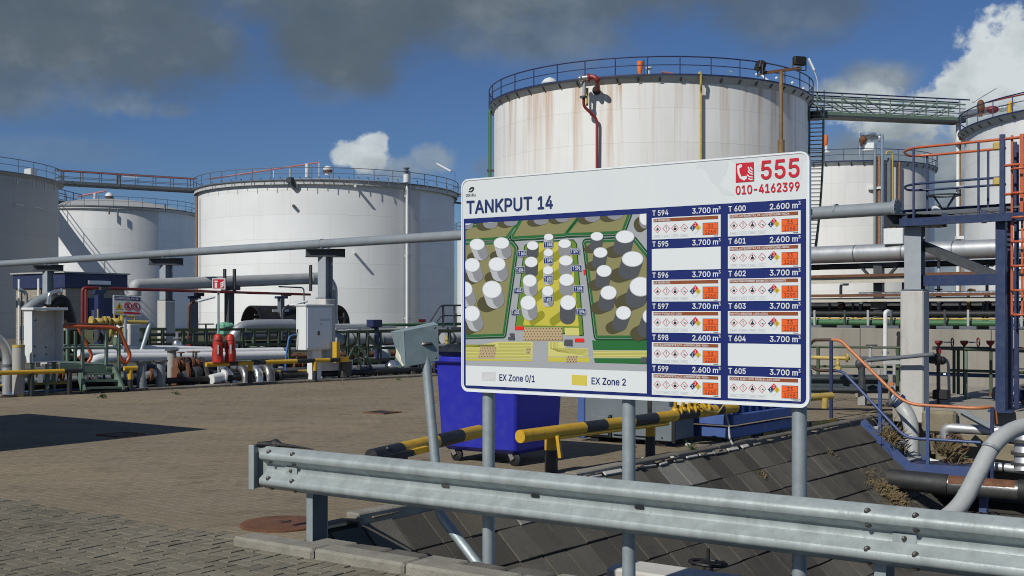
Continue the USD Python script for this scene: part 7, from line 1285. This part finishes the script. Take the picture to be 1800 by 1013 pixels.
t = T4[0]; part(t, 'roof_vent', [cyl(at(192, 352, 142), at(192, 343, 142), .3, 12), lathe(at(192, 346, 142), [(.5, 0), (.5, .2), (.2, .5), (0, .5)], 14)], 'cabinet_white', smooth=50); part(t, 'vent_collar', cyl(at(192, 349, 142), at(192, 347, 142), .5, 14), 'rust_brown', smooth=50); part(t, 'red_boom', cyl(at(135, 346, 138), at(186, 336, 138), .1, 8), 'pink_red_paint', smooth=60); part(t, 'boom_stay', cyl(at(167, 352, 138), at(167, 340, 138), .2, 8), 'ring_pale', smooth=50)
for a in ((192, 372), (290, 367), (207, 376)): q = tw(T4, *a, .6); part(t, 'bracket_arm', cyl(q - V(0, 0, .3), q + V(0, 0, .5), .1, 8), 'steel_grey', smooth=60)
part(T1[0], 'roof_lamp', ubox(at(54, 303, 87), .9, .6, .5, .05), 'ring_pale'); 
for px in (30, 58, 79, 96): q = at(px, 308 + px * .14, wall_pt(T1, px, .4)[1]); part(T1[0], 'hanging_rod', cyl(q, q - V(0, 0, .55), .06, 6), 'ring_pale', smooth=60)
part(T1[0], 'shell_rail', bar(tw(T1, 26, 359, .05), tw(T1, 75, 367, .05), .08, .08), 'ring_pale', smooth=False)
# --- floodlight mast
mb = flat(1373, 52.0, -.16); fm = thing('floodlight_mast', 'rusty mast with two black floodlights in front of the tall tank', 'floodlight mast', mb)
part(fm, 'pole', cyl(mb, at(1373, 246, 52), .16, 14), 'mast_rust', smooth=60); part(fm, 'upper_pole', cyl(at(1373, 246, 52), at(1373, 126, 52), .095, 12), 'mast_rust', smooth=60); part(fm, 'cross_arm', bar(at(1336, 129.5, 52), at(1409, 119.5, 52), .14, .12), 'rust_brown', smooth=False)
for (px, py), ax in (((1336, 116), V(-.95, -.1, .3)), ((1405, 107.5), V(.25, -.95, -.1))):
    c = at(px, py, 52); x = unit(np.cross(ax, ZUP)); y = np.cross(x, unit(ax)); ln_ = part(fm, 'floodlight', frame_box(c, unit(ax), x, y, .3, .62, .42, .07), 'hose_black'); part(ln_, 'yoke', [bar(c + x * s * .34, c + x * s * .34 - V(0, 0, .42), .04) for s in (-1, 1)] + [bar(c - x * .34 - V(0, 0, .42), c + x * .34 - V(0, 0, .42), .04)], 'head_grey', smooth=False); part(ln_, 'glass', frame_box(c + unit(ax) * .16, unit(ax), x, y, .02, .54, .34), 'pipe_black', smooth=False)
    for k in range(-2, 3): part(ln_, 'fin', frame_box(c - unit(ax) * .17 + x * k * .11, unit(ax), x, y, .08, .03, .36), 'hose_black', smooth=False)
# --- T5
t = T5[0]
part(t, 'wind_sock', lathe(at(1451, 258, 104), [(.08, .0), (.2, .3), (.24, .7), (.22, 1.05)], 14), 'orange_sock', smooth=50); part(t, 'sock_stand', [cyl(at(1453, 268, 104), at(1452, 256, 104), .12, 10), flange(at(1453, 268, 104), ZUP, .4, .1)], 'cabinet_white')
part(t, 'silver_riser', cyl(tw(T5, 1550.5, 237, .5), tw(T5, 1550.5, 440, .5), .14, 12), 'bright_steel', smooth=60); part(t, 'dark_riser', bar(tw(T5, 1544.5, 275, .25), tw(T5, 1544.5, 440, .25), .3, .2), 'rust_light', smooth=False); part(t, 'dark_riser', bar(tw(T5, 1563, 278, .25), tw(T5, 1563, 440, .25), .3, .2), 'steel_grey', smooth=False); part(t, 'grey_riser', cyl(tw(T5, 1538, 262, .4), tw(T5, 1538, 440, .4), .13, 10), 'pipe_grey', smooth=60)
part(t, 'yellow_riser', tube([tw(T5, 1557, 272, .6), tw(T5, 1559, 267, .6), tw(T5, 1566, 266, .6), tw(T5, 1569, 270, .6), tw(T5, 1569, 440, .5)], .07, 8, .3), 'yellow_old', smooth=60); part(t, 'rust_riser', cyl(tw(T5, 1581, 285, .3), tw(T5, 1581, 440, .3), .1, 8), 'rust_light', smooth=60)
part(t, 'foam_valves', [cyl(at(1511, 262, 103), at(1515, 243, 103), .2, 10), cyl(at(1518, 246, 103), at(1548, 242, 103), .18, 10), cyl(at(1526, 246, 103), at(1526, 238, 103), .12, 8), ball(at(1547, 243, 103), .35), flange(at(1526, 237, 103), ZUP, .75, .2)], 'bright_steel'); part(t, 'red_valve', [ball(at(1517, 246, 102.8), .36), flange(at(1513, 250, 102.8), V(1, 0, 0), .4, .1)], 'rust_brown'); part(t, 'manway', ubox(at(1527, 259, 103), 1.2, .8, .7, .05), 'cabinet_white')
part(t, 'shell_bracket', bar(tw(T5, 1526, 332, .1), tw(T5, 1552, 330, .5), .25, .2), 'cabinet_white', smooth=False); part(t, 'lamp_pole', tube([at(1511, 275, 108), at(1511, 222, 108), at(1502, 209, 108)], .04, 6, .4), 'ring_pale', smooth=60)
part(t, 'stair_rail', tube([at(1424, 412, 99), at(1448, 420, 99), at(1476, 434, 99)], .08, 8, 1.0), 'ring_pale', smooth=60); part(t, 'stair_rail', tube([at(1424, 425, 99), at(1442, 428, 99), at(1468, 436, 99)], .06, 8, 1.0), 'ring_pale', smooth=60)
# --- T6
def at6(px, py, y): return at(px, py, y * .892)
t = T6[0]
part(t, 'yellow_riser', tube([at6(1782, 184, 77.2), at6(1776, 181, 77.2), at6(1774, 184, 77.2), at6(1774, 440, 77.2)], .13, 10, .3), 'yellow_paint', smooth=60)
part(t, 'foam_pipe', cyl(at6(1690, 203, 82), at6(1746, 193, 79.5), .25, 12), 'bright_steel', smooth=60); part(t, 'red_drum', ball(at6(1745, 193, 79), .34, (1.1, 1, .7)), 'red_paint', smooth=60); part(t, 'foam_pipe', cyl(at6(1757, 192, 78.5), at6(1778, 188, 78), .2, 10), 'bright_steel', smooth=60); part(t, 'rust_valve', [ball(at6(1724, 187, 80), .3, (.8, .8, 1.4)), cyl(at6(1724, 205, 80), at6(1724, 180, 80), .12, 8)], 'rust_brown')
part(t, 'red_rail', tube([at6(1737, 180, 79), at6(1770, 172, 78), at6(1830, 160, 76)], .05, 8), 'red_paint', smooth=60); part(t, 'lamp_pole', tube([at6(1710, 180, 84), at6(1722, 172, 84), at6(1751, 155, 84)], .06, 8, .3), 'ring_pale', smooth=60)
part(t, 'pale_riser', cyl(at6(1683.5, 215, 82.5), at6(1683.5, 520, 82.5), .11, 10), 'pipe_white', smooth=60); part(t, 'rust_riser', cyl(at6(1687, 215, 82.5), at6(1687, 520, 82.5), .08, 10), 'rust_light', smooth=60)
for y in (418, 330, 250): part(t, 'riser_clip', bar(at6(1680, y, 82.2), at6(1693, y, 82.2), .3, .2), 'lamp_white', smooth=False)
# ------------------------------------------------------------------ trench filling: pipe runs, grass bank, shadow caster
bank = structure('grass_bank', 'low rough grass bank behind the pipe racks')
nb_, pr_ = 60, [(-2.2, -.3), (-1.1, .55), (0, 1.05), (1.2, 1.0), (3.0, -.3)]
bv_, bf_ = [], []
for i in range(nb_ + 1):
    p = edge(140, 13) + fard * (i * .62); jit = meshkit.fbm(np.array([[i * .35, 3.1, .5]]), 3)[0] - .5
    for o_, z_ in pr_: bv_.append(p + AW * (o_ + jit) + V(0, 0, z_ + (jit * .4 if z_ > 0 else 0)))
for i in range(nb_):
    for j in range(4): a = i * 5 + j; bf_ += [(a, a + 5, a + 6), (a, a + 6, a + 1)]
part(bank, 'turf', trimesh.Trimesh(np.array(bv_), bf_, process=False), 'grass_bank', smooth=60)
runs = [(-80, 900, .5, .16, .07, 'pipe_black', 'black pipe nearest the yard edge in the trench'), (-60, 900, .85, .13, .05, 'rust_brown', 'rusty thin pipe low in the trench near its edge'), (232, 560, 1.2, .22, .09, 'dark_silver', 'tarnished pipe run under the large white pipe'), (-80, 880, 1.9, .18, .08, 'pipe_grey', 'grey pipe run in the middle of the trench floor'), (225, 900, 2.5, .30, .10, 'pipe_black', 'thick black pipe run in the middle of the trench'), (-80, 520, 3.2, .34, .09, 'steel_grey', 'dark grey pipe run behind the white pipes'), (300, 900, 3.8, .45, .08, 'rust_brown', 'rust brown pipe run under the rack rails'), (250, 900, 4.4, .62, .07, 'silver_clad', 'bright clad pipe run under the rack rails'), (240, 900, 5.2, .75, .12, 'pipe_black', 'thick black pipe run at the back of the trench'), (-80, 430, 5.6, .55, .08, 'green_rail', 'dark green pipe run behind the racks at left'), (430, 900, 6.2, .95, .09, 'dark_silver', 'tarnished pipe run high at the back of the trench'), (250, 900, 6.8, 1.05, .05, 'head_grey', 'thin dark pipe run high at the back')]
for x0, x1, off, z, r, mt, lab in runs:
    a, b = edge(x0, off, z), edge(x1, off, z); t = thing('trench_pipe', lab, 'pipe', a * V(1, 1, 0)); part(t, 'pipe', cyl(a, b, r, 10), mt, smooth=60); L = np.linalg.norm(b - a); s = 1.3 + off % 1
    while s < L: p = a + fard * s; part(t, 'pipe_rest', frame_box(p - V(0, 0, (z + .16) / 2), fard, AW, ZUP, .12, r * 2.4, max(z + .16 - r, .1)), 'concrete_dark', smooth=False); part(t, 'flange', flange(p + fard * .7, fard, r * 1.6, .06, 12), mt if mt != 'pipe_black' else 'head_grey'); s += 4.2 + off % 1.3
rv = random.Random(77)
kinds = ['rust_brown', 'steel_grey', 'dark_silver', 'green_steel', 'head_grey', 'red_paint']
spots = [(596, 650, 1.2), (612, 655, .9), (640, 652, 1.1), (704, 634, 2.0), (724, 640, 1.6), (740, 628, 2.4), (522, 640, 2.2), (486, 640, 2.4), (462, 625, 3.2), (446, 630, 3.0), (408, 628, 3.4), (330, 612, 4.2), (100, 660, 1.6), (84, 668, 1.2), (160, 668, 1.8), (210, 600, 3.0), (180, 590, 3.4)]
words = ['first', 'second', 'third', 'fourth', 'fifth', 'sixth', 'seventh', 'eighth', 'ninth', 'tenth', 'eleventh', 'twelfth', 'thirteenth', 'fourteenth', 'fifteenth', 'sixteenth', 'seventeenth']
order = sorted(range(len(spots)), key=lambda i: spots[i][0])
for n_, i in enumerate(order):
    px, py, off = spots[i]; q = tz(px, py, off); s = rv.uniform(.08, .14); mt = kinds[i % 6]
    t = thing('small_valve', f'small {["rust brown", "grey", "tarnished", "green", "black", "red"][i % 6]} valve with hand wheel, {words[n_]} from the left among the trench pipes', 'valve', q)
    part(t, 'body', ball(q, s, (1, .8, .9), 1), mt); part(t, 'flange', flange(q - fard * s * 1.1, fard, s * 1.2, .04, 12), mt); part(t, 'flange', flange(q + fard * s * 1.1, fard, s * 1.2, .04, 12), mt); part(t, 'stem', cyl(q, q + V(0, 0, s * 2.6), .02, 6), 'dark_silver'); part(t, 'hand_wheel', ring(q + V(0, 0, s * 2.5), s * .9, .014, ZUP, 16, 6), mt); part(t, 'leg', cyl(V(q[0], q[1], -.16), q, .03, 6), 'head_grey')
ht = thing('site_hut', 'white site hut just outside the left edge whose shadow falls on the paving', 'site hut', cor); hc = cor - U * 2.2 - W * 3.5
part(ht, 'wall', ubox(hc + V(0, 0, 1.55), 4.4, 7.0, 2.9, .02), 'cabinet_white', smooth=False); part(ht, 'roof', ubox(hc + V(0, 0, hgt - .1), 4.4, 7.0, .2, .02), 'roof_grey', smooth=False); part(ht, 'base', ubox(hc + V(0, 0, .06), 4.2, 6.8, .12), 'concrete_dark', smooth=False); part(ht, 'door', ubox(hc + U * 2.21 + V(0, 0, 1.15), .04, .95, 2.0), 'fascia_blue', smooth=False); part(ht, 'window', ubox(hc + U * 2.21 + W * 2 + V(0, 0, 1.7), .04, 1.2, .9), 'pipe_black', smooth=False)
